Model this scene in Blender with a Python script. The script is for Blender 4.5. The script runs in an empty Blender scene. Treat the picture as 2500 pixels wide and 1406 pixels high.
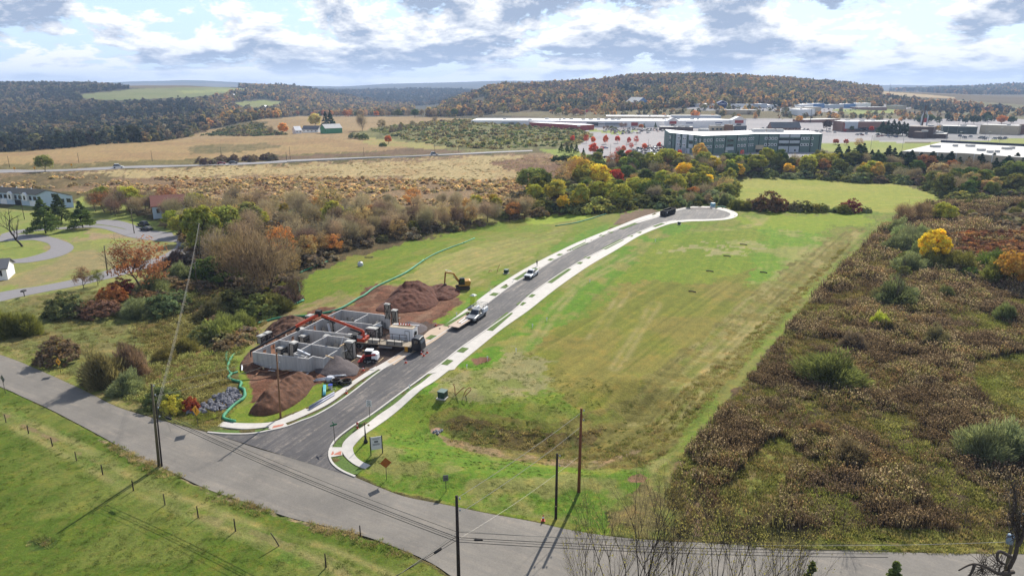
import bpy, math, random
import numpy as np
from mathutils import Vector, Matrix

# ------------------------------------------------------------------ camera, world, sun, exposure
SC = bpy.context.scene
COL = SC.collection
F = 1667.0; H = 46.0; P = math.atan((703 - 214) / F)
cam = bpy.data.objects.new('camera', bpy.data.cameras.new('camera')); COL.objects.link(cam)
cam.location = (0, 0, H); cam.rotation_euler = (math.pi / 2 - P, 0, 0)
cam.data.sensor_width = 36; cam.data.lens = F / 2500 * 36
cam.data.clip_start = 0.5; cam.data.clip_end = 60000
SC.camera = cam
SC.render.resolution_x = 1024; SC.render.resolution_y = 575
SC.view_settings.view_transform = 'Standard'; SC.view_settings.look = 'None'
SC.view_settings.gamma = 1; SC.view_settings.use_curve_mapping = False
SC.view_settings.exposure = 0.58
SC.cycles.max_bounces = 6; SC.cycles.diffuse_bounces = 3; SC.cycles.transmission_bounces = 4
SC.cycles.volume_bounces = 0; SC.cycles.use_denoising = True
SUN_EL = math.radians(38); SUN_AZ = math.radians(20)      # sun ahead of the camera, 20 degrees to the right
sd = Vector((math.sin(SUN_AZ) * math.cos(SUN_EL), math.cos(SUN_AZ) * math.cos(SUN_EL), math.sin(SUN_EL)))
sun = bpy.data.objects.new('sun', bpy.data.lights.new('sun', 'SUN')); COL.objects.link(sun)
sun.rotation_euler = (-sd).to_track_quat('-Z', 'Y').to_euler()
sun.data.energy = 5.0; sun.data.angle = math.radians(0.5); sun.data.color = (1, 0.94, 0.84)

W = bpy.data.worlds.new("World"); SC.world = W; W.use_nodes = True
CS = 1.0
HAZE = 0.0001
def build_world():
    nt = W.node_tree; nt.nodes.clear(); N = nt.nodes.new; L = nt.links.new
    out = N('ShaderNodeOutputWorld'); bg = N('ShaderNodeBackground'); bg.inputs[1].default_value = 0.1
    sky = N('ShaderNodeTexSky'); sky.sky_type = 'NISHITA'; sky.sun_disc = False
    sky.sun_elevation = SUN_EL; sky.sun_rotation = SUN_AZ
    sky.air_density = 1; sky.dust_density = 0.6
    tc = N('ShaderNodeTexCoord'); sx = N('ShaderNodeSeparateXYZ'); L(tc.outputs['Generated'], sx.inputs[0])
    def m(op, a, b=None, c=None, clamp=False):
        n = N('ShaderNodeMath'); n.operation = op; n.use_clamp = clamp
        for i, q in enumerate((a, b, c)):
            if q is None: continue
            if isinstance(q, (int, float)): n.inputs[i].default_value = q
            else: L(q, n.inputs[i])
        return n.outputs[0]
    z = m('MAXIMUM', sx.outputs[2], 0.0)
    def field(dz, scale, detail, rough, w, dist=0.0, ys=0.30, off=(0, 0)):
        zz = m('ADD', m('MAXIMUM', m('ADD', z, dz), 0.0), 0.035)
        # banks of cumulus ranged behind one another: they shrink towards the horizon
        az = m('ARCTAN2', sx.outputs[0], sx.outputs[1])
        px = m('MULTIPLY', az, 10.5); py = m('MULTIPLY', m('LOGARITHM', zz, 2.71828), 2.7)
        cb = N('ShaderNodeCombineXYZ'); L(px, cb.inputs[0]); L(py, cb.inputs[1]); cb.inputs[2].default_value = w
        t = N('ShaderNodeTexNoise'); t.inputs['Scale'].default_value = scale; t.inputs['Detail'].default_value = detail
        t.inputs['Roughness'].default_value = rough; t.inputs['Distortion'].default_value = dist; t.inputs['Lacunarity'].default_value = 2.1
        L(cb.outputs[0], t.inputs['Vector']); return t.outputs[0]
    def ramp(v, a, b):
        n = N('ShaderNodeMapRange'); n.interpolation_type = 'SMOOTHSTEP'
        n.inputs[1].default_value = a; n.inputs[2].default_value = b; L(v, n.inputs[0]); return n.outputs[0]
    d0 = field(0.0, CS, 9, 0.60, 3.7, 0.15)
    dup = field(0.016, CS, 4, 0.5, 3.7, 0.15)
    dup2 = field(0.007, CS, 9, 0.60, 3.7, 0.15)
    low = ramp(z, 0.75, 0.16)                   # the banks thin out overhead
    cover = m('MULTIPLY', ramp(d0, 0.40, 0.47), m('ADD', m('MULTIPLY', low, 0.75), 0.25))
    # cloud stacked above this point: we look at its shaded base; little above: a lit, billowing top
    base = ramp(dup, 0.38, 0.60)
    rel = m('MULTIPLY', m('SUBTRACT', dup2, d0), 4.5)
    b1 = m('ADD', m('MULTIPLY', base, 0.9), m('ADD', rel, 0.05), clamp=True)
    shade = N('ShaderNodeMix'); shade.data_type = 'RGBA'
    L(b1, shade.inputs[0]); shade.inputs[6].default_value = (8.7, 8.55, 8.3, 1); shade.inputs[7].default_value = (2.6, 3.15, 4.2, 1)
    mx = N('ShaderNodeMix'); mx.data_type = 'RGBA'; L(cover, mx.inputs[0])
    # thin veil whitens the clear gaps
    veil = N('ShaderNodeMix'); veil.data_type = 'RGBA'; L(m('MULTIPLY', low, 0.7), veil.inputs[0])
    L(sky.outputs[0], veil.inputs[6]); veil.inputs[7].default_value = (4.9, 6.6, 9.0, 1)
    L(veil.outputs[2], mx.inputs[6]); L(shade.outputs[2], mx.inputs[7])
    hz = N('ShaderNodeMix'); hz.data_type = 'RGBA'
    L(mx.outputs[2], hz.inputs[6]); hz.inputs[7].default_value = (10.5, 10.6, 10.6, 1)
    hzf = m('MULTIPLY', ramp(z, 0.035, 0.0), 0.6); L(hzf, hz.inputs[0])
    L(hz.outputs[2], bg.inputs[0]); L(bg.outputs[0], out.inputs[0])
build_world()

# ------------------------------------------------------------------ projection helpers (photo pixels 2500 x 1406 <-> world)
CP, SP = math.cos(P), math.sin(P)
def ray(u, v):
    a = (u - 1250) / F; b = -(v - 703) / F
    return np.array([a, CP + b * SP, -SP + b * CP])
def atz(u, v, z):
    d = ray(u, v); t = (z - H) / d[2]; return (d[0] * t, d[1] * t, z)
def aty(u, v, y):
    d = ray(u, v); t = y / d[1]; return (d[0] * t, y, H + d[2] * t)
def pj(x, y, z):
    dz = z - H; dep = np.maximum(y * CP - dz * SP, 0.5); up = y * SP + dz * CP
    return 1250 + F * x / dep, 703 - F * up / dep

def hsh(ix, iy, s):
    h = (ix.astype(np.int64) * 374761393 + iy.astype(np.int64) * 668265263 + s * 982451653) & 0xffffffff
    h = ((h ^ (h >> 13)) * 1274126177) & 0xffffffff
    return ((h ^ (h >> 16)) & 0xffffff) / float(0xffffff)
def vn(x, y, s=0):
    x = np.asarray(x, float); y = np.asarray(y, float)
    xi = np.floor(x); yi = np.floor(y); fx = x - xi; fy = y - yi
    fx = fx * fx * (3 - 2 * fx); fy = fy * fy * (3 - 2 * fy)
    a = hsh(xi, yi, s); b = hsh(xi + 1, yi, s); c = hsh(xi, yi + 1, s); d = hsh(xi + 1, yi + 1, s)
    return (a + (b - a) * fx) * (1 - fy) + (c + (d - c) * fx) * fy
def fbm(x, y, s=0, o=4):
    r = 0; a = 0.5; t = 0
    for i in range(o):
        r = r + a * vn(x * 2 ** i, y * 2 ** i, s + i * 7); t += a; a *= 0.5
    return r / t                                           # 0..1, mean 0.5
def sst(a, b, x):
    t = np.clip((x - a) / (b - a), 0, 1); return t * t * (3 - 2 * t)
def inside(poly, u, v):
    u = np.asarray(u, float); v = np.asarray(v, float); r = np.zeros(u.shape, bool); n = len(poly)
    for i in range(n):
        x1, y1 = poly[i][:2]; x2, y2 = poly[(i + 1) % n][:2]
        if y1 == y2: continue
        c = ((y1 > v) != (y2 > v)) & (u < (x2 - x1) * (v - y1) / (y2 - y1) + x1)
        r ^= c
    return r

# ------------------------------------------------------------------ terrain height
# far terrain: for each bearing (photo column) distance -> photo row the ground reaches there
TAB = {
 -900: [(450,394),(560,372),(1000,345),(1500,290),(2100,225),(2400,214),(3200,224),(6500,228),(9000,206),(13000,222)],
 0:    [(450,394),(540,371),(600,374),(700,370),(850,355),(1000,338),(1200,315),(1400,292),(1700,262),(2000,236),(2300,212),(2600,209),(3400,222),(6500,226),(9000,214),(13000,222)],
 300:  [(450,394),(630,346),(700,351),(850,345),(1000,330),(1200,306),(1400,280),(1600,258),(1800,243),(2200,215),(2500,209),(3200,219),(6500,224),(9000,199),(13000,216)],
 470:  [(450,394),(680,338),(760,341),(900,332),(1000,318),(1200,300),(1400,280),(1700,254),(1900,240),(2300,214),(2500,208),(3200,219),(6500,224),(9000,194),(13000,214)],
 600:  [(450,394),(700,335),(800,334),(900,322),(1000,300),(1120,289),(1250,292),(1500,285),(1800,262),(2100,240),(2500,222),(2800,214),(3400,221),(6500,224),(9000,202),(13000,216)],
 720:  [(450,394),(720,329),(820,322),(950,303),(1100,285),(1250,289),(1600,283),(2000,262),(2400,237),(2800,218),(3000,215),(3600,222),(6500,224),(9000,210),(13000,220)],
 850:  [(450,394),(780,321),(850,312),(1000,297),(1130,286),(1300,289),(1700,283),(2300,270),(2700,252),(3000,242),(3500,246),(4500,224),(5200,226),(9000,211),(13000,221)],
 950:  [(450,394),(780,324),(900,306),(1050,290),(1150,286),(1400,286),(2000,274),(2600,266),(3200,258),(4500,222),(5200,226),(9000,204),(13000,221)],
 1050: [(450,394),(600,349),(800,311),(950,294),(1080,288),(1400,286),(2000,272),(3200,257),(4500,221),(5200,226),(9000,202),(13000,221)],
 1130: [(450,394),(600,349),(800,308),(950,293),(1080,291),(1300,279),(1600,262),(1800,246),(1950,242),(2600,250),(4500,222),(5200,226),(9000,199),(13000,221)],
 1215: [(450,394),(600,349),(800,308),(930,297),(1080,295),(1300,275),(1500,255),(1750,226),(1900,211),(2100,215),(3200,235),(5200,228),(9000,197),(13000,221)],
 1330: [(450,394),(600,349),(850,311),(1000,299),(1200,281),(1400,266),(1600,243),(1900,212),(2000,211),(2300,217),(3200,230),(5200,228),(9000,196),(13000,221)],
 1440: [(450,394),(600,349),(850,311),(1000,299),(1200,277),(1400,263),(1650,235),(2000,204),(2150,203),(2800,226),(5200,228),(9000,194),(13000,221)],
 1560: [(450,394),(600,349),(850,311),(1000,298),(1150,270),(1300,262),(1600,228),(2000,192),(2200,191),(2900,222),(5200,228),(9000,184),(13000,221)],
 1730: [(450,394),(600,349),(850,311),(1000,296),(1150,262),(1300,256),(1600,226),(2000,190),(2250,190),(3000,222),(5200,228),(9000,176),(13000,221)],
 1900: [(450,394),(600,349),(850,311),(1000,292),(1150,264),(1300,258),(1600,228),(2000,197),(2200,196),(3000,222),(5200,228),(9000,200),(13000,221)],
 2020: [(450,394),(600,349),(850,311),(1000,294),(1200,268),(1400,256),(1700,230),(2000,209),(2200,209),(3000,220),(5200,226),(9000,210),(13000,221)],
 2130: [(450,394),(600,349),(850,311),(1000,299),(1250,276),(1500,256),(1800,236),(2100,223),(2400,222),(3200,226),(5200,226),(9000,207),(13000,221)],
 2320: [(450,394),(600,349),(850,312),(1000,302),(1250,284),(1500,264),(1800,246),(2200,231),(2500,230),(3300,232),(4500,218),(5200,222),(9000,209),(13000,221)],
 2500: [(450,394),(600,349),(850,312),(1000,303),(1250,287),(1500,270),(1800,252),(2200,238),(2600,238),(3300,232),(4500,207),(5200,216),(9000,206),(13000,221)],
 3400: [(450,394),(600,349),(850,312),(1000,303),(1300,285),(1800,262),(2600,240),(4500,208),(5200,216),(9000,204),(13000,221)],
}
LY = np.linspace(math.log(450), math.log(13000), 240); UG = np.linspace(-900, 3400, 345)
_us = sorted(TAB); _rows = np.array([np.interp(LY, [math.log(q[0]) for q in TAB[k]], [q[1] for q in TAB[k]]) for k in _us])
ZT = np.array([np.interp(UG, _us, _rows[:, j]) for j in range(len(LY))]).T      # [u, y] rows
def _gs(A, s, ax):
    k = np.exp(-0.5 * (np.arange(-3 * s, 3 * s + 1) / s) ** 2); k /= k.sum(); pad = len(k) // 2
    B = np.pad(A, [(pad, pad) if i == ax else (0, 0) for i in range(2)], mode='edge')
    return np.apply_along_axis(lambda q: np.convolve(q, k, 'valid'), ax, B)
ZT = _gs(_gs(ZT, 2, 0), 2, 1)
def gpl(poly, z=0.0): return [atz(u, v, z)[:2] for u, v in poly]
CREEK = gpl([(520,800),(610,740),(700,665),(860,618),(1010,578),(1180,548),(1330,522)], -1)
def seg_dist(pts, x, y):
    d = np.full(np.shape(x), 1e9)
    for (x1, y1), (x2, y2) in zip(pts[:-1], pts[1:]):
        L2 = (x2 - x1) ** 2 + (y2 - y1) ** 2
        t = np.clip(((x - x1) * (x2 - x1) + (y - y1) * (y2 - y1)) / L2, 0, 1)
        d = np.minimum(d, np.hypot(x - x1 - t * (x2 - x1), y - y1 - t * (y2 - y1)))
    return d
BAS = gpl([(1060,1030),(1200,1065),(1340,1078),(1450,1062),(1560,1000),(1700,880)])
SWL = gpl([(1560,1000),(1740,850),(1900,740),(2050,620)])
def hf(x, y):
    x = np.asarray(x, float); y = np.asarray(y, float)
    z = np.zeros(np.broadcast(x, y).shape)
    # drainage basin and swale beside the lawn
    q = seg_dist(BAS[:5], x, y); z = z - 1.7 * np.exp(-(q / 6.0) ** 2) + 0.4 * np.exp(-((q - 10.5) / 2.4) ** 2)
    q = seg_dist(SWL, x, y); z = z - 0.5 * np.exp(-(q / 3.0) ** 2)
    # creek dip behind the site
    q = seg_dist(CREEK, x, y); z = z - 3.2 * np.exp(-(q / 17) ** 2)
    # bank dropping behind the turning circle
    cr = 278 + 10 * vn(x / 60, y * 0 + 3, 5) - 0.05 * (x - 70)
    z = z - 6.5 * sst(0, 30, y - cr) * sst(25, 55, x) * (1 - sst(250, 330, x)) * (1 - sst(400, 470, y))
    # low relief of lawns and rough ground
    am = sst(150, 260, y) * 0.35 + sst(280, 420, y) * 0.6
    z = z + am * (fbm(x / 45, y / 45, 11, 3) - 0.5) * 3 * (1 - 0.8 * (sst(430, 500, y)))
    # far terrain
    far = sst(450, 560, y); 
    if np.any(far > 0):
        ys = np.clip(y, 451, 12900); u = 1250 + F * 1.042 * x / np.maximum(y, 200)
        fu = np.clip((u - UG[0]) / (UG[1] - UG[0]), 0, len(UG) - 1.001); fy = (np.log(ys) - LY[0]) / (LY[1] - LY[0])
        iu = fu.astype(int); iy = np.clip(fy.astype(int), 0, len(LY) - 2); fu = fu - iu; fy = fy - iy
        v = (ZT[iu, iy] * (1 - fu) + ZT[iu + 1, iy] * fu) * (1 - fy) + (ZT[iu, iy + 1] * (1 - fu) + ZT[iu + 1, iy + 1] * fu) * fy
        b = -(v - 703) / F; zf = H + y * (-SP + b * CP) / (CP + b * SP)
        zf = zf + (fbm(x / 260, y / 260, 23, 4) - 0.5) * np.clip((y - 600) * 0.007, 0, 11)
        z = z * (1 - far) + zf * far
    return z
_YS = np.exp(np.linspace(math.log(22), math.log(13000), 900))
def g(u, v, dz=0.0):
    """ground point seen at a photo pixel"""
    d = ray(u, v); ts = _YS / d[1]
    e = H + d[2] * ts - hf(d[0] * ts, _YS)
    k = np.argmax(e < 0)
    if e[k] >= 0: k = len(ts) - 1
    lo, hi = ts[max(k - 1, 0)], ts[k]
    for _ in range(14):
        mi = (lo + hi) / 2
        if H + d[2] * mi - float(hf(d[0] * mi, d[1] * mi)) < 0: hi = mi
        else: lo = mi
    x, y = d[0] * hi, d[1] * hi
    return (x, y, float(hf(x, y)) + dz)
def gz(x, y, dz=0.0): return (x, y, float(hf(x, y)) + dz)
def smooth(pts, n, closed=False):
    P_ = [Vector(p) for p in pts]; out = []
    m = len(P_); segs = m if closed else m - 1
    for i in range(segs):
        a = P_[(i - 1) % m] if closed or i > 0 else P_[0]; b = P_[i]; c = P_[(i + 1) % m]; d = P_[(i + 2) % m] if closed or i + 2 < m else P_[-1]
        for k in range(n):
            t = k / n
            out.append(0.5 * ((2 * b) + (c - a) * t + (2 * a - 5 * b + 4 * c - d) * t * t + (3 * b - a - 3 * c + d) * t ** 3))
    if not closed: out.append(P_[-1])
    return out

# ------------------------------------------------------------------ materials
_M = {}
def lin(c): return tuple((x / 12.92 if x <= 0.04045 else ((x + 0.055) / 1.055) ** 2.4) for x in c)
def mat(name, c=(0.5, 0.5, 0.5), rough=0.75, var=0.18, scale=1.5, metal=0.0, bump=0.0, objcol=False, stretch=None, emit=None, spec=0.4):
    if name in _M: return _M[name]
    m = bpy.data.materials.new(name); m.use_nodes = True; nt = m.node_tree; N = nt.nodes.new; L = nt.links.new
    b = nt.nodes['Principled BSDF']; b.inputs['Roughness'].default_value = rough; b.inputs['Metallic'].default_value = metal
    b.inputs['Specular IOR Level'].default_value = spec
    tc = N('ShaderNodeTexCoord'); mp = N('ShaderNodeMapping'); L(tc.outputs['Object'], mp.inputs[0])
    if stretch: mp.inputs['Scale'].default_value = stretch
    n1 = N('ShaderNodeTexNoise'); n1.inputs['Scale'].default_value = scale; n1.inputs['Detail'].default_value = 6; n1.inputs['Roughness'].default_value = 0.65
    L(mp.outputs[0], n1.inputs['Vector'])
    mr = N('ShaderNodeMapRange'); mr.inputs[1].default_value = 0.25; mr.inputs[2].default_value = 0.75
    mr.inputs[3].default_value = 1 - var; mr.inputs[4].default_value = 1 + var; L(n1.outputs[0], mr.inputs[0])
    hs = N('ShaderNodeVectorMath'); hs.operation = 'SCALE'
    if objcol:
        oi = N('ShaderNodeObjectInfo'); L(oi.outputs['Color'], hs.inputs[0])
    else: hs.inputs[0].default_value = c[:3]
    L(mr.outputs[0], hs.inputs['Scale']); L(hs.outputs[0], b.inputs['Base Color'])
    if bump:
        bp = N('ShaderNodeBump'); bp.inputs['Strength'].default_value = bump; bp.inputs['Distance'].default_value = 0.1
        L(n1.outputs[0], bp.inputs['Height']); L(bp.outputs[0], b.inputs['Normal'])
    if emit:
        b.inputs['Emission Color'].default_value = (*emit[:3], 1); b.inputs['Emission Strength'].default_value = emit[3]
    _M[name] = m; return m
def leafmat(name, inst=False, trans=0.35, c=None, tip=False):
    """foliage: colour from the object (or the scatter point), varied per clump"""
    if name in _M: return _M[name]
    m = bpy.data.materials.new(name); m.use_nodes = True; nt = m.node_tree; nt.nodes.clear(); N = nt.nodes.new; L = nt.links.new
    out = N('ShaderNodeOutputMaterial'); df = N('ShaderNodeBsdfDiffuse'); tr = N('ShaderNodeBsdfTranslucent'); mx = N('ShaderNodeMixShader')
    mx.inputs[0].default_value = trans
    if inst: src = N('ShaderNodeAttribute'); src.attribute_type = 'INSTANCER'; src.attribute_name = 'col'; so = src.outputs['Color']
    else: src = N('ShaderNodeObjectInfo'); so = src.outputs['Color']
    at = N('ShaderNodeAttribute'); at.attribute_type = 'GEOMETRY'; at.attribute_name = 'tint'
    mu = N('ShaderNodeMix'); mu.data_type = 'RGBA'; mu.blend_type = 'MULTIPLY'; mu.inputs[0].default_value = 1
    L(so, mu.inputs[6]); L(at.outputs['Color'], mu.inputs[7])
    L(mu.outputs[2], df.inputs[0])
    s2 = N('ShaderNodeVectorMath'); s2.operation = 'MULTIPLY'; s2.inputs[1].default_value = (1.35, 1.35, 0.85); L(mu.outputs[2], s2.inputs[0]); L(s2.outputs[0], tr.inputs[0])
    L(df.outputs[0], mx.inputs[1]); L(tr.outputs[0], mx.inputs[2]); L(mx.outputs[0], out.inputs[0])
    _M[name] = m; return m

# ------------------------------------------------------------------ mesh builder
class MB:
    def __init__(s): s.v = []; s.f = []; s.m = []; s.mi = 0
    def add(s, vs, fs, mi=None):
        o = len(s.v); s.v += [tuple(q) for q in vs]; s.f += [tuple(i + o for i in f) for f in fs]; s.m += [s.mi if mi is None else mi] * len(fs); return s
    def box(s, x0, x1, y0, y1, z0, z1, mi=None, M=None):
        vs = [(x, y, z) for z in (z0, z1) for y in (y0, y1) for x in (x0, x1)]
        if M: vs = [M @ Vector(q) for q in vs]
        return s.add(vs, [(0,2,3,1),(4,5,7,6),(0,1,5,4),(2,6,7,3),(0,4,6,2),(1,3,7,5)], mi)
    def beam(s, a, b, w, h, mi=None):
        a = Vector(a); b = Vector(b); d = (b - a); L_ = d.length; q = d.to_track_quat('X', 'Z').to_matrix().to_4x4()
        return s.box(0, L_, -w / 2, w / 2, -h / 2, h / 2, mi, Matrix.Translation(a) @ q)
    def tube(s, pts, r, n=8, mi=None, cap=True):
        pts = [Vector(p) for p in pts]; rs = r if isinstance(r, (list, tuple)) else [r] * len(pts)
        o = len(s.v); ref = Vector((0, 0, 1)); k = len(pts)
        for i, p in enumerate(pts):
            t = (pts[min(i + 1, k - 1)] - pts[max(i - 1, 0)]).normalized()
            a = t.cross(ref)
            if a.length < 0.05: a = t.cross(Vector((1, 0, 0)))
            a.normalize(); b = t.cross(a)
            for j in range(n):
                w = 2 * math.pi * j / n; s.v.append(tuple(p + (a * math.cos(w) + b * math.sin(w)) * rs[i]))
        fs = [(o + i * n + j, o + i * n + (j + 1) % n, o + (i + 1) * n + (j + 1) % n, o + (i + 1) * n + j) for i in range(k - 1) for j in range(n)]
        if cap: fs += [tuple(o + j for j in range(n)), tuple(o + (k - 1) * n + j for j in reversed(range(n)))]
        s.f += fs; s.m += [s.mi if mi is None else mi] * len(fs); return s
    def prism(s, poly, z0, z1, mi=None):
        n = len(poly); vs = [(x, y, z0) for x, y in poly] + [(x, y, z1) for x, y in poly]
        return s.add(vs, [tuple(range(n))[::-1], tuple(range(n, 2 * n))] + [(i, (i + 1) % n, n + (i + 1) % n, n + i) for i in range(n)], mi)
    def side(s, prof, w0, w1=None, mi=None, zt=None):
        """profile in x-z extruded across y; half width w0 low, w1 at the top"""
        zs = [q[1] for q in prof]; lo, hi = min(zs), max(zs); w1 = w0 if w1 is None else w1; n = len(prof)
        zl = lo if zt is None else zt
        ww = [w0 + (w1 - w0) * max(0, (z - zl) / max(hi - zl, 1e-6)) for _, z in prof]
        vs = [(x, -w, z) for (x, z), w in zip(prof, ww)] + [(x, w, z) for (x, z), w in zip(prof, ww)]
        return s.add(vs, [tuple(range(n)), tuple(range(n, 2 * n))[::-1]] + [(i, n + i, n + (i + 1) % n, (i + 1) % n) for i in range(n)], mi)
    def lathe(s, prof, n=16, c=(0, 0, 0), axis='Z', mi=None):
        o = len(s.v)
        for r, z in prof:
            for j in range(n):
                w = 2 * math.pi * j / n; a, b = r * math.cos(w), r * math.sin(w)
                q = (a, b, z) if axis == 'Z' else ((a, z, b) if axis == 'Y' else (z, a, b))
                s.v.append((q[0] + c[0], q[1] + c[1], q[2] + c[2]))
        k = len(prof)
        fs = [(o + i * n + j, o + i * n + (j + 1) % n, o + (i + 1) * n + (j + 1) % n, o + (i + 1) * n + j) for i in range(k - 1) for j in range(n)]
        fs += [tuple(o + j for j in range(n)), tuple(o + (k - 1) * n + j for j in range(n))]
        s.f += fs; s.m += [s.mi if mi is None else mi] * len(fs); return s
    def mesh(s, name):
        me = bpy.data.meshes.new(name); me.from_pydata([tuple(map(float, q)) for q in s.v], [], s.f)
        return me
    def build(s, name, mats, parent=None, bevel=0, smooth_=False, color=None):
        me = s.mesh(name)
        for q in (mats if isinstance(mats, (list, tuple)) else [mats]): me.materials.append(q)
        me.polygons.foreach_set('material_index', s.m)
        import bmesh
        b = bmesh.new(); b.from_mesh(me); bmesh.ops.recalc_face_normals(b, faces=b.faces); b.to_mesh(me); b.free()
        if smooth_: me.polygons.foreach_set('use_smooth', [True] * len(me.polygons))
        o = bpy.data.objects.new(name, me); COL.objects.link(o)
        if parent: o.parent = parent
        if color: o.color = (*color[:3], 1)
        if bevel:
            md = o.modifiers.new('bevel', 'BEVEL'); md.width = bevel; md.segments = 2; md.limit_method = 'ANGLE'
        return o
def tag(o, label=None, cat=None, group=None, kind=None):
    if label: o['label'] = label
    if cat: o['category'] = cat
    if group: o['group'] = group
    if kind: o['kind'] = kind
    return o
def thing(name, label, cat, loc=(0, 0, 0), rz=0.0, group=None, sc=1):
    o = bpy.data.objects.new(name, None); COL.objects.link(o); o.empty_display_size = 0.2
    o.location = loc; o.rotation_euler = (0, 0, rz); o.scale = (sc, sc, sc); return tag(o, label, cat, group)
def copy_tree(o, parent=None):
    c = o.copy(); COL.objects.link(c); c.parent = parent
    for ch in list(o.children): copy_tree(ch, c)
    return c
def struct(o): o['kind'] = 'structure'; return o
def heading(p, q): return math.atan2(q[1] - p[1], q[0] - p[0])
def meshnp(name, V, Fq, mats, col=None, colname='tint', facecol=None, smooth_=False):
    me = bpy.data.meshes.new(name); nf, k = Fq.shape
    me.vertices.add(len(V)); me.vertices.foreach_set('co', V.astype(np.float32).ravel())
    me.loops.add(nf * k); me.loops.foreach_set('vertex_index', Fq.astype(np.int32).ravel())
    me.polygons.add(nf); me.polygons.foreach_set('loop_start', np.arange(0, nf * k, k, dtype=np.int32))
    if smooth_: me.polygons.foreach_set('use_smooth', np.ones(nf, bool))
    me.update(calc_edges=True)
    if col is not None:
        a = me.attributes.new(colname, 'FLOAT_COLOR', 'POINT')
        a.data.foreach_set('color', np.concatenate([col, np.ones((len(col), 1))], 1).astype(np.float32).ravel())
    for q in (mats if isinstance(mats, (list, tuple)) else [mats]): me.materials.append(q)
    return me
# ------------------------------------------------------------------ ground sheet
K = 0.5
def A(r, g_, b, k=1.0): return tuple(q * K * k for q in lin((r / 255, g_ / 255, b / 255)))
RD = Vector((25.7, 61.8)).normalized()
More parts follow.
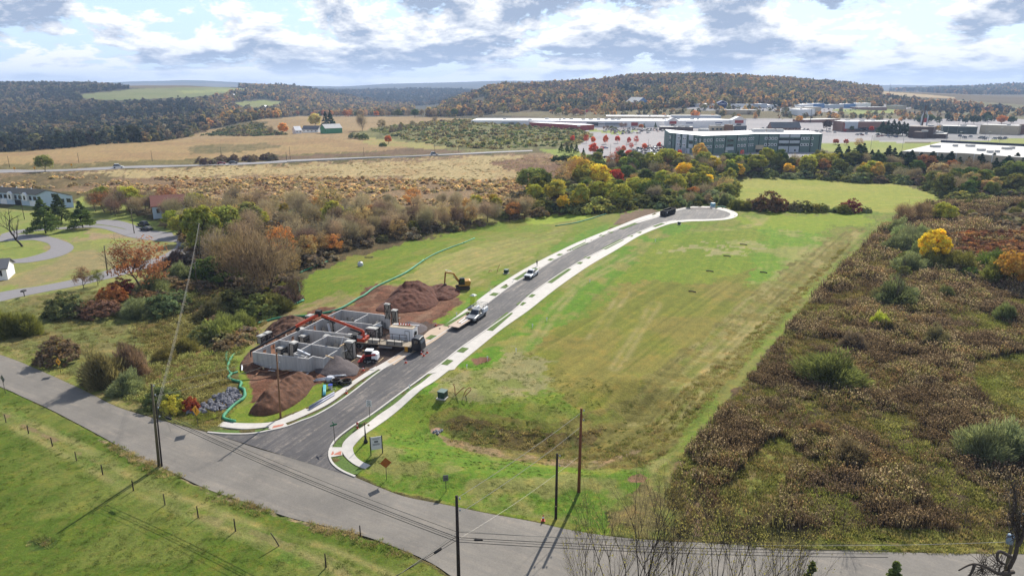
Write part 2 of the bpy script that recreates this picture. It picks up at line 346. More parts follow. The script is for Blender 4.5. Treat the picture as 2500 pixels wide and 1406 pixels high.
# (polygon in photo pixels, colour a, colour b, patch size m, share of b, edge raggedness px, roughness, streak)
G1 = A(112,138,46); G2 = A(142,162,66); G3 = A(158,166,92); OL = A(140,146,72); STR = A(196,184,140); TAN = A(192,166,114)
BRN = A(112,94,66); DKB = A(88,74,56); SCR = A(112,112,66); DIRT = A(128,88,68); DIRT2 = A(160,120,96); MUD = A(100,84,78)
ZONES = [
 # far left woods floor, far fields
 ([(-500,190),(640,190),(800,215),(1250,215),(1250,300),(620,300),(600,345),(290,350),(-500,380)], A(84,84,60), A(96,86,60), 60, .5, 3, .5, 0),
 ([(190,232),(330,218),(470,211),(560,214),(640,222),(560,228),(480,237),(300,245),(215,244)], A(140,152,90), A(156,160,104), 80, .5, 1, .1, 0),
 ([(430,222),(620,216),(640,221),(450,229)], A(176,182,108), A(160,170,100), 80, .5, 1, .1, 0),
 ([(560,252),(640,246),(700,250),(650,262),(600,262)], A(160,170,90), A(150,150,96), 50, .5, 2, .1, 0),
 ([(230,205),(560,203),(600,212),(330,216)], A(140,124,92), A(120,112,84), 80, .5, 1, .1, 0),
 # tan hill fields
 ([(-500,380),(0,372),(60,370),(290,345),(500,335),(700,328),(860,320),(1000,315),(1120,370),(1140,380),(560,400),(0,420),(-500,430)], TAN, A(178,148,106), 28, .5, 4, .3, .25),
 ([(300,345),(560,310),(640,292),(740,284),(1050,286),(1180,292),(900,345),(640,335),(430,342)], A(190,164,118), A(176,150,108), 40, .5, 4, .3, .3),
 ([(420,340),(540,322),(640,310),(640,335)], A(180,156,116), TAN, 30, .5, 3, .3, .2),
 ([(500,330),(590,300),(650,298),(640,332)], A(112,104,66), A(140,124,80), 20, .5, 6, .6, 0),
 ([(450,362),(530,352),(640,352),(700,360),(600,372),(470,374)], A(158,140,96), A(124,118,76), 8, .5, 6, .7, 0),
 ([(-300,405),(200,398),(560,385),(900,370),(1050,362),(1200,366),(1200,374),(560,402),(0,420),(-300,425)], A(146,136,88), A(122,112,70), 9, .5, 4, .7, 0),
 ([(560,388),(900,372),(1000,362),(1140,362),(1160,372),(1000,378),(600,394)], A(142,118,92), A(120,100,76), 8, .5, 4, .7, 0),
 # brushy knoll
 ([(900,345),(860,325),(960,305),(1130,292),(1290,295),(1420,312),(1450,335),(1420,360),(1330,362),(1200,370),(1080,366),(960,352)], A(150,148,92), A(112,114,66), 10, .5, 5, .8, 0),
 ([(860,335),(1010,345),(1120,362),(1040,366),(900,352)], A(184,180,106), TAN, 14, .5, 5, .3, 0),
 # fields this side of the highway
 ([(-500,418),(0,422),(560,404),(1000,388),(1250,375),(1400,380),(1420,400),(1250,470),(1270,500),(1000,505),(240,480),(180,470),(-500,450)], A(170,144,108), A(150,124,94), 11, .5, 6, .8, .15),
 ([(60,425),(560,405),(1000,392),(1250,378),(1370,390),(1380,425),(1200,440),(700,430),(380,436),(200,440)], A(206,186,134), A(194,168,118), 16, .4, 8, .4, .3),
 ([(0,430),(160,420),(320,432),(250,450),(60,470),(0,462)], A(120,108,72), A(150,130,90), 9, .5, 6, .8, 0),
 ([(1180,400),(1300,380),(1400,390),(1370,440),(1280,480),(1230,470),(1330,430)], A(140,108,82), A(164,134,96), 10, .4, 6, .8, 0),
 # creek-side ground, meadow beyond the trees
 ([(180,480),(600,500),(1000,505),(1330,500),(1780,500),(1800,505),(1560,520),(1330,540),(1100,570),(1000,595),(740,670),(700,745),(560,860),(380,820),(200,700),(420,560),(180,520)], A(118,102,72), A(108,108,62), 9, .5, 8, .7, 0),
 ([(190,478),(430,482),(430,500),(190,520)], A(178,186,96), G2, 14, .5, 4, .2, 0),
 ([(880,508),(1240,508),(1300,520),(1200,545),(1000,560),(880,540)], A(168,168,92), A(176,158,112), 12, .5, 6, .3, 0),
 ([(480,640),(560,640),(640,740),(600,830),(540,860),(500,780)], A(166,128,86), A(140,110,76), 5, .5, 8, .7, 0),
 ([(1280,450),(1790,395),(2200,400),(2500,420),(2900,420),(2900,500),(2300,500),(2200,450),(1870,432),(1800,440),(1780,505),(1330,530)], A(110,92,66), A(116,112,60), 14, .5, 8, .7, 0),
 # left residential lawns
 ([(-500,505),(0,508),(240,495),(330,520),(440,570),(420,640),(300,700),(120,735),(-500,800)], A(150,170,82), A(172,170,104), 12, .5, 6, .12, 0),
 ([(110,590),(330,560),(430,600),(400,650),(240,665),(60,700),(0,690),(20,650),(130,635)], A(176,164,116), A(160,166,96), 10, .4, 8, .15, .15),
 ([(205,565),(330,555),(330,590),(240,600)], A(186,166,128), A(170,176,96), 8, .4, 6, .1, 0),
 # rough green between the near road and the creek
 ([(-500,760),(0,738),(130,715),(300,700),(520,760),(640,800),(600,860),(560,900),(600,1000),(560,1045),(510,1052),(350,1008),(200,948),(0,864),(-500,700)], A(134,142,78), A(150,140,88), 5, .5, 5, .5, 0),
 ([(330,790),(480,770),(560,850),(600,960),(540,1040),(390,1010),(350,930),(380,880)], A(126,124,66), A(142,114,72), 3.5, .55, 8, .7, 0),
 ([(0,866),(0,840),(100,872),(210,930),(340,995),(300,997),(200,950)], A(146,154,78), A(168,158,100), 3, .45, 4, .25, 0),
 # near field bottom left
 ([(-900,600),(-200,860),(0,944),(126,1001),(251,1067),(402,1144),(502,1192),(703,1262),(895,1310),(992,1346),(1090,1406),(1300,1800),(-900,1800)], A(104,128,44), A(126,140,62), 7, .45, 5, .22, .25),
 ([(0,985),(120,1040),(260,1105),(400,1180),(640,1290),(850,1390),(900,1450),(820,1430),(600,1330),(380,1230),(200,1140),(0,1030)], A(132,142,72), A(112,142,54), 4, .5, 5, .25, .2),
 ([(0,1005),(60,1036),(150,1078),(240,1128),(236,1134),(140,1086),(50,1044),(0,1014)], A(164,144,104), A(128,142,66), 3, .4, 4, .3, 0),
 ([(480,1245),(640,1300),(790,1345),(900,1440),(860,1440),(770,1370),(620,1312),(470,1256)], A(150,144,92), A(120,140,60), 3, .5, 5, .35, 0),
 ([(60,1320),(110,1308),(138,1318),(120,1338),(75,1345)], A(78,104,48), A(96,122,50), 2, .5, 5, .3, 0),
 # lawns right of the new road and round the circle
 ([(800,1160),(870,1060),(1010,940),(1250,740),(1480,590),(1640,540),(1800,530),(1770,500),(1560,505),(1740,497),(1860,506),(2000,512),(2190,518),(2180,545),(2110,600),(2060,650),(1950,740),(1860,850),(1740,980),(1640,1100),(1560,1190),(1500,1330),(1300,1270),(1080,1230),(920,1188),(865,1162)], A(122,154,46), A(152,154,76), 6, .5, 5, .25, .3),
 ([(1480,720),(1640,580),(1830,545),(1960,560),(1960,640),(1880,730),(1780,850),(1560,1010),(1440,1010),(1330,930),(1230,900),(1360,800)], A(140,148,56), A(156,146,74), 12, .5, 12, .3, .5),
 ([(1640,575),(1810,550),(1950,560),(1900,590),(1880,640),(1720,690),(1500,690),(1480,660),(1560,610)], A(128,158,46), A(142,160,56), 12, .5, 8, .2, .3),
 ([(1860,560),(2010,545),(2000,610),(1900,690),(1820,690),(1840,620)], A(122,164,48), A(164,170,92), 7, .4, 14, .2, .3),
 ([(1790,530),(2110,520),(2170,545),(1960,570),(1800,548)], A(140,174,50), A(150,172,56), 20, .5, 12, .1, .1),
 ([(1290,780),(1480,620),(1640,545),(1700,548),(1600,600),(1480,690),(1370,800),(1250,900),(1100,960),(1010,960)], A(112,158,44), A(158,160,82), 5, .45, 6, .25, .3),
 ([(1040,950),(1140,905),(1290,860),(1380,880),(1350,950),(1200,990),(1060,985)], A(176,168,116), A(146,158,76), 3, .55, 22, .3, .2),
 ([(1760,600),(1830,610),(1860,618),(1870,600),(1790,590)], A(184,178,122), A(160,170,84), 3, .5, 10, .2, 0),
 ([(1600,620),(1700,600),(1780,610),(1830,625),(1760,622),(1680,618)], A(184,178,122), A(160,170,84), 4, .5, 12, .2, .2),
 # swale and long grass beside the weeds
 ([(1640,1090),(1560,1150),(1440,1140),(1330,1110),(1130,1075),(1040,1045),(1050,1010),(1120,1000),(1250,1020),(1400,1020),(1480,990),(1560,930),(1720,820),(1900,670),(2010,590),(2080,560),(2110,560),(2040,640),(1900,790),(1780,930)], A(150,140,76,.95), A(128,138,56), 4, .5, 9, .4, .7),
 ([(1060,1040),(1130,1020),(1250,1045),(1400,1060),(1480,1040),(1440,1090),(1330,1100),(1150,1080)], A(118,104,62), A(112,122,56), 4, .4, 6, .6, .2),
 ([(1040,1055),(1120,1075),(1330,1115),(1440,1125),(1540,1090),(1560,1100),(1440,1145),(1300,1130),(1100,1085)], A(170,148,108), A(140,134,76), 2.5, .4, 4, .7, 0),
 ([(1640,1090),(1780,930),(1900,790),(2040,640),(2110,560),(2160,530),(2180,545),(2090,620),(1960,760),(1850,900),(1740,1030),(1640,1120),(1560,1200),(1480,1250),(1440,1230)], A(130,156,56), A(150,148,80), 3, .5, 7, .35, .6),
 ([(960,1060),(1040,1045),(1100,1085),(1300,1140),(1480,1160),(1640,1110),(1560,1200),(1480,1290),(1300,1260),(1080,1225),(920,1185),(880,1150),(900,1100)], A(112,148,48), A(156,158,88), 4, .42, 5, .3, .15),
 # green field beyond the circle
 ([(1775,508),(1778,480),(1800,440),(1870,430),(2050,440),(2200,452),(2290,470),(2300,495),(2240,510),(2190,520),(2000,513),(1850,508)], A(166,178,70), A(180,180,86), 25, .5, 3, .12, .1),
 ([(2400,545),(2460,505),(2500,500),(2800,510),(2800,600),(2500,575),(2420,562)], A(160,180,84), A(178,176,110), 14, .4, 4, .12, 0),
 # weedy meadow on the right
 ([(2180,545),(2260,500),(2500,470),(2900,470),(3400,900),(3400,1500),(2500,1345),(2000,1335),(1700,1320),(1500,1300),(1480,1250),(1640,1120),(1740,1030),(1850,900),(1960,760),(2090,620)], A(112,96,70), A(118,114,62), 5, .45, 7, .8, 0),
 ([(1640,1120),(1700,1090),(1740,1120),(1720,1250),(1640,1330),(1500,1310),(1490,1240)], A(142,130,82), A(128,138,64), 3, .45, 6, .4, .2),
 ([(1830,1110),(1900,1080),(1960,1110),(1900,1220),(1830,1280),(1720,1310),(1760,1200)], A(140,148,72), A(150,134,86), 3, .4, 6, .4, .2),
 ([(2380,880),(2500,860),(2900,900),(2900,1010),(2500,1010),(2420,990),(2360,930)], A(150,158,78), A(120,124,62), 4, .4, 8, .5, 0),
 ([(1900,1335),(2030,1300),(2200,1285),(2500,1320),(2800,1360),(2500,1352),(2200,1348)], A(146,152,74), A(150,130,86), 2.5, .5, 4, .4, 0),
 ([(1400,1300),(1500,1312),(1900,1335),(2500,1350),(2900,1360),(2900,1700),(1300,1700),(1300,1420)], A(120,118,62), A(110,96,60), 3, .5, 3, .3, 0),
 ([(1670,1115),(1700,1150),(1690,1200),(1720,1260),(1760,1310),(1700,1310),(1680,1250),(1650,1180),(1640,1130)], A(160,136,108), A(140,130,84), 1.5, .4, 4, .3, 0),
 ([(1530,1165),(1560,1155),(1580,1165),(1565,1180),(1535,1178)], A(186,140,116), A(160,130,96), 1.5, .4, 3, .3, 0),
 # left of the new road: lawn, rough slope
 ([(560,1040),(540,1020),(580,980),(600,950),(580,910),(560,880),(600,840),(640,790),(700,755),(740,735),(730,690),(860,625),(1000,590),(1150,560),(1320,525),(1500,520),(1640,497),(1660,505),(1500,545),(1350,605),(1210,690),(1080,790),(990,860),(900,910),(700,1020),(640,1035)], A(132,156,54), A(152,156,76), 9, .45, 5, .2, .2),
 ([(730,690),(860,625),(1000,590),(1150,560),(1320,525),(1400,530),(1200,575),(1100,605),(1030,640),(900,715),(830,755),(740,770)], A(126,154,48), A(148,154,66), 9, .4, 6, .2, .2),
 ([(930,700),(1060,630),(1200,590),(1330,575),(1400,565),(1300,620),(1200,660),(1080,720),(1000,720)], A(172,168,98), A(152,166,76), 12, .5, 10, .2, .6),
 ([(1110,760),(1220,680),(1350,600),(1500,540),(1530,545),(1380,612),(1230,690),(1130,775),(1060,800)], A(116,160,52), A(150,160,84), 6, .35, 6, .2, .2),
 ([(1515,525),(1560,512),(1612,515),(1560,540),(1500,545)], A(150,128,108), A(140,120,98), 6, .5, 3, .3, 0),
 ([(1275,545),(1330,525),(1440,524),(1440,530),(1350,548)], A(168,190,70), A(150,180,60), 10, .5, 3, .1, 0),
 ([(620,850),(590,840),(660,785),(760,740),(840,710),(880,730),(800,760),(700,775)], A(176,156,110), A(150,158,78), 4, .5, 8, .3, .2),
 # bare dirt
 ([(600,895),(620,850),(760,760),(860,740),(900,700),(1000,690),(1100,705),(1130,740),(1060,780),(1090,790),(1070,800),(985,850),(940,895),(880,925),(770,935),(700,960),(620,985),(610,930)], DIRT, A(158,122,98), 2.5, .5, 5, .6, .3),
 ([(950,750),(1080,715),(1100,745),(1040,785),(980,790),(900,760)], A(150,108,86), A(166,132,108), 3, .5, 5, .6, .3),
 ([(960,800),(1040,785),(1090,795),(1010,850),(940,900),(850,905),(830,880),(900,850)], A(118,102,92), MUD, 3, .5, 4, .5, .3),
 ([(1150,880),(1190,870),(1200,880),(1160,890)], DIRT2, DIRT, 2, .5, 3, .3, 0),
 ([(1050,1048),(1070,1043),(1082,1050),(1072,1062),(1052,1058)], A(196,166,140), A(150,140,130), 1, .4, 2, .4, 0),
 # road edges
 ([(240,1075),(290,1080),(330,1105),(420,1140),(470,1175),(600,1210),(800,1270),(900,1305),(780,1290),(560,1225),(400,1150),(330,1125),(280,1100)], A(176,158,120), A(122,136,66), 1.5, .45, 3, .5, 0),
 # mall ground
 ([(1150,296),(1900,285),(2500,290),(2600,350),(2500,345),(2000,350),(2000,385),(1640,385),(1560,398),(1380,378),(1450,330),(1420,315)], A(204,200,200), A(188,186,188), 40, .5, 2, .05, 0),
 ([(1560,385),(1640,378),(2010,378),(2040,392),(1640,397),(1500,396)], A(176,174,172), A(150,156,96), 20, .3, 2, .05, 0),
 ([(1315,365),(1400,362),(1420,375),(1530,398),(1400,396)], A(160,178,80), A(150,170,70), 10, .5, 2, .1, 0),
 ([(1430,318),(1530,316),(1560,322),(1500,330)], A(170,186,90), A(150,170,70), 10, .5, 2, .1, 0),
 ([(2000,352),(2120,345),(2240,350),(2480,340),(2700,340),(2700,392),(2460,384),(2200,385),(2080,380),(2010,368)], A(160,178,84), A(176,182,100), 20, .5, 2, .1, .1),
 ([(2010,385),(2200,384),(2200,420),(2010,405)], A(160,176,84), A(120,120,60), 10, .4, 4, .2, 0),
 ([(2140,312),(2300,305),(2500,308),(2700,310),(2700,335),(2480,338),(2250,345),(2130,345)], A(178,178,178), A(168,168,168), 30, .5, 2, .05, 0),
 ([(1600,252),(2120,250),(2250,262),(2120,276),(1700,270)], A(186,186,188), A(176,176,178), 40, .5, 2, .05, 0),
 ([(1150,275),(1500,270),(1600,264),(1720,272),(2150,278),(2300,285),(2400,280),(2500,292),(1900,290),(1400,292)], A(128,118,80), A(140,128,84), 30, .5, 3, .4, 0),
 ([(2030,268),(2190,262),(2220,272),(2080,281)], A(166,180,90), A(140,150,80), 30, .4, 3, .1, 0),
 # far right rough hillside
 ([(2120,225),(2320,245),(2600,262),(2800,262),(2800,300),(2420,292),(2250,270),(2140,250)], A(150,138,98), A(128,126,80), 40, .5, 3, .5, 0),
 ([(2125,222),(2250,230),(2330,238),(2330,242),(2240,237),(2125,229)], A(210,186,142), A(200,176,130), 40, .5, 1, .1, 0),
 ([(1245,213),(1260,207),(1345,203),(1345,208),(1290,212)], A(200,180,130), A(180,160,110), 40, .5, 1, .1, 0),
]
FARWOOD = A(112,98,70)
def cover(x, y, z, noise=True):
    u, v = pj(x, y, z)
    u = u + 0; n = len(x)
    C = np.empty((n, 3)); R = np.full(n, 0.6)
    q = fbm(x / 30, y / 30, 3, 4)[:, None]; C[:] = np.array(A(124,116,76)) * (1 - q) + np.array(A(110,104,60)) * q
    hill = (y > 1150); C[hill] = np.array(FARWOOD) * (0.8 + 0.4 * fbm(x[hill] / 50, y[hill] / 50, 8, 3)[:, None])
    far = y > 4000; C[far] = np.array(A(86,84,74)) * (0.75 + 0.5 * fbm(x[far] / 300, y[far] / 300, 8, 4)[:, None])
    j1 = fbm(x / 2.2, y / 2.2, 41, 3) - 0.5; j2 = fbm(x / 2.2, y / 2.2, 42, 3) - 0.5
    j1 = j1 + 1.3 * (fbm(x / 9, y / 9, 44, 3) - 0.5); j2 = j2 + 1.3 * (fbm(x / 9, y / 9, 45, 3) - 0.5)
    jf = fbm(x / 30, y / 30, 43, 3) - 0.5; sw = sst(300, 700, y)
    jx = j1 * (1 - sw) + jf * sw; jy = j2 * (1 - sw) - jf * sw
    al = x * RD.x + y * RD.y; pe = x * RD.y - y * RD.x
    st = fbm(pe / 0.9, al / 26, 77, 3) - 0.5; st2 = fbm(pe / 3.2, al / 60, 78, 2) - 0.5
    nearm = (y < 330) & (y > 45); dsw = np.zeros(n); dsw[nearm] = seg_dist(TRK, x[nearm], y[nearm]); stc = fbm(dsw / 0.7, al / 40, 79, 3) - 0.5
    fine = fbm(x / 0.8, y / 0.8, 91, 3) - 0.5
    for i, (poly, a, b, size, share, rag, rough, streak) in enumerate(ZONES):
        us = [p[0] for p in poly]; vs = [p[1] for p in poly]
        bb = (u > min(us) - 30) & (u < max(us) + 30) & (v > min(vs) - 20) & (v < max(vs) + 20)
        if not bb.any(): continue
        ids = np.nonzero(bb)[0]
        ins = inside(poly, u[ids] + jx[ids] * rag * 5, v[ids] + jy[ids] * rag * 2.2)
        # nothing painted far away may fall on near ground and the other way round
        ids = ids[ins]
        if not len(ids): continue
        m = fbm(x[ids] / size, y[ids] / size, 100 + i, 4)
        ss = stc if streak >= .5 else st
        m = m + streak * (ss[ids] * 0.9 + st2[ids] * 0.5) * 0.6
        k = sst(0.62 - share * 0.3, 0.78 - share * 0.3, m + (0.0))[:, None]
        k = 0.15 + 0.7 * k if share >= 0.5 else k
        c = np.array(a) * (1 - k) + np.array(b) * k
        c = c * (1 + streak * 1.1 * ss[ids][:, None] + rough * 0.9 * fine[ids][:, None])
        C[ids] = c; R[ids] = rough
    # wheel tracks and mower swaths worn into the turf
    nm = np.nonzero((y > 45) & (y < 330) & (C[:, 1] > C[:, 0] * .9))[0]; xn, yn = x[nm], y[nm]; wob = 1.2 * (fbm(xn / 14, yn / 14, 95, 2) - .5); brk = sst(.38, .55, fbm(xn / 6, yn / 6, 96, 3))
    for tr, gauge, k in TRACKS_W:
        d = np.abs(seg_dist(tr, xn, yn) + wob) - gauge; w = (np.exp(-(d / (.4 + yn / 500)) ** 2) * k * 1.5 * (.35 + .65 * brk))[:, None]
        C[nm] = C[nm] * (1 - w) + (np.array(A(196, 180, 120)) * w)
    return C, R
TRK = gpl([(1060,1050),(1130,1082),(1240,1108),(1340,1120),(1440,1116),(1530,1085),(1610,1020),(1700,935),(1790,845),(1880,755),(1980,665),(2090,560)])
TRACKS_W = [(gpl(q), ga, k) for q, ga, k in [([(2095,565),(1990,665),(1890,755),(1800,850),(1710,945),(1620,1030),(1535,1090),(1440,1120)], .95, .5), ([(2040,590),(1930,680),(1830,775),(1730,870),(1640,950),(1560,1010),(1470,1035)], .9, .45), ([(1985,600),(1870,700),(1760,800),(1660,890),(1570,965)], .9, .4),
 ([(1430,860),(1480,780),(1530,705)], .8, .45), ([(1500,900),(1560,810),(1600,740)], .8, .35), ([(1380,700),(1430,660),(1500,620)], .8, .35), ([(1290,860),(1350,760),(1420,690),(1560,620)], .9, .4), ([(1830,530),(1850,548),(1800,560),(1700,565)], 1.0, .5), ([(1780,520),(1850,515),(1870,530),(1850,550)], .9, .4),
 ([(1620,1140),(1600,1200),(1590,1280)], .8, .5), ([(1060,690),(1130,650),(1230,612)], 1.2, .4), ([(1040,680),(1110,640),(1210,603)], 1.2, .4), ([(1085,702),(1160,660),(1260,620)], 1.2, .4), ([(1110,715),(1190,672),(1290,628)], 1.2, .4), ([(1020,668),(1090,628),(1180,596)], 1.2, .35), ([(640,800),(720,770),(830,735),(900,700)], .9, .45), ([(480,1250),(640,1305),(790,1350),(960,1440)], .8, .35), ([(0,1010),(130,1075),(330,1190),(520,1265)], .8, .35)]]
def build_ground():
    k = np.concatenate([np.linspace(-2.6, -0.95, 70)[:-1], np.linspace(-0.95, 0.95, 1060), np.linspace(0.95, 2.6, 70)[1:]])
    inv = np.linspace(1 / 44.0, 1 / 900.0, 520); ys = [-45, -20, 0, 15, 28, 37] + list(1 / inv)
    while ys[-1] < 13000: ys.append(ys[-1] * 1.013 if ys[-1] < 3400 else ys[-1] * 1.03)
    ys = np.array(ys)
    Y, Kk = np.meshgrid(ys, k, indexing='ij'); X = Kk * (Y + 60)
    x = X.ravel(); y = Y.ravel(); z = hf(x, y)
    C, R = cover(x, y, z)
    lowm = np.zeros(len(x), bool); u, v = pj(x, y, hf(x, y))
    for poly in ROADMASK:
        lowm |= inside(poly, u, v)
    z = z + (~lowm) * (R > 0.35) * (fbm(x / 1.3, y / 1.3, 5, 2) - 0.5) * 0.35 * (y < 700)
    z = z - 0.12 * (lowm & (y < 600) & (y > 30))
    nr, nc = len(ys), len(k)
    i = np.arange((nr - 1) * nc).reshape(nr - 1, nc)[:, :-1].ravel()
    Fq = np.stack([i, i + 1, i + nc + 1, i + nc], 1)
    m = bpy.data.materials.new('ground_cover'); m.use_nodes = True; nt = m.node_tree; N = nt.nodes.new; L = nt.links.new
    b = nt.nodes['Principled BSDF']; b.inputs['Roughness'].default_value = 0.95; b.inputs['Specular IOR Level'].default_value = 0.1
    at = N('ShaderNodeAttribute'); at.attribute_name = 'cover'
    rg = N('ShaderNodeAttribute'); rg.attribute_name = 'rough'
    tc = N('ShaderNodeTexCoord')
    def noise(sc, det, dim=0.65):
        t = N('ShaderNodeTexNoise'); t.inputs['Scale'].default_value = sc; t.inputs['Detail'].default_value = det; t.inputs['Roughness'].default_value = dim
        L(tc.outputs['Object'], t.inputs['Vector']); return t.outputs[0]
    n1 = noise(2.6, 5); n2 = noise(0.35, 6, 0.7); n3 = noise(9.0, 2)
    def math_(op, a, b_):
        n = N('ShaderNodeMath'); n.operation = op
        for i_, q in enumerate((a, b_)):
            if isinstance(q, (int, float)): n.inputs[i_].default_value = q
            else: L(q, n.inputs[i_])
        return n.outputs[0]
    amp = math_('ADD', math_('MULTIPLY', rg.outputs['Fac'], 1.1), 0.75)
    s = math_('ADD', math_('MULTIPLY', math_('SUBTRACT', n1, 0.5), 1.1), math_('MULTIPLY', math_('SUBTRACT', n3, 0.5), 0.7))
    s = math_('ADD', s, math_('MULTIPLY', math_('SUBTRACT', n2, 0.5), 0.8))
    fac = math_('ADD', math_('MULTIPLY', s, amp), 1.0)
    sc = N('ShaderNodeVectorMath'); sc.operation = 'SCALE'; L(at.outputs['Color'], sc.inputs[0]); L(fac, sc.inputs['Scale'])
    # patches of drier grass shift the hue
    dry = N('ShaderNodeMix'); dry.data_type = 'RGBA'; dry.blend_type = 'MULTIPLY'; dry.inputs[7].default_value = (1.22, 1.0, 0.95, 1)
    mr = N('ShaderNodeMapRange'); mr.inputs[1].default_value = 0.5; mr.inputs[2].default_value = 0.68; L(n2, mr.inputs[0]); L(mr.outputs[0], dry.inputs[0])
    L(sc.outputs[0], dry.inputs[6])
    # thin, straw-coloured spots where the turf is worn
    mot = N('ShaderNodeMix'); mot.data_type = 'RGBA'; mot.blend_type = 'MULTIPLY'; mot.inputs[7].default_value = (1.55, 1.06, 1.6, 1)
    n4 = noise(0.9, 6, 0.72); mr4 = N('ShaderNodeMapRange'); mr4.interpolation_type = 'SMOOTHSTEP'; mr4.inputs[1].default_value = 0.47; mr4.inputs[2].default_value = 0.62; L(n4, mr4.inputs[0])
    sp = N('ShaderNodeSeparateColor'); L(at.outputs['Color'], sp.inputs[0]); gr = math_('DIVIDE', math_('SUBTRACT', sp.outputs[1], sp.outputs[0]), math_('ADD', sp.outputs[1], 0.001))
    mg = N('ShaderNodeMapRange'); mg.inputs[1].default_value = 0.08; mg.inputs[2].default_value = 0.42; L(gr, mg.inputs[0])
    L(math_('MULTIPLY', math_('MULTIPLY', mr4.outputs[0], mg.outputs[0]), 0.85), mot.inputs[0]); L(dry.outputs[2], mot.inputs[6]); L(mot.outputs[2], b.inputs['Base Color'])
    bp = N('ShaderNodeBump'); bp.inputs['Distance'].default_value = 0.25; L(math_('ADD', n1, math_('MULTIPLY', n3, 0.4)), bp.inputs['Height'])
    L(math_('ADD', math_('MULTIPLY', rg.outputs['Fac'], 0.9), 0.25), bp.inputs['Strength']); L(bp.outputs[0], b.inputs['Normal'])
    me = meshnp('ground', np.stack([x, y, z], 1), Fq, m, C, 'cover', smooth_=True)
    a = me.attributes.new('rough', 'FLOAT', 'POINT'); a.data.foreach_set('value', R.astype(np.float32))
    o = bpy.data.objects.new('ground', me); COL.objects.link(o); struct(o)

# ------------------------------------------------------------------ roads
def roadmat(name, c, patch, stretch_dir=0, light=None, crack=False, var=0.25):
    m = bpy.data.materials.new(name); m.use_nodes = True; nt = m.node_tree; N = nt.nodes.new; L = nt.links.new
    b = nt.nodes['Principled BSDF']; b.inputs['Roughness'].default_value = 0.8; b.inputs['Specular IOR Level'].default_value = 0.35
    tc = N('ShaderNodeTexCoord'); mp = N('ShaderNodeMapping'); L(tc.outputs['Object'], mp.inputs[0])
    mp.inputs['Rotation'].default_value = (0, 0, stretch_dir); m2 = N('ShaderNodeMapping'); L(mp.outputs[0], m2.inputs[0]); m2.inputs['Scale'].default_value = (0.08, 1.0, 1)
    def noise(src, sc, det, r=0.6):
        t = N('ShaderNodeTexNoise'); t.inputs['Scale'].default_value = sc; t.inputs['Detail'].default_value = det; t.inputs['Roughness'].default_value = r; L(src, t.inputs['Vector']); return t.outputs[0]
    def ramp(v, a, b_, c0=0, c1=1):
        n = N('ShaderNodeMapRange'); n.inputs[1].default_value = a; n.inputs[2].default_value = b_; n.inputs[3].default_value = c0; n.inputs[4].default_value = c1; L(v, n.inputs[0]); return n.outputs[0]
    streak = noise(m2.outputs[0], 1.6, 5); blot = noise(tc.outputs['Object'], 0.12, 6, 0.7); fine = noise(tc.outputs['Object'], 5, 4, 0.7)
    x1 = N('ShaderNodeMix'); x1.data_type = 'RGBA'; x1.inputs[6].default_value = (*c, 1); x1.inputs[7].default_value = (*patch, 1)
    mm = N('ShaderNodeMath'); mm.operation = 'MULTIPLY'; L(ramp(streak, 0.38, 0.7), mm.inputs[0]); L(ramp(blot, 0.36, 0.62), mm.inputs[1]); L(mm.outputs[0], x1.inputs[0])
    sc = N('ShaderNodeVectorMath'); sc.operation = 'SCALE'; L(x1.outputs[2], sc.inputs[0])
    ad = N('ShaderNodeMath'); ad.operation = 'MULTIPLY'; L(ramp(fine, 0.3, 0.7, 1 - var, 1 + var), ad.inputs[0]); L(ramp(blot, 0.3, 0.7, 0.85, 1.15), ad.inputs[1])
    L(ad.outputs[0], sc.inputs['Scale']); col = sc.outputs[0]
    if light:
        x2 = N('ShaderNodeMix'); x2.data_type = 'RGBA'; x2.inputs[7].default_value = (*light, 1); L(col, x2.inputs[6])
        sp = noise(m2.outputs[0], 0.9, 7, 0.72); mk = N('ShaderNodeMath'); mk.operation = 'MULTIPLY'
        L(ramp(sp, 0.5, 0.72), mk.inputs[0]); L(ramp(noise(tc.outputs['Object'], 1.1, 6, 0.78), 0.42, 0.62), mk.inputs[1]); L(mk.outputs[0], x2.inputs[0]); col = x2.outputs[2]
    if crack:
        vo = N('ShaderNodeTexVoronoi'); vo.feature = 'DISTANCE_TO_EDGE'; vo.inputs['Scale'].default_value = 0.16; wn = N('ShaderNodeVectorMath'); wn.operation = 'ADD'; t = N('ShaderNodeTexNoise'); t.inputs['Scale'].default_value = .5; t.inputs['Detail'].default_value = 4; L(tc.outputs['Object'], t.inputs['Vector'])
        w2 = N('ShaderNodeVectorMath'); w2.operation = 'SCALE'; w2.inputs['Scale'].default_value = 3.0; L(t.outputs['Color'], w2.inputs[0]); L(tc.outputs['Object'], wn.inputs[0]); L(w2.outputs[0], wn.inputs[1]); L(wn.outputs[0], vo.inputs['Vector'])
        s2 = N('ShaderNodeVectorMath'); s2.operation = 'SCALE'; L(col, s2.inputs[0]); L(ramp(vo.outputs['Distance'], 0.0, 0.03, .72, 1), s2.inputs['Scale']); col = s2.outputs[0]
    L(col, b.inputs['Base Color'])
    bp = N('ShaderNodeBump'); bp.inputs['Strength'].default_value = 0.25; bp.inputs['Distance'].default_value = 0.03; L(fine, bp.inputs['Height']); L(bp.outputs[0], b.inputs['Normal'])
    return m
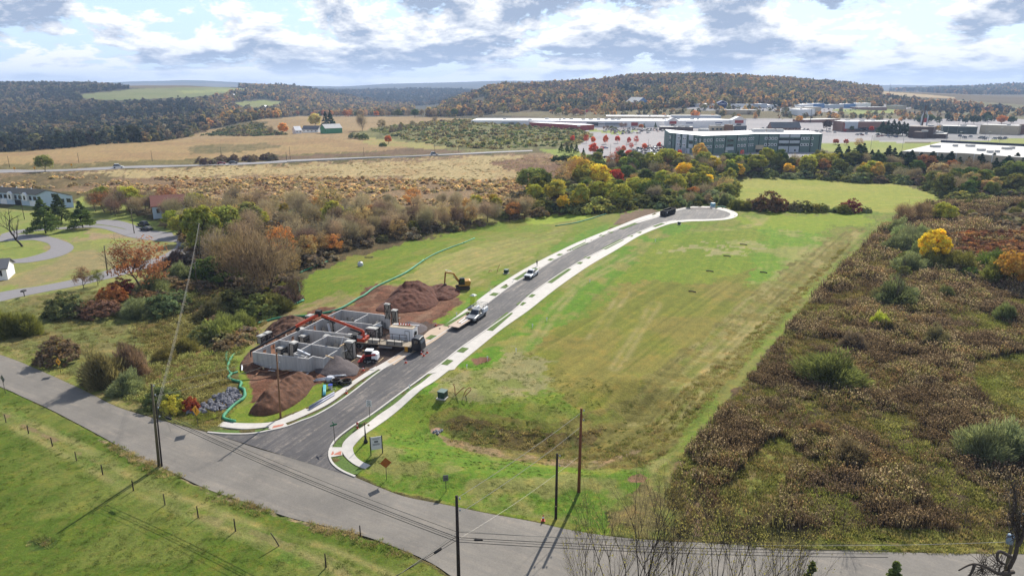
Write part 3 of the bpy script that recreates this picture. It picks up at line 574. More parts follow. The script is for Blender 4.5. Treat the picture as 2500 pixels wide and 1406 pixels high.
def resample(pts, n):
    pts = [Vector(p) for p in pts]; d = [0]
    for a, b in zip(pts[:-1], pts[1:]): d.append(d[-1] + (b - a).length)
    out = []; j = 0
    for i in range(n):
        t = d[-1] * i / (n - 1)
        while j < len(pts) - 2 and d[j + 1] < t: j += 1
        w = (t - d[j]) / max(d[j + 1] - d[j], 1e-9); out.append(pts[j].lerp(pts[j + 1], min(max(w, 0), 1)))
    return out
def sheet(name, Lp, Rp, off, m, n=120, cross=8, thick=0.0, parent=None, world=False):
    a = smooth([g(*p) for p in Lp] if not world else Lp, 8); b = smooth([g(*p) for p in Rp] if not world else Rp, 8)
    a = resample(a, n); b = resample(b, n); mb = MB(); rows = []
    vs = []
    for p, q in zip(a, b):
        for j in range(cross + 1):
            t = j / cross; x = p.x + (q.x - p.x) * t; y = p.y + (q.y - p.y) * t; vs.append((x, y, 0))
    zz = hf(np.array([q[0] for q in vs]), np.array([q[1] for q in vs])) + off
    vs = [(q[0], q[1], z) for q, z in zip(vs, zz)]; w = cross + 1
    fs = [(i * w + j, i * w + j + 1, (i + 1) * w + j + 1, (i + 1) * w + j) for i in range(n - 1) for j in range(cross)]
    mb.add(vs, fs)
    if thick:
        bd = [i * w for i in range(n)] + [(n - 1) * w + j for j in range(1, w)] + [i * w + cross for i in range(n - 2, -1, -1)] + [j for j in range(cross - 1, 0, -1)]
        o = len(mb.v); mb.v += [(vs[i][0], vs[i][1], vs[i][2] - thick) for i in bd]; k = len(bd)
        fz = [(bd[i], o + i, o + (i + 1) % k, bd[(i + 1) % k]) for i in range(k)]; mb.f += fz; mb.m += [0] * k
    return mb.build(name, m, parent)
OLD_FAR = [(-700,660),(-400,745),(-200,805),(0,866),(90,901),(201,951),(281,991),(352,1014),(430,1036),(507,1056)]
OLD_FAR2 = [(867,1165),(927,1190),(992,1213),(1089,1232),(1186,1252),(1300,1273),(1380,1291),(1477,1307),(1574,1317),(1737,1326),(1899,1338),(2100,1346),(2300,1350),(2500,1353),(2800,1356),(3400,1358)]
OLD_NEAR = [(-700,700),(-400,800),(-200,868),(0,944),(50,966),(126,1001),(251,1067),(311,1102),(402,1144),(502,1192),(603,1227),(703,1262),(798,1285),(895,1310),(992,1346),(1057,1376),(1110,1412),(1180,1460),(1300,1530),(1500,1600),(1900,1640),(2500,1650),(3400,1650)]
NEW_L = [(507,1056),(560,1060),(616,1059),(664,1050),(699,1042),(735,1028),(776,1012),(840,973),(920,912),(968,882),(1048,834),(1096,804),(1184,745),(1259,689),(1313,659),(1360,630),(1432,594),(1511,558),(1562,540),(1612,527),(1640,515)]
NEW_R = [(867,1164),(835,1150),(812,1132),(804,1112),(808,1092),(824,1070),(866,1038),(904,1015),(968,968),(1038,917),(1080,886),(1122,852),(1186,807),(1253,759),(1288,726),(1324,698),(1378,662),(1432,630),(1504,594),(1562,566),(1612,546),(1645,538)]
BULB = [(1612,527),(1625,518),(1648,513),(1684,508),(1720,508),(1755,513),(1777,519),(1784,524),(1778,530),(1760,534),(1722,536),(1684,536),(1645,538)]
ROADMASK = [OLD_FAR + OLD_FAR2 + OLD_NEAR[::-1], NEW_L + NEW_R[::-1], BULB]
build_ground()
asph_old = roadmat('old_asphalt', A(146,140,132), A(164,156,144), -math.radians(-28), light=A(188,174,158), var=.14)
asph_new = roadmat('new_asphalt', A(94,92,95), A(138,131,127), -heading((0, 0), RD), light=A(204,190,174), var=.24)
conc = mat('pale_concrete', A(224,218,210,1.2), 0.8, .14, .8); conc_t = mat('tan_concrete', A(222,196,170,1.1), .8, .16, .5)
lanep = mat('path_gravel', A(166,162,164), .85, .1, 1.0)
grassm = mat('strip_grass', A(104,134,52), .95, .5, 3.5, bump=.6)
FARSIDE = OLD_FAR + [(600,1085),(700,1120),(800,1145)] + OLD_FAR2
o = sheet('old_road', OLD_FAR + [(560,1072),(640,1098),(740,1125),(810,1146)] + OLD_FAR2, OLD_NEAR, 0.03, asph_old, 320, 10); struct(o)
o = sheet('new_road', [(507,1055)] + NEW_L[1:], [(867,1166)] + NEW_R[1:], 0.045, asph_new, 260, 10); struct(o)
def fan(name, pxs, off, m, parent=None, thick=0):
    pts = resample(smooth([g(*p) for p in pxs], 6, True) , 90)[:-1]
    c = sum(pts, Vector()) / len(pts); mb = MB(); vs = []; n = len(pts); R_ = 8
    for r in range(R_, 0, -1):
        for p in pts:
            q = c.lerp(p, r / R_); vs.append((q.x, q.y, float(hf(q.x, q.y)) + off))
    vs.append((c.x, c.y, float(hf(c.x, c.y)) + off))
    fs = [(r * n + i, r * n + (i + 1) % n, (r + 1) * n + (i + 1) % n, (r + 1) * n + i) for r in range(R_ - 1) for i in range(n)] + [((R_ - 1) * n + i, (R_ - 1) * n + (i + 1) % n, R_ * n) for i in range(n)]
    mb.add(vs, fs)
    if thick:
        o_ = len(mb.v); mb.v += [(vs[i][0], vs[i][1], vs[i][2] - thick) for i in range(n)]; mb.f += [(i, o_ + i, o_ + (i + 1) % n, (i + 1) % n) for i in range(n)]; mb.m += [0] * n
    return mb.build(name, m, parent)
struct(fan('turning_circle', BULB, 0.052, asph_new))
# highway across the fields
HW_F = [(-600,436),(0,415),(290,407),(560,399),(900,384),(1060,378),(1200,371),(1300,367)]; HW_N = [(-600,446),(0,423),(290,413),(560,404),(900,388),(1060,381),(1200,374),(1300,370)]
struct(sheet('highway', HW_F, HW_N, 0.15, mat('highway_asphalt', A(176,172,172), .8, .08, .3), 120, 4))
# left residential drives
struct(sheet('residential_road', [(-300,780),(0,714),(100,698),(200,678),(280,655),(340,640),(400,622),(430,600),(428,585)], [(-300,820),(0,737),(100,715),(200,696),(300,672),(360,655),(430,640),(462,618),(470,590)], .05, lanep, 90, 5))
struct(sheet('loop_drive', [(-200,652),(0,636),(60,630),(110,616),(124,604),(110,592),(60,585),(0,590),(-200,600)], [(-200,660),(0,645),(80,640),(150,625),(180,606),(160,590),(100,574),(40,573),(0,578)], .05, lanep, 90, 5))
struct(sheet('curved_lane', [(0,578),(10,570),(60,560),(140,556),(240,550),(330,565),(420,575),(440,572)], [(20,582),(40,573),(70,566),(140,561),(240,557),(320,580),(400,590),(452,590)], .06, lanep, 80, 5))
struct(sheet('village_street', [(235,540),(255,537),(300,541),(360,560),(420,568)], [(232,548),(250,549),(300,558),(350,575),(430,585)], .055, lanep, 40, 4))
# kerbs
def ribbon(name, pts, w, h, m, closed=False, sink=0.1):
    pts = [Vector(p) for p in pts]; mb = MB(); n = len(pts); vs = []
    for i, p in enumerate(pts):
        t = (pts[min(i + 1, n - 1)] - pts[max(i - 1, 0)]); t.z = 0; t.normalize(); q = Vector((t.y, -t.x, 0)) * w / 2
        for s_, zz in ((-1, -sink), (-1, h), (1, h), (1, -sink)): vs.append((p.x + q.x * s_, p.y + q.y * s_, p.z + zz))
    fs = [(i * 4 + j, i * 4 + j + 1, i * 4 + 5 + j, i * 4 + 4 + j) for i in range(n - 1) for j in range(3)]
    fs += [(0, 1, 2, 3), (n * 4 - 4, n * 4 - 1, n * 4 - 2, n * 4 - 3)]
    mb.add(vs, fs); return mb.build(name, m)
kl = resample(smooth([g(*p) for p in NEW_L], 6), 220); kr = resample(smooth([g(*p) for p in NEW_R], 6), 220)
struct(ribbon('left_kerb', [p for p in kl], .28, .15, conc)); struct(ribbon('right_kerb', [p for p in kr], .28, .15, conc))
struct(ribbon('circle_kerb', resample(smooth([g(*p) for p in BULB], 6), 90), .28, .15, conc))
# pavements: near loose-standing walks, then one concrete band with aprons
struct(sheet('left_pavement', [(546,1030),(600,1034),(664,1031),(712,1013),(750,996),(818,960),(870,925),(917,895)], [(530,1041),(597,1048),(658,1042),(696,1034),(744,1015),(808,983),(872,935),(926,901)], .10, conc, 80, 4, .2))
struct(sheet('left_apron', [(905,903),(960,872),(1000,844),(1040,816),(1090,790),(1144,750),(1216,697),(1288,653),(1360,616),(1432,583),(1540,540),(1612,517),(1652,510)], [(935,902),(968,885),(1048,838),(1096,807),(1150,770),(1184,747),(1259,691),(1313,661),(1360,632),(1432,596),(1511,560),(1612,529),(1645,516)], .075, conc, 200, 5, .2))
struct(sheet('right_pavement', [(892,1145),(868,1136),(845,1118),(835,1098),(843,1075),(888,1041),(927,1012),(987,967),(1055,914)], [(904,1136),(885,1128),(869,1115),(862,1098),(868,1084),(925,1038),(985,991),(1034,948),(1103,899)], .10, conc, 90, 4, .2))
struct(sheet('right_apron', [(1043,914),(1080,885),(1122,851),(1186,806),(1253,758),(1288,725),(1324,697),(1378,661),(1432,629),(1504,593),(1562,565),(1612,545),(1650,538)], [(1110,902),(1120,890),(1162,855),(1224,805),(1288,760),(1326,730),(1362,702),(1410,668),(1450,642),(1512,606),(1568,573),(1626,550),(1660,543)], .075, conc, 200, 5, .2))
rim = [(1645,513),(1684,505),(1722,504),(1758,507),(1786,514),(1801,523),(1795,531),(1770,537),(1722,540),(1684,541),(1655,544)]
struct(sheet('circle_pavement', [(1645,516),(1684,509),(1722,508.5),(1755,513),(1774,518),(1784,524),(1778,530),(1760,534),(1722,536),(1684,536.5),(1650,539)], rim, .075, conc, 120, 4, .2))
struct(sheet('left_corner_verge', [(540,1049),(597,1051),(640,1047),(658,1044)], [(515,1053),(580,1059),(640,1055),(664,1049)], .055, grassm, 20, 2))
struct(sheet('left_verge', [(697,1036),(744,1019),(808,988),(872,940),(924,904)], [(703,1040),(758,1019),(824,982),(880,942),(928,909)], .055, grassm, 60, 3))
struct(sheet('right_verge', [(812,1093),(828,1072),(869,1040),(927,999),(992,953),(1042,918)], [(833,1095),(842,1074),(885,1042),(925,1013),(985,968),(1053,916)], .055, grassm, 60, 3))
struct(sheet('right_corner_verge', [(808,1118),(820,1138),(848,1155),(872,1158)], [(836,1112),(845,1122),(866,1138),(886,1146)], .055, grassm, 24, 3))
rampm = mat('red_ramp_paving', A(226,142,116), .8, .12, 3)
for q in ([(664,1047),(690,1041),(694,1036),(668,1041)], [(808,1112),(833,1112),(834,1103),(812,1103)]):
    mb = MB(); mb.add([g(*p, .13) for p in q], [(0, 1, 2, 3)]); tag(mb.build('tactile_paving', rampm), 'red tactile paving at the %s kerb ramp of the new road' % ('left' if q[0][0] < 700 else 'right'), 'paving', 'red tactile pads at the kerb ramps')
for q in ([(655,1047),(664,1049),(703,1040),(697,1034),(668,1040),(658,1043)], [(805,1118),(808,1093),(836,1093),(836,1112)]):
    mb = MB(); mb.add([g(*p, .12) for p in q], [tuple(range(len(q)))]); struct(mb.build('kerb_ramp', conc))
# planting strips let into the concrete
def patch(name, a, b, w=1.5):
    p = Vector(g(*a)); q = Vector(g(*b)); d = (q - p); d.z = 0; d.normalize(); n_ = Vector((d.y, -d.x, 0)) * w / 2
    L_ = [tuple(p + n_), tuple(q + n_)]; R_ = [tuple(p - n_), tuple(q - n_)]
    struct(sheet(name, L_, R_, .115, grassm, max(3, int((q - p).length / 1.5)), 2, .03, world=True))
def c4(x, y): return (1000 + .36 * x, 450 + .36 * y)
for x, y in [(150,1040),(575,748),(648,698),(845,578),(962,513),(1022,480),(1305,350),(1362,327),(250,1208),(357,1125),(757,811),(822,757),(1150,535),(1205,499),(1497,352),(1555,328)]:
    u, v = c4(x, y); p = Vector(g(u, v)); d = Vector((RD.x, RD.y, 0)); mb = MB()
    a = p - d * 1.15; b = p + d * 1.15; n_ = Vector((d.y, -d.x, 0)) * .8
    struct(sheet('planting_strip', [tuple(a + n_), tuple(b + n_)], [tuple(a - n_), tuple(b - n_)], .115, grassm, 4, 2, .03, world=True))
for a, b in [((245,965),(412,868)),((720,650),(800,600)),((1092,448),(1200,398)),((1432,305),(1540,265)),((540,993),(680,873)),((945,670),(1080,575)),((1315,442),(1440,378)),((1655,290),(1720,267))]:
    patch('planting_strip', c4(*a), c4(*b))
# dirty apron of the site entrance
struct(sheet('site_entrance', [(945,884),(985,857),(1020,833),(1050,806),(1085,793)], [(962,892),(1000,866),(1045,843),(1085,816),(1110,795)], .095, conc_t, 30, 4))
# ------------------------------------------------------------------ foliage prototypes (shared meshes)
LEAF = leafmat('foliage'); LEAFI = leafmat('foliage_scatter', inst=True)
BARK = mat('bark', A(96, 84, 74), .9, .3, 3, bump=.5); BARKD = mat('dark_bark', A(70, 62, 56), .9, .3, 3, bump=.5)
def cards(rs, cen, nrm, size, aspect=1.0, jit=0.35):
    """leaf-sized quads, randomly turned about the given normals"""
    n = len(cen); nr = nrm + rs.normal(0, .55, (n, 3)); nr /= np.linalg.norm(nr, axis=1)[:, None] + 1e-9
    r = rs.normal(0, 1, (n, 3)); a = np.cross(nr, r); a /= np.linalg.norm(a, axis=1)[:, None] + 1e-9; b = np.cross(nr, a)
    s = (size * (1 + jit * rs.uniform(-1, 1, n)))[:, None] if np.ndim(size) == 0 else size[:, None]
    a = a * s; b = b * s * aspect
    V = np.stack([cen - a * .5 - b * .5, cen + a * .5 - b * .25, cen + a * .35 + b * .5, cen - a * .3 + b * .4], 1).reshape(-1, 3)
    return V, np.arange(4 * n).reshape(n, 4)
def crown_mesh(name, seed, nclump, ncard, rx, rz, zc, size, shape='round', m=None, spread=.3, hue=.12):
    rs = np.random.RandomState(seed); C = []; T = []
    for i in range(nclump):
        th = rs.uniform(0, 2 * math.pi); ph = math.acos(rs.uniform(-0.75, 1)); rr = rs.uniform(.45, 1) ** .6
        if shape == 'round': p = np.array([math.cos(th) * math.sin(ph) * rx * rr, math.sin(th) * math.sin(ph) * rx * rr, zc + math.cos(ph) * rz * rr]); cr = rx * spread * rs.uniform(.7, 1.3)
        elif shape == 'cone':
            t = rs.uniform(0, 1) ** .8; q = (1 - t) * rx * rs.uniform(.55, 1.05) + .04; p = np.array([math.cos(th) * q, math.sin(th) * q, zc + rz * (2 * t - 1) - .12 * q]); cr = rx * spread * (1.1 - .92 * t)
        elif shape == 'dome':
            q = math.sqrt(rs.uniform(0, 1)) * rx; top = rz * math.sqrt(max(0.05, 1 - (q / rx) ** 2)); p = np.array([math.cos(th) * q, math.sin(th) * q, rs.uniform(.25, 1) * top]); cr = rx * spread * rs.uniform(.6, 1.2)
        k = max(3, int(ncard / nclump * rs.uniform(.6, 1.4))); d = rs.normal(0, 1, (k, 3)); d /= np.linalg.norm(d, axis=1)[:, None]
        d *= (rs.uniform(.2, 1, k) ** .5)[:, None] * cr; d[:, 2] *= .65 if shape != 'cone' else .35
        C.append(p + d); b = rs.uniform(.72, 1.28); h = rs.uniform(-hue, hue)
        T.append(np.clip(np.array([b * (1 + h), b, b * (1 - h)]) * (1 + rs.uniform(-.22, .22, (k, 1))), .2, 2))
    C = np.concatenate(C); T = np.concatenate(T); C[:, 2] = np.maximum(C[:, 2], .12)
    nr = C - np.array([0, 0, zc if shape != 'dome' else 0]); nr /= np.linalg.norm(nr, axis=1)[:, None] + 1e-6
    nr[:, 2] += .25
    V, Fq = cards(rs, C, nr, size, 1.0)
    return meshnp(name, V, Fq, m or LEAF, np.repeat(T, 4, 0))
def limb_tree(seed, height, r0, levels=4, spread=.55, first=.3, nk=3, up=.25, mi=0, n=5, gnarl=.18, straight=False):
    """tapered trunk and limbs; returns (trunk MB, twigs MB)"""
    rnd = random.Random(seed); T = MB(); B = MB()
    def grow(p, d, L_, r, lev):
        pts = [p]; q = p; dd = d.copy(); k = 4 if lev < 2 else 3
        for i in range(k):
            dd = (dd + Vector((rnd.uniform(-1, 1), rnd.uniform(-1, 1), rnd.uniform(-.4, .8))) * gnarl).normalized(); q = q + dd * L_ / k; pts.append(q)
        r1 = r * (.55 if lev < levels else .3); rs_ = [r + (r1 - r) * i / k for i in range(k + 1)]
        (T if lev <= 1 else B).tube(pts, rs_, n if lev < 2 else (4 if lev < 3 else 3), cap=False)
        if lev >= levels: return
        m_ = nk + (1 if rnd.random() < .5 else 0)
        for i in range(m_):
            t = rnd.uniform(.35, 1) if lev else rnd.uniform(first, 1); idx = min(int(t * k), k - 1); s = pts[idx].lerp(pts[idx + 1], t * k - idx)
            a = rnd.uniform(0, 2 * math.pi); side = Vector((math.cos(a), math.sin(a), up))
            nd = (dd * (1 - spread) + side * spread).normalized(); grow(s, nd, L_ * rnd.uniform(.5, .78), r1 * rnd.uniform(.6, .95) if i else r1, lev + 1)
        grow(pts[-1], dd, L_ * .7, r1, lev + 1)
    grow(Vector((0, 0, -.3)), Vector((rnd.uniform(-.08, .08), rnd.uniform(-.08, .08), 1)).normalized(), height * .42, r0, 0)
    return T, B
PROTO = {}
def proto(kind, seed, crown_me, trunk_me, h):
    PROTO.setdefault(kind, []).append((crown_me, trunk_me, h))
def mbmesh(mb, name, m):
    me = mb.mesh(name); me.materials.append(m); return me
def poly_of(me): return me
def twig_mesh(name, seed, n, rx, rz, zc, ln, w):
    rs = np.random.RandomState(seed); cl = rs.normal(0, 1, (26, 3)) + np.array([0, 0, .15]); cl /= np.linalg.norm(cl, axis=1)[:, None]; cl *= rs.uniform(.35, 1, (26, 1)) ** .6 * .75
    k = rs.randint(0, 26, n); d = rs.normal(0, .2, (n, 3)) + cl[k]; c = d * np.array([rx, rx, rz]) + np.array([0, 0, zc]); c[:, 2] = np.maximum(c[:, 2], .8)
    dr = c - np.array([0, 0, zc - rz * 1.1]); dr /= np.linalg.norm(dr, axis=1)[:, None]; dr = dr + rs.normal(0, .6, (n, 3)); dr[:, 2] += .4; dr /= np.linalg.norm(dr, axis=1)[:, None]
    sd_ = np.cross(dr, rs.normal(0, 1, (n, 3))); sd_ /= np.linalg.norm(sd_, axis=1)[:, None]; L_ = (ln * rs.uniform(.5, 1.4, n))[:, None]
    V = np.stack([c - sd_ * w, c + sd_ * w, c + dr * L_ + sd_ * w * .3, c + dr * L_ - sd_ * w * .3], 1).reshape(-1, 3); tt_ = np.repeat(rs.uniform(.7, 1.3, (n, 1)) * np.ones((1, 3)), 4, 0)
    return meshnp(name, V, np.arange(4 * n).reshape(n, 4), LEAF, tt_)
def init_protos():
    for s in range(6):      # broad leafy trees, 10 m
        T, B = limb_tree(10 + s, 10, .2, 2, .6, .35, 3)
        T.add(B.v, B.f)
        sh = [(4.3, 3.9, 5.7), (3.9, 4.3, 5.6), (4.8, 3.6, 5.3), (3.6, 4.5, 5.6), (4.5, 4.0, 5.4), (4.1, 3.7, 5.9)][s]
        proto('leafy', s, crown_mesh('leafy_crown', 20 + s, 85, 5600, sh[0], sh[1], sh[2], .4, spread=.27), mbmesh(T, 'leafy_trunk', BARK), 10)
    for s in range(3):      # sparse autumn trees with limbs showing
        T, B = limb_tree(30 + s, 10, .2, 4, .5, .25, 3); T.add(B.v, B.f)
        proto('sparse', s, crown_mesh('sparse_crown', 40 + s, 70, 2600, 4.0, 4.1, 5.8, .24, spread=.3), mbmesh(T, 'sparse_trunk', BARK), 10)
    for s in range(4):      # leafless brown trees: a haze of fine upright twigs round the limbs
        T, B = limb_tree(50 + s, 9.5, .15, 3, .42, .15, 3, up=.55); T.add(B.v, B.f)
        proto('bare', s, twig_mesh('bare_twigs', 60 + s, 3600, 3.7 + .4 * (s % 2), 4.2, 5.6, .7, .032), mbmesh(T, 'bare_trunk', BARK), 10)
    for s in range(4):      # young thin-stemmed trees seen close
        T = MB(); B = MB()
        for a in range(3):
            T2, B2 = limb_tree(150 + s * 5 + a, 10.5, .085, 5, .4, .1, 2, up=.5, n=5, gnarl=.14); w = Matrix.Translation((.4 * math.cos(a * 2.1), .4 * math.sin(a * 2.1), 0)) @ Matrix.Rotation(a * 2.1, 4, 'Z') @ Matrix.Rotation(.14, 4, 'X')
            T.add([tuple(w @ Vector(q)) for q in T2.v], T2.f); B.add([tuple(w @ Vector(q)) for q in B2.v], B2.f)
        rs = np.random.RandomState(s); vs = np.array(B.v); c = vs[rs.randint(0, len(vs), 420)] + rs.normal(0, .08, (420, 3)); V, Fq = cards(rs, c, rs.normal(0, 1, (420, 3)), .1); o = len(B.v)
        nf = len(B.f); B.add([tuple(q) for q in V], [tuple(int(i) for i in f) for f in Fq], 1)
        me = B.mesh('sapling_twigs'); me.materials.append(BARK); me.materials.append(LEAF); me.polygons.foreach_set('material_index', B.m)
        ta_ = me.attributes.new('tint', 'FLOAT_COLOR', 'POINT'); ta_.data.foreach_set('color', np.ones(4 * len(me.vertices), np.float32))
        proto('sapling', s, me, mbmesh(T, 'sapling_stem', BARK), 10)
    for s in range(3):
        T, B = limb_tree(70 + s, 12, .25, 2, .4, .3, 3); mb = MB(); mb.tube([(0, 0, -.3), (0, 0, 4), (.1, 0, 11)], [.24, .18, .04], 7)
        proto('conifer', s, crown_mesh('conifer_crown', 80 + s, 110, 5200, 3.6, 5.4, 6.2, .42, 'cone', spread=.27, hue=.05), mbmesh(mb, 'conifer_trunk', BARKD), 12)
    for s in range(3):      # white pines: broad irregular
        T, B = limb_tree(90 + s, 10, .24, 1, .7, .2, 4)
        proto('pine', s, crown_mesh('pine_crown', 90 + s, 95, 6400, 4.5, 4.7, 5.9, .36, 'cone', spread=.34, hue=.05), mbmesh(T, 'pine_trunk', BARKD), 10.5)
    for s in range(5):      # shrubs, 3 m
        proto('shrub', s, crown_mesh('shrub', 100 + s, 130, 5000, 2.2, 2.8, 0, .16, 'dome', spread=.17, hue=.08), None, 3)
    for s in range(4):      # fine-leaved willowy domes, 3 m
        rs = np.random.RandomState(170 + s); n = 11000; lob = rs.normal(0, 1, (16, 3)); lob[:, 2] = np.abs(lob[:, 2]); lob /= np.linalg.norm(lob, axis=1)[:, None]
        d = rs.normal(0, 1, (n, 3)); d[:, 2] = np.abs(d[:, 2]); d /= np.linalg.norm(d, axis=1)[:, None]; q = d @ lob.T; kk = np.argmax(q, axis=1); amp = rs.uniform(.25, .62, 16); bump = .62 + amp[kk] * np.max(q, axis=1) ** 9
        c = d * (rs.uniform(.1, 1.12, n) ** .5 * bump)[:, None] * np.array([1.75, 1.75, 2.7]); c[:, 2] = np.maximum(c[:, 2] - .3, .03); dr = d + rs.normal(0, .35, (n, 3)); dr[:, 2] += .5; dr /= np.linalg.norm(dr, axis=1)[:, None]
        sw = np.cross(dr, rs.normal(0, 1, (n, 3))); sw /= np.linalg.norm(sw, axis=1)[:, None]; L_ = rs.uniform(.15, .42, n)[:, None]; w = .022
        V = np.stack([c - sw * w, c + sw * w, c + dr * L_ + sw * w * .5, c + dr * L_ - sw * w * .5], 1).reshape(-1, 3); b = (.35 + 1.2 * fbm(c[:, 0] * 1.5 + 9, c[:, 1] * 1.5 + c[:, 2], 5 + s, 3)) * rs.uniform(.65, 1.35, n) * rs.uniform(.8, 1.2, 16)[kk]
        proto('willow', s, meshnp('willow_shrub', V, np.arange(4 * n).reshape(n, 4), LEAF, np.repeat(b[:, None] * np.array([[1, 1, 1]]), 4, 0)), None, 3)
    for s in range(3):      # twiggy leafless brush
        T, B = limb_tree(120 + s, 3.2, .05, 4, .6, .02, 5, up=.5, n=3); mb = MB()
        for a in range(4):
            T2, B2 = limb_tree(130 + s * 5 + a, 3.0, .045, 4, .55, .02, 3, up=.6, n=3); w = Matrix.Rotation(a * 1.6, 4, 'Z') @ Matrix.Rotation(.35, 4, 'X')
            mb.add([tuple(w @ Vector(q)) for q in T2.v + B2.v], T2.f + [tuple(i + len(T2.v) for i in f) for f in B2.f])
        me = mb.mesh('brush'); me.materials.append(LEAF); proto('brush', s, me, None, 3)
init_protos()
LT = {'willow': 'shrub', 'sapling': 'tree', 'leafy': 'tree', 'sparse': 'tree', 'bare': 'tree', 'conifer': 'conifer', 'pine': 'pine tree', 'shrub': 'shrub', 'brush': 'shrub'}
NMS = {'willow': 'shrub', 'sapling': 'bare_tree', 'leafy': 'leafy_tree', 'sparse': 'autumn_tree', 'bare': 'bare_tree', 'conifer': 'conifer', 'pine': 'pine_tree', 'shrub': 'shrub', 'brush': 'bare_shrub'}
RND = random.Random(7)
def tree(kind, pos, h, color, label, group=None, wid=1.0, var=None, rz=None, dark=False):
    pr = PROTO[kind]; cm, tm, h0 = pr[RND.randrange(len(pr)) if var is None else var % len(pr)]; s = h / h0
    rz = RND.uniform(0, 6.28) if rz is None else rz
    if tm is None:
        o = bpy.data.objects.new(NMS[kind], cm); COL.objects.link(o); o.location = pos; o.rotation_euler = (0, 0, rz); o.scale = (s * wid, s * wid, s)
        o.color = (*color, 1); tag(o, label, LT[kind], group); return o
    r = thing(NMS[kind], label, LT[kind], pos, rz, group); r.scale = (s * wid, s * wid, s)
    c = bpy.data.objects.new('crown', cm); t = bpy.data.objects.new('trunk', tm)
    for q in (c, t): COL.objects.link(q); q.parent = r
    c.color = (*color, 1); return r
def T(r, g_, b, k=1.0): g2 = (r + g_ + b) / 3; f = .82; return A(g2 + (r - g2) * f, g2 + (g_ - g2) * f, g2 + (b - g2) * f, k * 2.45)
CY = T(206,178,50); CYG = T(150,148,54); COR = T(184,120,64); CRED = T(180,68,50); COL_OL = T(112,114,54); CGR = T(86,104,50); CDG = T(56,78,50)
CBR = T(132,116,100); CBR2 = T(148,130,110); CSAGE = T(122,130,92); CRUST = T(150,96,62); CRUSTD = T(136,88,62,.75); CTAN = T(164,136,92); CPUR = T(108,86,84); CMAR = T(110,56,50)
CNAME = {CY:'yellow', CYG:'yellow-green', COR:'orange', CRED:'bright red', COL_OL:'olive green', CGR:'green', CDG:'dark green', CBR:'brown', CBR2:'pale brown', CSAGE:'grey-green', CRUST:'rusty', CRUSTD:'dark rusty', CTAN:'tan', CPUR:'purplish', CMAR:'dark red'}
KN = {'willow':'willowy shrub','leafy':'leafy tree','sparse':'thin-leaved tree','bare':'leafless tree','conifer':'pointed evergreen','pine':'broad pine','shrub':'bushy shrub','brush':'leafless bush'}
def belt(poly, n, mix, hr, where, group, seed, gap=3.0, wid=(.85, 1.25), ground_v=None, zmax=None):
    """n plants inside a photo polygon (their feet), evenly over the ground"""
    rs = random.Random(seed); gp = [g(*p) for p in poly]; x0 = min(p[0] for p in gp); x1 = max(p[0] for p in gp); y0 = min(p[1] for p in gp); y1 = max(p[1] for p in gp)
    out = []; tries = 0; gx = [(p[0], p[1]) for p in gp]
    while len(out) < n and tries < 20000:
        tries += 1; x = rs.uniform(x0, x1); y = rs.uniform(y0, y1)
        if not inside(gx, np.array([x]), np.array([y]))[0]: continue
        if any((x - q[0]) ** 2 + (y - q[1]) ** 2 < gap * gap for q in out): continue
        out.append((x, y))
    tot = sum(m[2] for m in mix)
    for x, y in out:
        r = rs.uniform(0, tot); 
        for kind, c, w in mix:
            r -= w
            if r <= 0: break
        h = rs.uniform(*hr) * (.5 if kind in ('shrub', 'brush') and hr[1] > 5 else 1); v = rs.uniform(.82, 1.2)
        nm = CNAME[c]; cc = tuple(q * v * rs.uniform(.93, 1.07) for q in c)
        tree(kind, gz(x, y, -.1), h, cc, '%s %s %s' % (nm, KN[kind], where), group, rs.uniform(*wid))
    return out
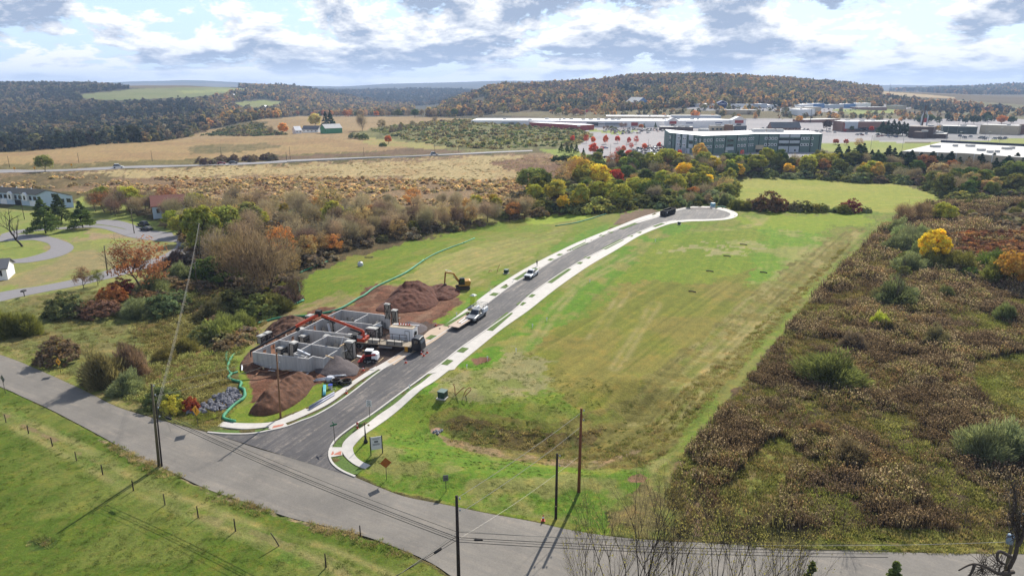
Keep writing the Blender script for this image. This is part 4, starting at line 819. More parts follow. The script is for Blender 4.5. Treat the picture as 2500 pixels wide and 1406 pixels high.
# ------------------------------------------------------------------ scatter ("stuff") through geometry nodes
def scatter(name, x, y, z, rot, scl, col, protos, label, cat, idx=None, tilt=None):
    pts = np.stack([x, y, z], 1); n = len(x)
    me = bpy.data.meshes.new(name); me.vertices.add(n); me.vertices.foreach_set('co', pts.astype(np.float32).ravel())
    def at(nm, ty, arr, key): a = me.attributes.new(nm, ty, 'POINT'); a.data.foreach_set(key, arr)
    at('rot', 'FLOAT_VECTOR', np.stack([rot * 0 if tilt is None else tilt, rot * 0, rot], 1).astype(np.float32).ravel(), 'vector')
    at('scl', 'FLOAT_VECTOR', scl.astype(np.float32).ravel(), 'vector')
    at('col', 'FLOAT_COLOR', np.concatenate([col, np.ones((n, 1))], 1).astype(np.float32).ravel(), 'color')
    idx = (np.random.RandomState(1).randint(0, len(protos), n) if idx is None else idx).astype(np.int32); at('pick', 'INT', idx, 'value')
    o = bpy.data.objects.new(name, me); COL.objects.link(o)
    cl = bpy.data.collections.new(name + '_kinds')
    for i, pm in enumerate(protos): cl.objects.link(bpy.data.objects.new('k%02d_%s' % (i, name), pm))
    ng = bpy.data.node_groups.new(name, 'GeometryNodeTree'); ng.interface.new_socket('Geometry', in_out='INPUT', socket_type='NodeSocketGeometry'); ng.interface.new_socket('Geometry', in_out='OUTPUT', socket_type='NodeSocketGeometry')
    N = ng.nodes.new; L = ng.links.new; gi = N('NodeGroupInput'); go = N('NodeGroupOutput'); ip = N('GeometryNodeInstanceOnPoints'); ci = N('GeometryNodeCollectionInfo')
    ci.inputs[0].default_value = cl; ci.inputs['Separate Children'].default_value = True; ci.inputs['Reset Children'].default_value = True
    def na(nm, ty): q = N('GeometryNodeInputNamedAttribute'); q.data_type = ty; q.inputs[0].default_value = nm; return q.outputs[0]
    L(gi.outputs[0], ip.inputs['Points']); L(ci.outputs[0], ip.inputs['Instance']); ip.inputs['Pick Instance'].default_value = True
    L(na('pick', 'INT'), ip.inputs['Instance Index']); L(na('rot', 'FLOAT_VECTOR'), ip.inputs['Rotation']); L(na('scl', 'FLOAT_VECTOR'), ip.inputs['Scale']); L(ip.outputs[0], go.inputs[0])
    md = o.modifiers.new('scatter', 'NODES'); md.node_group = ng
    tag(o, label, cat, None, 'stuff'); return o
def tuft_mesh(name, seed, n, h, w, r, tips=True, m=LEAFI, lean=.35, bl=3):
    rs = np.random.RandomState(seed); V = []; Fq = []; Tn = []
    for i in range(n):
        a = rs.uniform(0, 6.28); q = r * math.sqrt(rs.uniform(0, 1)); b = np.array([math.cos(a) * q, math.sin(a) * q, -.05]); d = np.array([math.cos(a) * lean * rs.uniform(0, 1), math.sin(a) * lean * rs.uniform(0, 1), 1]); d /= np.linalg.norm(d)
        s = rs.uniform(0, 6.28); sd_ = np.array([math.cos(s), math.sin(s), 0]) * w * rs.uniform(.6, 1.3); hh = h * rs.uniform(.55, 1.1); t = b + d * hh
        o = len(V); V += [b - sd_ * .5, b + sd_ * .5, t + sd_ * .35, t - sd_ * .35]; Fq.append([o, o + 1, o + 2, o + 3]); k = rs.uniform(.6, 1.0); Tn += [(k, k, k)] * 4
        if tips and rs.uniform() < .4:
            o = len(V); e = w * rs.uniform(1.0, 1.9); up = np.array([rs.uniform(-.5, .5), rs.uniform(-.5, .5), .9]) * e * 1.1; s2 = np.array([math.cos(s + 1), math.sin(s + 1), .2]) * e * .6
            V += [t - s2, t + s2, t + s2 * .6 + up, t - s2 * .6 + up]; Fq.append([o, o + 1, o + 2, o + 3]); k = rs.uniform(1.5, 2.6); Tn += [(k, k * .97, k * .98)] * 4
    return meshnp(name, np.array(V), np.array(Fq), m, np.array(Tn))
def sample(polys, dens, seed, ymax=1e9, holes=()):
    """points over the ground inside photo polygons; dens per square metre"""
    rs = np.random.RandomState(seed); X = []; Y = []
    for poly in polys:
        gp = [g(*p) for p in poly]; gx = [(p[0], p[1]) for p in gp]; x0, x1 = min(p[0] for p in gx), max(p[0] for p in gx); y0, y1 = min(p[1] for p in gx), max(p[1] for p in gx)
        n = int((x1 - x0) * (y1 - y0) * dens); x = rs.uniform(x0, x1, n); y = rs.uniform(y0, y1, n); k = inside(gx, x, y); X.append(x[k]); Y.append(y[k])
    X = np.concatenate(X); Y = np.concatenate(Y); k = Y < ymax
    if holes:
        u, v = pj(X, Y, hf(X, Y))
        for hp in holes: k &= ~inside(hp, u, v)
    return X[k], Y[k]
def palette(x, y, cols, scale, seed, jit=.25, grain=.35):
    rs = np.random.RandomState(seed); f = fbm(x / scale, y / scale, seed, 4) + rs.normal(0, grain * .15, len(x)); f = np.clip((f - .25) / .5, 0, .999); i = (f * len(cols)).astype(int)
    c = np.array(cols)[i]; return c * (1 + jit * rs.uniform(-1, 1, (len(x), 1)))
def low_crown(name, seed, n, rx, rz, size, shape='round', hue=.14):
    return crown_mesh(name, seed, 14 if shape != 'cone' else 16, n, rx, rz, rz * 1.05, size, shape, LEAFI, spread=.42, hue=hue)
# ------------------------------------------------------------------ uncountable growth
RS = np.random.RandomState(5)
LOWS = [low_crown('wood_crown', 200 + i, 240, 4.8, 6.0, 1.9) for i in range(5)] + [low_crown('wood_evergreen', 210 + i, 190, 3.8, 6, 1.8, 'cone') for i in range(2)]
ds = lambda c, f, k: tuple(k * (sum(c) / 3 + (q - sum(c) / 3) * f) for q in c)
WCOL = [ds(c, .78, 1.3) for c in [T(96,96,62), T(120,100,76), T(134,104,70), T(170,120,60), T(112,104,60), T(150,128,72), T(92,84,72), T(126,104,84), T(176,140,70), T(104,92,76)]]
WDARK = [ds(c, .7, .85) for c in [T(66,76,66), T(78,84,64), T(92,84,74), T(70,74,70), T(100,92,66), T(84,76,70), T(60,72,60), T(120,96,72)]]  # darker wood tones; on the left hills they stand in for cloud shade
def wood(name, poly, yr, spacing, cols, label, seed, hs=1.0, skip=(), cscale=120, ever=.08, pick=None, split=None):
    """far woodland: feet sampled over the ground between two distances"""
    rs = np.random.RandomState(seed); us = [p[0] for p in poly]; ks = [(min(us) - 1250 - 60) / F / 1.042, (max(us) - 1250 + 60) / F / 1.042]
    y0, y1 = yr; lam = (y1 - y0) * (ks[1] - ks[0]) * (y0 + y1) / 2 / spacing ** 2; n = int(lam)
    y = np.sqrt(rs.uniform(y0 ** 2, y1 ** 2, n)); x = rs.uniform(ks[0], ks[1], n) * y
    k = fbm(x / 70, y / 70, seed + 5, 3) > .3; x = x[k]; y = y[k]
    z = hf(x, y); u, v = pj(x, y, z); k = inside(poly, u, v)
    for s in skip: k &= ~inside(s, u, v)
    x, y, z, v = x[k], y[k], z[k], v[k]; n = len(x)
    idx = rs.randint(0, 5, n); e = fbm(x / 90, y / 90, seed + 9, 3) + rs.normal(0, .05, n) > 1 - .5 - ever * .0 + (.27 - ever); idx = np.where(e, rs.randint(5, 7, n), idx)
    c = palette(x, y, cols, cscale, seed, .22, 1.1)
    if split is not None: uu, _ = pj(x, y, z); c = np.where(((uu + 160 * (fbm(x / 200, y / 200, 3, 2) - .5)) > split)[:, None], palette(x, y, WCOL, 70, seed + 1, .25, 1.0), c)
    c = np.where(e[:, None], np.array(ds(T(62,80,66), .7, .8)) * rs.uniform(.8, 1.2, (n, 1)), c)
    s = rs.uniform(.75, 1.3, n) * hs; S = np.stack([s * rs.uniform(.85, 1.15, n), s * rs.uniform(.85, 1.15, n), s * rs.uniform(.85, 1.2, n)], 1)
    scatter(name, x, y, z - .8, rs.uniform(0, 6.28, n), S, c, LOWS, label, 'woodland', idx); return n
GF = [(185,230),(330,216),(470,211),(560,212),(640,220),(560,230),(560,236),(480,252),(300,258),(205,254)]; GF2 = [(545,252),(640,242),(712,250),(665,272),(590,272)]; GF3 = [(430,345),(560,305),(650,290),(760,283),(780,294),(640,312),(560,330)]
GAPR = [(240,206),(560,204),(600,212),(560,216),(330,217),(240,214)]
n1 = wood('hillside_woodland', [(-300,190),(640,190),(860,225),(1010,262),(1010,283),(720,283),(620,298),(560,318),(480,334),(290,360),(0,380),(-300,385)], (620, 3100), 12.5, WDARK[:7] + WDARK[:4] + [WCOL[0], WCOL[4], WCOL[1]], 'mixed woodland covering the hills behind the tan fields', 31, 1.0, (GF, GF2, GAPR, GF3), 160, split=500)  # left of the split, cloud shade is put into the tree colours
n2 = wood('knoll_woodland', [(1040,290),(1090,255),(1150,232),(1215,200),(1330,205),(1440,195),(1560,183),(1900,188),(2050,205),(2150,222),(2150,262),(1620,268),(1500,272),(1300,272),(1150,283)], (1180, 2250), 11.5, WCOL + WCOL[3:6] + [ds(T(150,104,74), .7, 1), ds(T(112,92,84), .8, 1)], 'autumn woodland covering the round hill behind the shopping centre', 32, 1.0, ([(1240,214),(1258,205),(1350,200),(1350,209),(1290,214)],), 110, .06)
n3 = wood('gap_woodland', [(560,205),(760,215),(900,215),(1250,215),(1250,290),(850,290),(700,240)], (2900, 5000), 26, WDARK + [T(120,100,76)], 'distant blue wooded ridges in the valley gap', 33, 1.25, (), 300)
n4 = wood('right_ridge_woodland', [(2100,200),(2800,190),(2800,245),(2400,236),(2250,226),(2120,222)], (3100, 5000), 28, WCOL[:4] + WDARK, 'distant wooded ridge at the right edge', 34, 1.4, (), 300)
n5 = wood('hillside_hedges', [(2080,228),(2190,240),(2420,262),(2520,275),(2520,300),(2380,292),(2220,268),(2100,262)], (1250, 2000), 17, WDARK + WCOL[:4], 'scrubby trees on the rough hillside at right', 35, .75, (), 60)
n6 = wood('town_trees', [(1330,268),(1700,262),(2150,276),(2480,284),(2480,300),(2200,296),(1960,292),(1620,284),(1340,282)], (1000, 1400), 20, WCOL + [ds(T(200,140,60), .8, 1)], 'trees between the shopping streets', 36, .6, (), 60)
print('woods', n1, n2, n3, n4, n5, n6)
# meadow weeds: brown stems with pale heads
TUF = [tuft_mesh('weed', 300 + i, 30, 1.35, .075, .5) for i in range(4)] + [tuft_mesh('grass_tuft', 310 + i, 34, .6, .09, .5, False, lean=.8) for i in range(3)]
MEAD = [(2180,548),(2260,505),(2500,475),(2700,480),(3100,900),(3100,1345),(2500,1328),(2100,1318),(1900,1310),(1740,1325),(1670,1300),(1625,1210),(1665,1120),(1740,1030),(1850,900),(1960,760),(2090,620)]
HOLES = [[(2400,545),(2460,505),(2500,500),(2800,510),(2800,600),(2500,575),(2420,562)]]
x, y = sample([MEAD], 3.4, 41, 330, HOLES); keep = RS.uniform(0, 1, len(x)) < np.clip(110 / y, .15, 1) ** 1.2 * 1.0; x, y = x[keep], y[keep]
u, v = pj(x, y, hf(x, y))
pn = fbm(x / 7.5, y / 7.5, 61, 4); track = inside([(1670,1100),(1705,1120),(1700,1200),(1740,1300),(1640,1325),(1500,1310),(1490,1250),(1640,1120)], u, v) | inside([(1830,1110),(1900,1060),(1960,1110),(1900,1220),(1830,1280),(1720,1310),(1760,1200)], u, v) | inside([(2380,880),(2500,860),(2900,900),(2900,1010),(2500,1010),(2420,990),(2360,930)], u, v) | (v > 1290)
weed = (pn + RS.normal(0, .07, len(x)) > .42) & ~track | inside([(1695,1110),(1700,1085),(1740,1070),(1800,1085),(1820,1120),(1790,1150),(1740,1155),(1700,1140)], u, v)
n = len(x); idx = np.where(weed, RS.randint(0, 4, n), RS.randint(4, 7, n))
cw = palette(x, y, [T(98,80,68,.85), T(110,92,76,.88), T(92,75,65,.85), T(126,110,92,.92), T(112,106,68,.88), T(118,94,72,.88), T(106,88,77,.88)], 8, 62, .3)
cg = palette(x, y, [T(126,130,66), T(146,140,84), T(112,112,58), T(150,130,88), T(122,110,68)], 6, 63, .25)
s = RS.uniform(.6, 1.25, n) * np.clip(y / 110, 1, 1.9); hh = s * np.where(weed, .6 + .8 * np.clip(pn - .45, 0, .25) * 3, .8) * (y < 400)
scatter('meadow_weeds', x, y, hf(x, y) - .12, RS.uniform(0, 6.28, n), np.stack([s, s, hh], 1), np.where(weed[:, None], cw, cg), TUF, 'tangled brown seed-headed weeds filling the meadow on the right', 'weeds', idx)
print('weeds', n)
# rough ground left of the site
RG = [(-300,780),(0,742),(130,720),(300,705),(450,650),(560,640),(640,700),(700,750),(640,795),(600,850),(575,900),(560,940),(590,990),(545,1030),(500,1045),(420,1022),(350,1000),(200,940),(0,855),(-300,740)]
x, y = sample([RG], 2.1, 45); pn = fbm(x / 6, y / 6, 65, 4); rough = fbm(x / 14, y / 14, 66, 3) + (pj(x, y, 0)[0] - 330) / 900; uu, vv = pj(x, y, hf(x, y)); k = ((pn + rough * .5 > .62) | (RS.uniform(0, 1, len(x)) < .25)) & ~inside([(440,1012),(500,975),(560,938),(605,950),(605,985),(560,1045),(480,1050),(440,1030)], uu, vv); x, y, pn, rough = x[k], y[k], pn[k], rough[k]; n = len(x)
weed = (rough > .55); idx = np.where(weed, RS.randint(0, 7, n), RS.randint(4, 7, n)); s = RS.uniform(.5, 1.1, n); hh = s * np.where(weed, .6, .45)
scatter('rough_grass', x, y, hf(x, y) - .1, RS.uniform(0, 6.28, n), np.stack([s, s, hh], 1), palette(x, y, [T(122,130,70), T(140,140,84), T(114,112,66), T(132,116,76), T(124,118,70), T(146,140,92)], 7, 67, .25), TUF, 'rough green and brown grass between the old road and the creek', 'grass', idx)
x, y = sample([[(-200,860),(0,950),(126,1010),(251,1078),(402,1155),(603,1245),(798,1300),(992,1360),(1080,1410),(1000,1500),(-400,1500)], [(870,1165),(880,1120),(1010,960),(1120,900),(1300,860),(1560,1000),(1640,1090),(1500,1240),(1480,1300),(1300,1268),(1080,1228)]], 4.0, 58, 150); q = fbm(x / 2.5, y / 2.5, 59, 4); k = q > .46; x, y, q = x[k], y[k], q[k]; n = len(x); s = RS.uniform(.12, .34, n)
scatter('lawn_tufts', x, y, hf(x, y) - .03, RS.uniform(0, 6.28, n), np.stack([s * 1.4, s * 1.4, s * .55], 1), palette(x, y, [T(104,128,52,.6), T(122,140,62,.6), T(92,118,48,.6), T(150,148,88,.55), T(112,134,54,.6)], 1.6, 60, .3, 1.5), TUF[4:], 'coarse tufts in the mown grass of the near field and lawn', 'grass'); print('tufts', n)
# brushy fields across the middle distance
BT = [crown_mesh('field_brush', 330 + i, 5, 34, .9, 1.1, 0, .55, 'dome', LEAFI, spread=.5) for i in range(4)]
F1 = [(-300,452),(0,452),(120,432),(330,438),(700,436),(1200,442),(1380,420),(1330,380),(1400,385),(1420,400),(1290,450),(1275,500),(1000,503),(700,500),(240,482),(180,472),(0,462)]
x, y = sample([F1], .16, 46, 470); pn = fbm(x / 25, y / 25, 68, 4); k = pn > .38; x, y = x[k], y[k]; n = len(x); s = RS.uniform(.6, 1.5, n)
scatter('field_brush', x, y, hf(x, y) - .2, RS.uniform(0, 6.28, n), np.stack([s * 1.2, s * 1.2, s], 1), palette(x, y, [T(172,146,112,1.25), T(160,132,100,1.25), T(150,132,94,1.25), T(182,156,120,1.25), T(156,126,98,1.25)], 14, 69, .25), BT, 'low brown brush over the field below the highway', 'brush')
print('fieldbrush', n)
F2 = [(-300,425),(0,425),(560,406),(1000,391),(1250,379),(1370,392),(1370,420),(1200,438),(700,432),(380,434),(120,428)]
x, y = sample([F2], .05, 47, 470); n = len(x); s = RS.uniform(.4, .9, n)
scatter('field_grass', x, y, hf(x, y) - .15, RS.uniform(0, 6.28, n), np.stack([s * 1.5, s * 1.5, s * .45], 1), palette(x, y, [T(204,184,132,.62), T(194,168,120,.62), T(204,186,138,.62)], 20, 70, .12), BT, 'pale dry grass tussocks beside the highway', 'grass')
F3 = [(940,332),(900,318),(970,306),(1130,294),(1290,297),(1420,314),(1450,335),(1400,358),(1330,358),(1200,366),(1100,360),(1000,345)]
x, y = sample([F3], .022, 48, 1000); n = len(x); s = RS.uniform(.9, 2.6, n)
scatter('knoll_scrub', x, y, hf(x, y) - .2, RS.uniform(0, 6.28, n), np.stack([s * 1.1, s * 1.1, s], 1), palette(x, y, [T(140,140,86), T(112,122,76), T(156,140,96), T(128,112,84), T(100,114,72)], 30, 71, .25), BT, 'olive scrub covering the low knoll behind the highway', 'scrub')
print('knoll', n)
F4 = [(490,332),(560,312),(640,298),(700,330)], [(300,345),(430,335),(480,330),(300,350)], [(1290,500),(1600,492),(1790,480),(1785,500),(1560,516),(1340,530)]
x, y = sample(F4, .03, 49, 1000); n = len(x); s = RS.uniform(1.2, 3.0, n)
scatter('hill_scrub', x, y, hf(x, y) - .2, RS.uniform(0, 6.28, n), np.stack([s * 1.1, s * 1.1, s], 1), palette(x, y, [T(112,116,76), T(140,128,80), T(124,108,84), T(92,104,70)], 30, 72, .25), BT, 'mixed scrub in the fold between the tan fields', 'scrub')
UT = [crown_mesh('undergrowth', 340 + i, 40, 900, 2.2, 2.7, 0, .34, 'dome', LEAFI, spread=.3) for i in range(4)]
def under(nm, polys, dens, hs, cols, label, seed):
    x, y = sample(polys, dens, seed, 1000); n = len(x); rs = np.random.RandomState(seed); s = rs.uniform(hs[0], hs[1], n) / 3
    scatter(nm, x, y, hf(x, y) - .2, rs.uniform(0, 6.28, n), np.stack([s * 1.25, s * 1.25, s], 1), palette(x, y, cols, 18, seed, .25, 1.2), UT, label, 'undergrowth')
UC = [T(112,114,62), T(118,98,80), T(122,130,92), T(140,138,66), T(104,92,70), T(96,104,58)]
under('belt_undergrowth', [[(1290,500),(1290,468),(1400,430),(1640,425),(1790,440),(1782,494),(1640,500),(1520,518),(1380,524)], [(1400,425),(1520,404),(2000,404),(2200,414),(2210,452),(2000,438),(1800,434)], [(2180,410),(2700,430),(2700,482),(2500,488),(2310,497),(2285,468),(2200,450)]], .03, (3, 6.5), UC, 'dense mixed undergrowth of the hedge belts behind the green fields', 61)
UB = [T(122,104,86), T(132,116,92), T(112,98,82), T(116,114,74), T(128,108,78)]
under('sumac_mass', [[(2290,602),(2340,580),(2700,588),(2700,636),(2500,640),(2380,640)]], .16, (2.4, 4.2), [T(142,92,62), T(124,82,60), T(164,116,66), T(120,96,64)], 'orange-rust sumac mass behind the brilliant yellow tree', 64)
under('creek_undergrowth', [[(560,700),(700,735),(740,660),(860,612),(1000,578),(1180,550),(1330,528),(1290,516),(1100,530),(880,540),(640,520),(470,545),(440,640),(520,690)]], .035, (2.2, 4.5), UB, 'brown and olive undergrowth beneath the trees along the creek', 62)
under('thicket_undergrowth', [[(470,690),(560,690),(700,740),(640,795),(590,850),(540,860),(500,780)], [(300,720),(460,660),(480,760),(330,765)], [(2120,600),(2200,555),(2700,500),(2700,720),(2500,705),(2330,685),(2210,650)]], .05, (1.4, 3.2), UB, 'tangled low thicket between the larger bushes', 63)
# swale long grass
SW = [(1640,1090),(1560,1150),(1440,1145),(1330,1118),(1130,1082),(1090,1075),(1130,1070),(1300,1095),(1420,1105),(1520,1080),(1640,980),(1780,860),(1900,750),(2040,620),(2080,590),(1900,790),(1780,930)], [(1080,1040),(1130,1015),(1250,1040),(1400,1055),(1480,1040),(1440,1090),(1330,1100),(1150,1078)]
x, y = sample(SW, 2.2, 50); n = len(x); s = RS.uniform(.4, .9, n)
scatter('swale_grass', x, y, hf(x, y) - .1, RS.uniform(0, 6.28, n), np.stack([s, s, s * .8], 1), palette(x, y, [T(160,144,98), T(134,130,72), T(150,130,88), T(120,116,62)], 6, 73, .25), TUF[4:], 'long straw-coloured grass in the drainage swale', 'grass')
# grass fringe along the old road and field fence
FR = [(230,1068),(300,1090),(402,1140),(502,1188),(703,1258),(895,1306),(992,1342),(1090,1404),(1060,1420),(960,1360),(860,1325),(700,1280),(480,1210),(380,1165),(290,1110)], [(60,1320),(110,1308),(138,1318),(120,1338),(75,1345)]
x, y = sample(FR, 7, 51); k = fbm(x / 3, y / 3, 12, 3) > .47; x, y = x[k], y[k]; n = len(x); s = RS.uniform(.25, .7, n)
scatter('roadside_grass', x, y, hf(x, y) - .05, RS.uniform(0, 6.28, n), np.stack([s, s, s * .9], 1), palette(x, y, [T(170,150,110), T(128,138,72), T(150,132,88), T(110,130,56)], 3, 74, .25), TUF[4:], 'straggling dry grass along the near edge of the old road', 'grass')
x, y = sample([[(1380,1293),(1477,1309),(1574,1319),(1737,1328),(1899,1340),(2300,1352),(2500,1355),(2500,1330),(2200,1300),(1900,1325),(1700,1330),(1500,1305)], [(600,960),(560,1000),(480,1005),(430,1000),(390,1005),(430,1030),(500,1048),(545,1040)]], 5, 52); n = len(x); s = RS.uniform(.35, .8, n)
scatter('verge_grass', x, y, hf(x, y) - .05, RS.uniform(0, 6.28, n), np.stack([s, s, s * .8], 1), palette(x, y, [T(140,148,70), T(118,124,58), T(160,150,92)], 3, 75, .25), TUF[4:], 'green verge grass between the meadow and the old road', 'grass')
# ------------------------------------------------------------------ building site
WZ = 2.5
cwall = mat('foundation_concrete', A(196,194,192,1.4), .85, .28, 1.2, stretch=(2.2, 2.2, .25), bump=.1)
steel = mat('dark_steel', A(52,50,50), .6, .2, 3, .3); wood = mat('sawn_wood', A(214,184,142,1.2), .8, .18, 4); wood2 = mat('orange_wood', A(190,132,90), .8, .2, 4)
whitep = mat('white_paint', A(236,238,242,1.7), .45, .05, 1); blackp = mat('black_rubber', A(34,34,36), .7, .2, 4); glass = mat('dark_glass', A(36,42,50), .12, .1, 1, spec=.8)
panelm = mat('form_panel', A(176,170,160,1.4), .7, .22, 2); alu = mat('aluminium', A(196,198,200), .45, .1, 2, .6)
orange = mat('crane_orange', A(214,78,40,1.3), .5, .12, 2); dred = mat('signal_red', A(170,40,34,1.2), .5, .1, 2)
yelm = mat('machine_yellow', A(204,150,52,1.3), .5, .18, 2); chrome = mat('hub_metal', A(170,170,172), .35, .1, 3, .7)
lampm = mat('lamp_glass', A(220,220,214), .15, .05, 1, spec=.8); redl = mat('red_lens', A(150,24,20), .2, .05, 1)
def wp(u, v): return Vector(atz(u, v, WZ))
fo = thing('concrete_foundation', 'grey poured-concrete townhouse foundation with open-topped cellar rooms', 'foundation', (0, 0, 0))
def wall(a, b, ops=(), h0=-.2, h1=WZ, th=.21, nm='wall'):
    a = Vector((a[0], a[1], 0)); b = Vector((b[0], b[1], 0)); d = b - a; L_ = d.length; M_ = Matrix.Translation(a) @ Matrix.Rotation(math.atan2(d.y, d.x), 4, 'Z'); mb = MB(); x = -th / 2
    for t, w, z0, z1 in sorted(ops):
        c = t * L_; mb.box(x, c - w / 2, -th / 2, th / 2, h0, h1, M=M_)
        if z0 > 0: mb.box(c - w / 2, c + w / 2, -th / 2, th / 2, h0, z0, M=M_)
        if z1 < h1: mb.box(c - w / 2, c + w / 2, -th / 2, th / 2, z1, h1, M=M_)
        x = c + w / 2
    mb.box(x, L_ + th / 2, -th / 2, th / 2, h0, h1 + random.Random(L_).uniform(-.004, .004), M=M_)
    return mb.build(nm, cwall, fo)
pA, pB, pC, pD, pE = wp(617.6, 858.7), wp(680.8, 829.7), wp(736.5, 803.5), wp(786.6, 778.4), wp(833.3, 756.3)
def tt(p, a, b): d = b - a; return (Vector(p) - a).dot(d) / d.length_squared
wall(pA, pB, [(.42, .9, .7, 2.0), (.74, 1.3, 0, 2.2)]); wall(pB, pC, [(.27, .9, 1.0, 2.0), (.58, .9, .4, 2.0)]); wall(pC, pD, [(.27, 1.0, 1.0, 2.0), (.6, .9, .7, 2.0)]); wall(pD, pE, [(.6, .9, .8, 2.0)])
f1, f2 = wp(752.5, 875.2), wp(763.9, 868.9)
wall(pA, f1); wall(f1, f2)
w2m, w2e = wp(759.3, 839.9), wp(826.4, 849.5); wall(pB, w2m); wall(w2m, w2e)
w3m, w3e = wp(818.5, 812), wp(879, 818.5); wall(pC, w3m); wall(w3m, w3e)
w4e = wp(907, 791.5); wall(pD, w4e); w5e = wp(935, 768.5); wall(pE, w5e)
wall(wp(718.3, 862.6), w2m); wall(w2m, wp(800, 818.8)); wall(wp(800, 818.8), wp(852, 825)); wall(w3m, wp(848, 794.5)); wall(wp(866.4, 783.6), wp(898, 767))
wall(f2, wp(786.6, 872.9), h1=WZ - .02); wall(wp(786.6, 872.9), w2e, h1=WZ - .25); wall(w2e, wp(848, 834), h1=WZ - .03); wall(wp(718.3, 862.6), wp(742, 868), h1=WZ - .02); wall(wp(742, 874), wp(749, 868), h1=WZ - .04)
wall(w3e, wp(894, 810), h1=WZ - .3); wall(w4e, wp(928, 783), h1=WZ - .3); wall(w5e, wp(951, 775), h1=WZ - .02)
def fbx(u, v, z=0): return Vector(atz(u, v, z))
# steel form stacks: braced frame holding aluminium panels
WD = heading(pA, f1); BD = heading(pA, pB)
def stack(u, v, w, d, h, rz, where, tilt=0, z0=0.0, top=True):
    p = fbx(u, v, z0); r = thing('form_stack', '%s' % where, 'form stack', (p.x, p.y, z0), rz, 'steel racks of concrete form panels')
    if tilt: r.rotation_euler = (tilt, 0, rz)
    mb = MB(); 
    for x in (-w / 2, w / 2):
        for y in (-d / 2, d / 2): mb.beam((x, y, 0), (x, y, h), .09, .09)
    for y in (-d / 2, d / 2):
        for z in (.15, h * .5, h - .1): mb.beam((-w / 2, y, z), (w / 2, y, z), .07, .07)
        mb.beam((-w / 2, y * 1.03, .15), (w / 2, y * 1.03, h * .95), .06, .06); mb.beam((w / 2, y * 1.03, .15), (-w / 2, y * 1.03, h * .95), .06, .06)
    for x in (-w / 2, w / 2):
        for z in (.15, h - .1): mb.beam((x, -d / 2, z), (x, d / 2, z), .07, .07)
    mb.build('frame', steel, r)
    q = MB(); n = max(3, int(w / .16))
    for i in range(n):
        x = -w / 2 + .12 + i * (w - .24) / (n - 1); q.box(x - .045, x + .045, -d / 2 + .08, d / 2 - .08, .12, h - .1 - (i % 3) * .05)
    q.build('panels', panelm, r)
    if top:
        q = MB(); q.box(-w / 2 - .05, w / 2 + .05, -d / 2 - .05, d / 2 + .05, h - .02, h + .14); q.box(-w / 2 + .1, w / 2 - .2, -d / 2 + .1, d / 2 - .1, h + .142, h + .22); q.build('top_bundle', mat('pale_panel', A(216,214,208,1.2), .6, .15, 2), r)
    return r
stack(857.5, 874, 1.5, 1.2, 3.1, WD, 'tall braced form rack standing between the foundation and the red-fronted loader')
stack(689, 868, 1.5, 1.1, 1.5, BD, 'low form rack in the front left cellar room')
stack(717, 869, 1.2, 1.0, 2.6, BD, 'narrow form rack at the middle of the front left cellar room', .12)
stack(738, 826, 1.2, 1.0, 1.9, BD, 'square form rack against the wall of the second cellar room')
stack(746, 838, 2.0, 1.1, 1.6, BD, 'long form rack of loose upright panels in the second cellar room')
stack(786, 806, 1.5, 1.1, 1.7, BD, 'left one of the two form racks in the third cellar room'); stack(813, 809, 1.2, 1.1, 2.2, BD, 'right one of the two form racks in the third cellar room')
stack(803, 843, 1.2, 1.0, 2.0, WD, 'leaning form rack under the crane hose in the inner cellar room', .2)
stack(909, 832, 2.0, 1.3, 2.4, WD, 'tilted pale form rack behind the railing of the crane truck', -.1); stack(924, 822, 1.3, 1.1, 2.2, WD, 'form rack left of the white box trailer, behind the crane truck')
stack(965, 800, 1.0, 1.0, 3.6, WD, 'slim tall form rack at the far right corner of the foundation')
stack(948, 778, 1.0, .6, 3.0, WD, 'form rack standing on top of the back right wall', .05, 2.5)
stack(858, 846, 1.4, 1.1, 2.2, WD, 'form rack at the cellar edge beside the crane base'); stack(640, 838, 1.3, 1.0, 1.5, BD, 'form rack outside the back wall under the black crane arm'); stack(655, 832, 1.3, 1.0, 1.6, BD, 'pale form rack just right of the one under the black arm')
stack(758, 790, 1.5, 1.0, 1.7, BD, 'form rack outside the back wall below the orange crane joint')
# panels leaning on walls, beams and boards
def board(name, a, b, w, h, m, label, cat='board', group=None):
    mb = MB(); mb.beam(a, b, w, h); return tag(mb.build(name, m), label, cat, group)
board('beam', wp(727, 855) + Vector((0, 0, .15)), wp(757, 868.5) + Vector((0, 0, .15)), .22, .16, whitep, 'white beam lying across the corner of the front left cellar room', 'beam')
board('beam', wp(795, 869) + Vector((0, 0, .1)), wp(815, 875.5) + Vector((0, 0, .1)), .2, .12, wood, 'pale plank sticking out over the front cellar wall', 'beam')
board('beam', fbx(838, 822, 2.6), fbx(832, 843, 1.0), .15, .1, whitep, 'white prop leaning in the inner cellar room', 'beam')
board('beam', fbx(830, 845, 2.7), fbx(856, 832, 2.7), .25, .15, wood, 'long timber resting on the cellar walls beside the crane', 'beam')
board('beam', fbx(832, 862, .6), fbx(846, 855, 2.0), .25, .1, whitep, 'white plank propped against the front cellar wall', 'beam')
board('beam', fbx(868, 868, .12), fbx(890, 872, .12), .5, .1, whitep, 'white board lying in the mud beside the loader', 'board')
board('beam', fbx(838, 886, .0), fbx(843, 878, .6), .5, .06, whitep, 'small white panel leaning in the mud left of the loader', 'board')
board('beam', fbx(655, 905, .05), fbx(688, 899, .05), .12, .08, alu, 'thin pale pipe on the ground in front of the foundation', 'pipe')
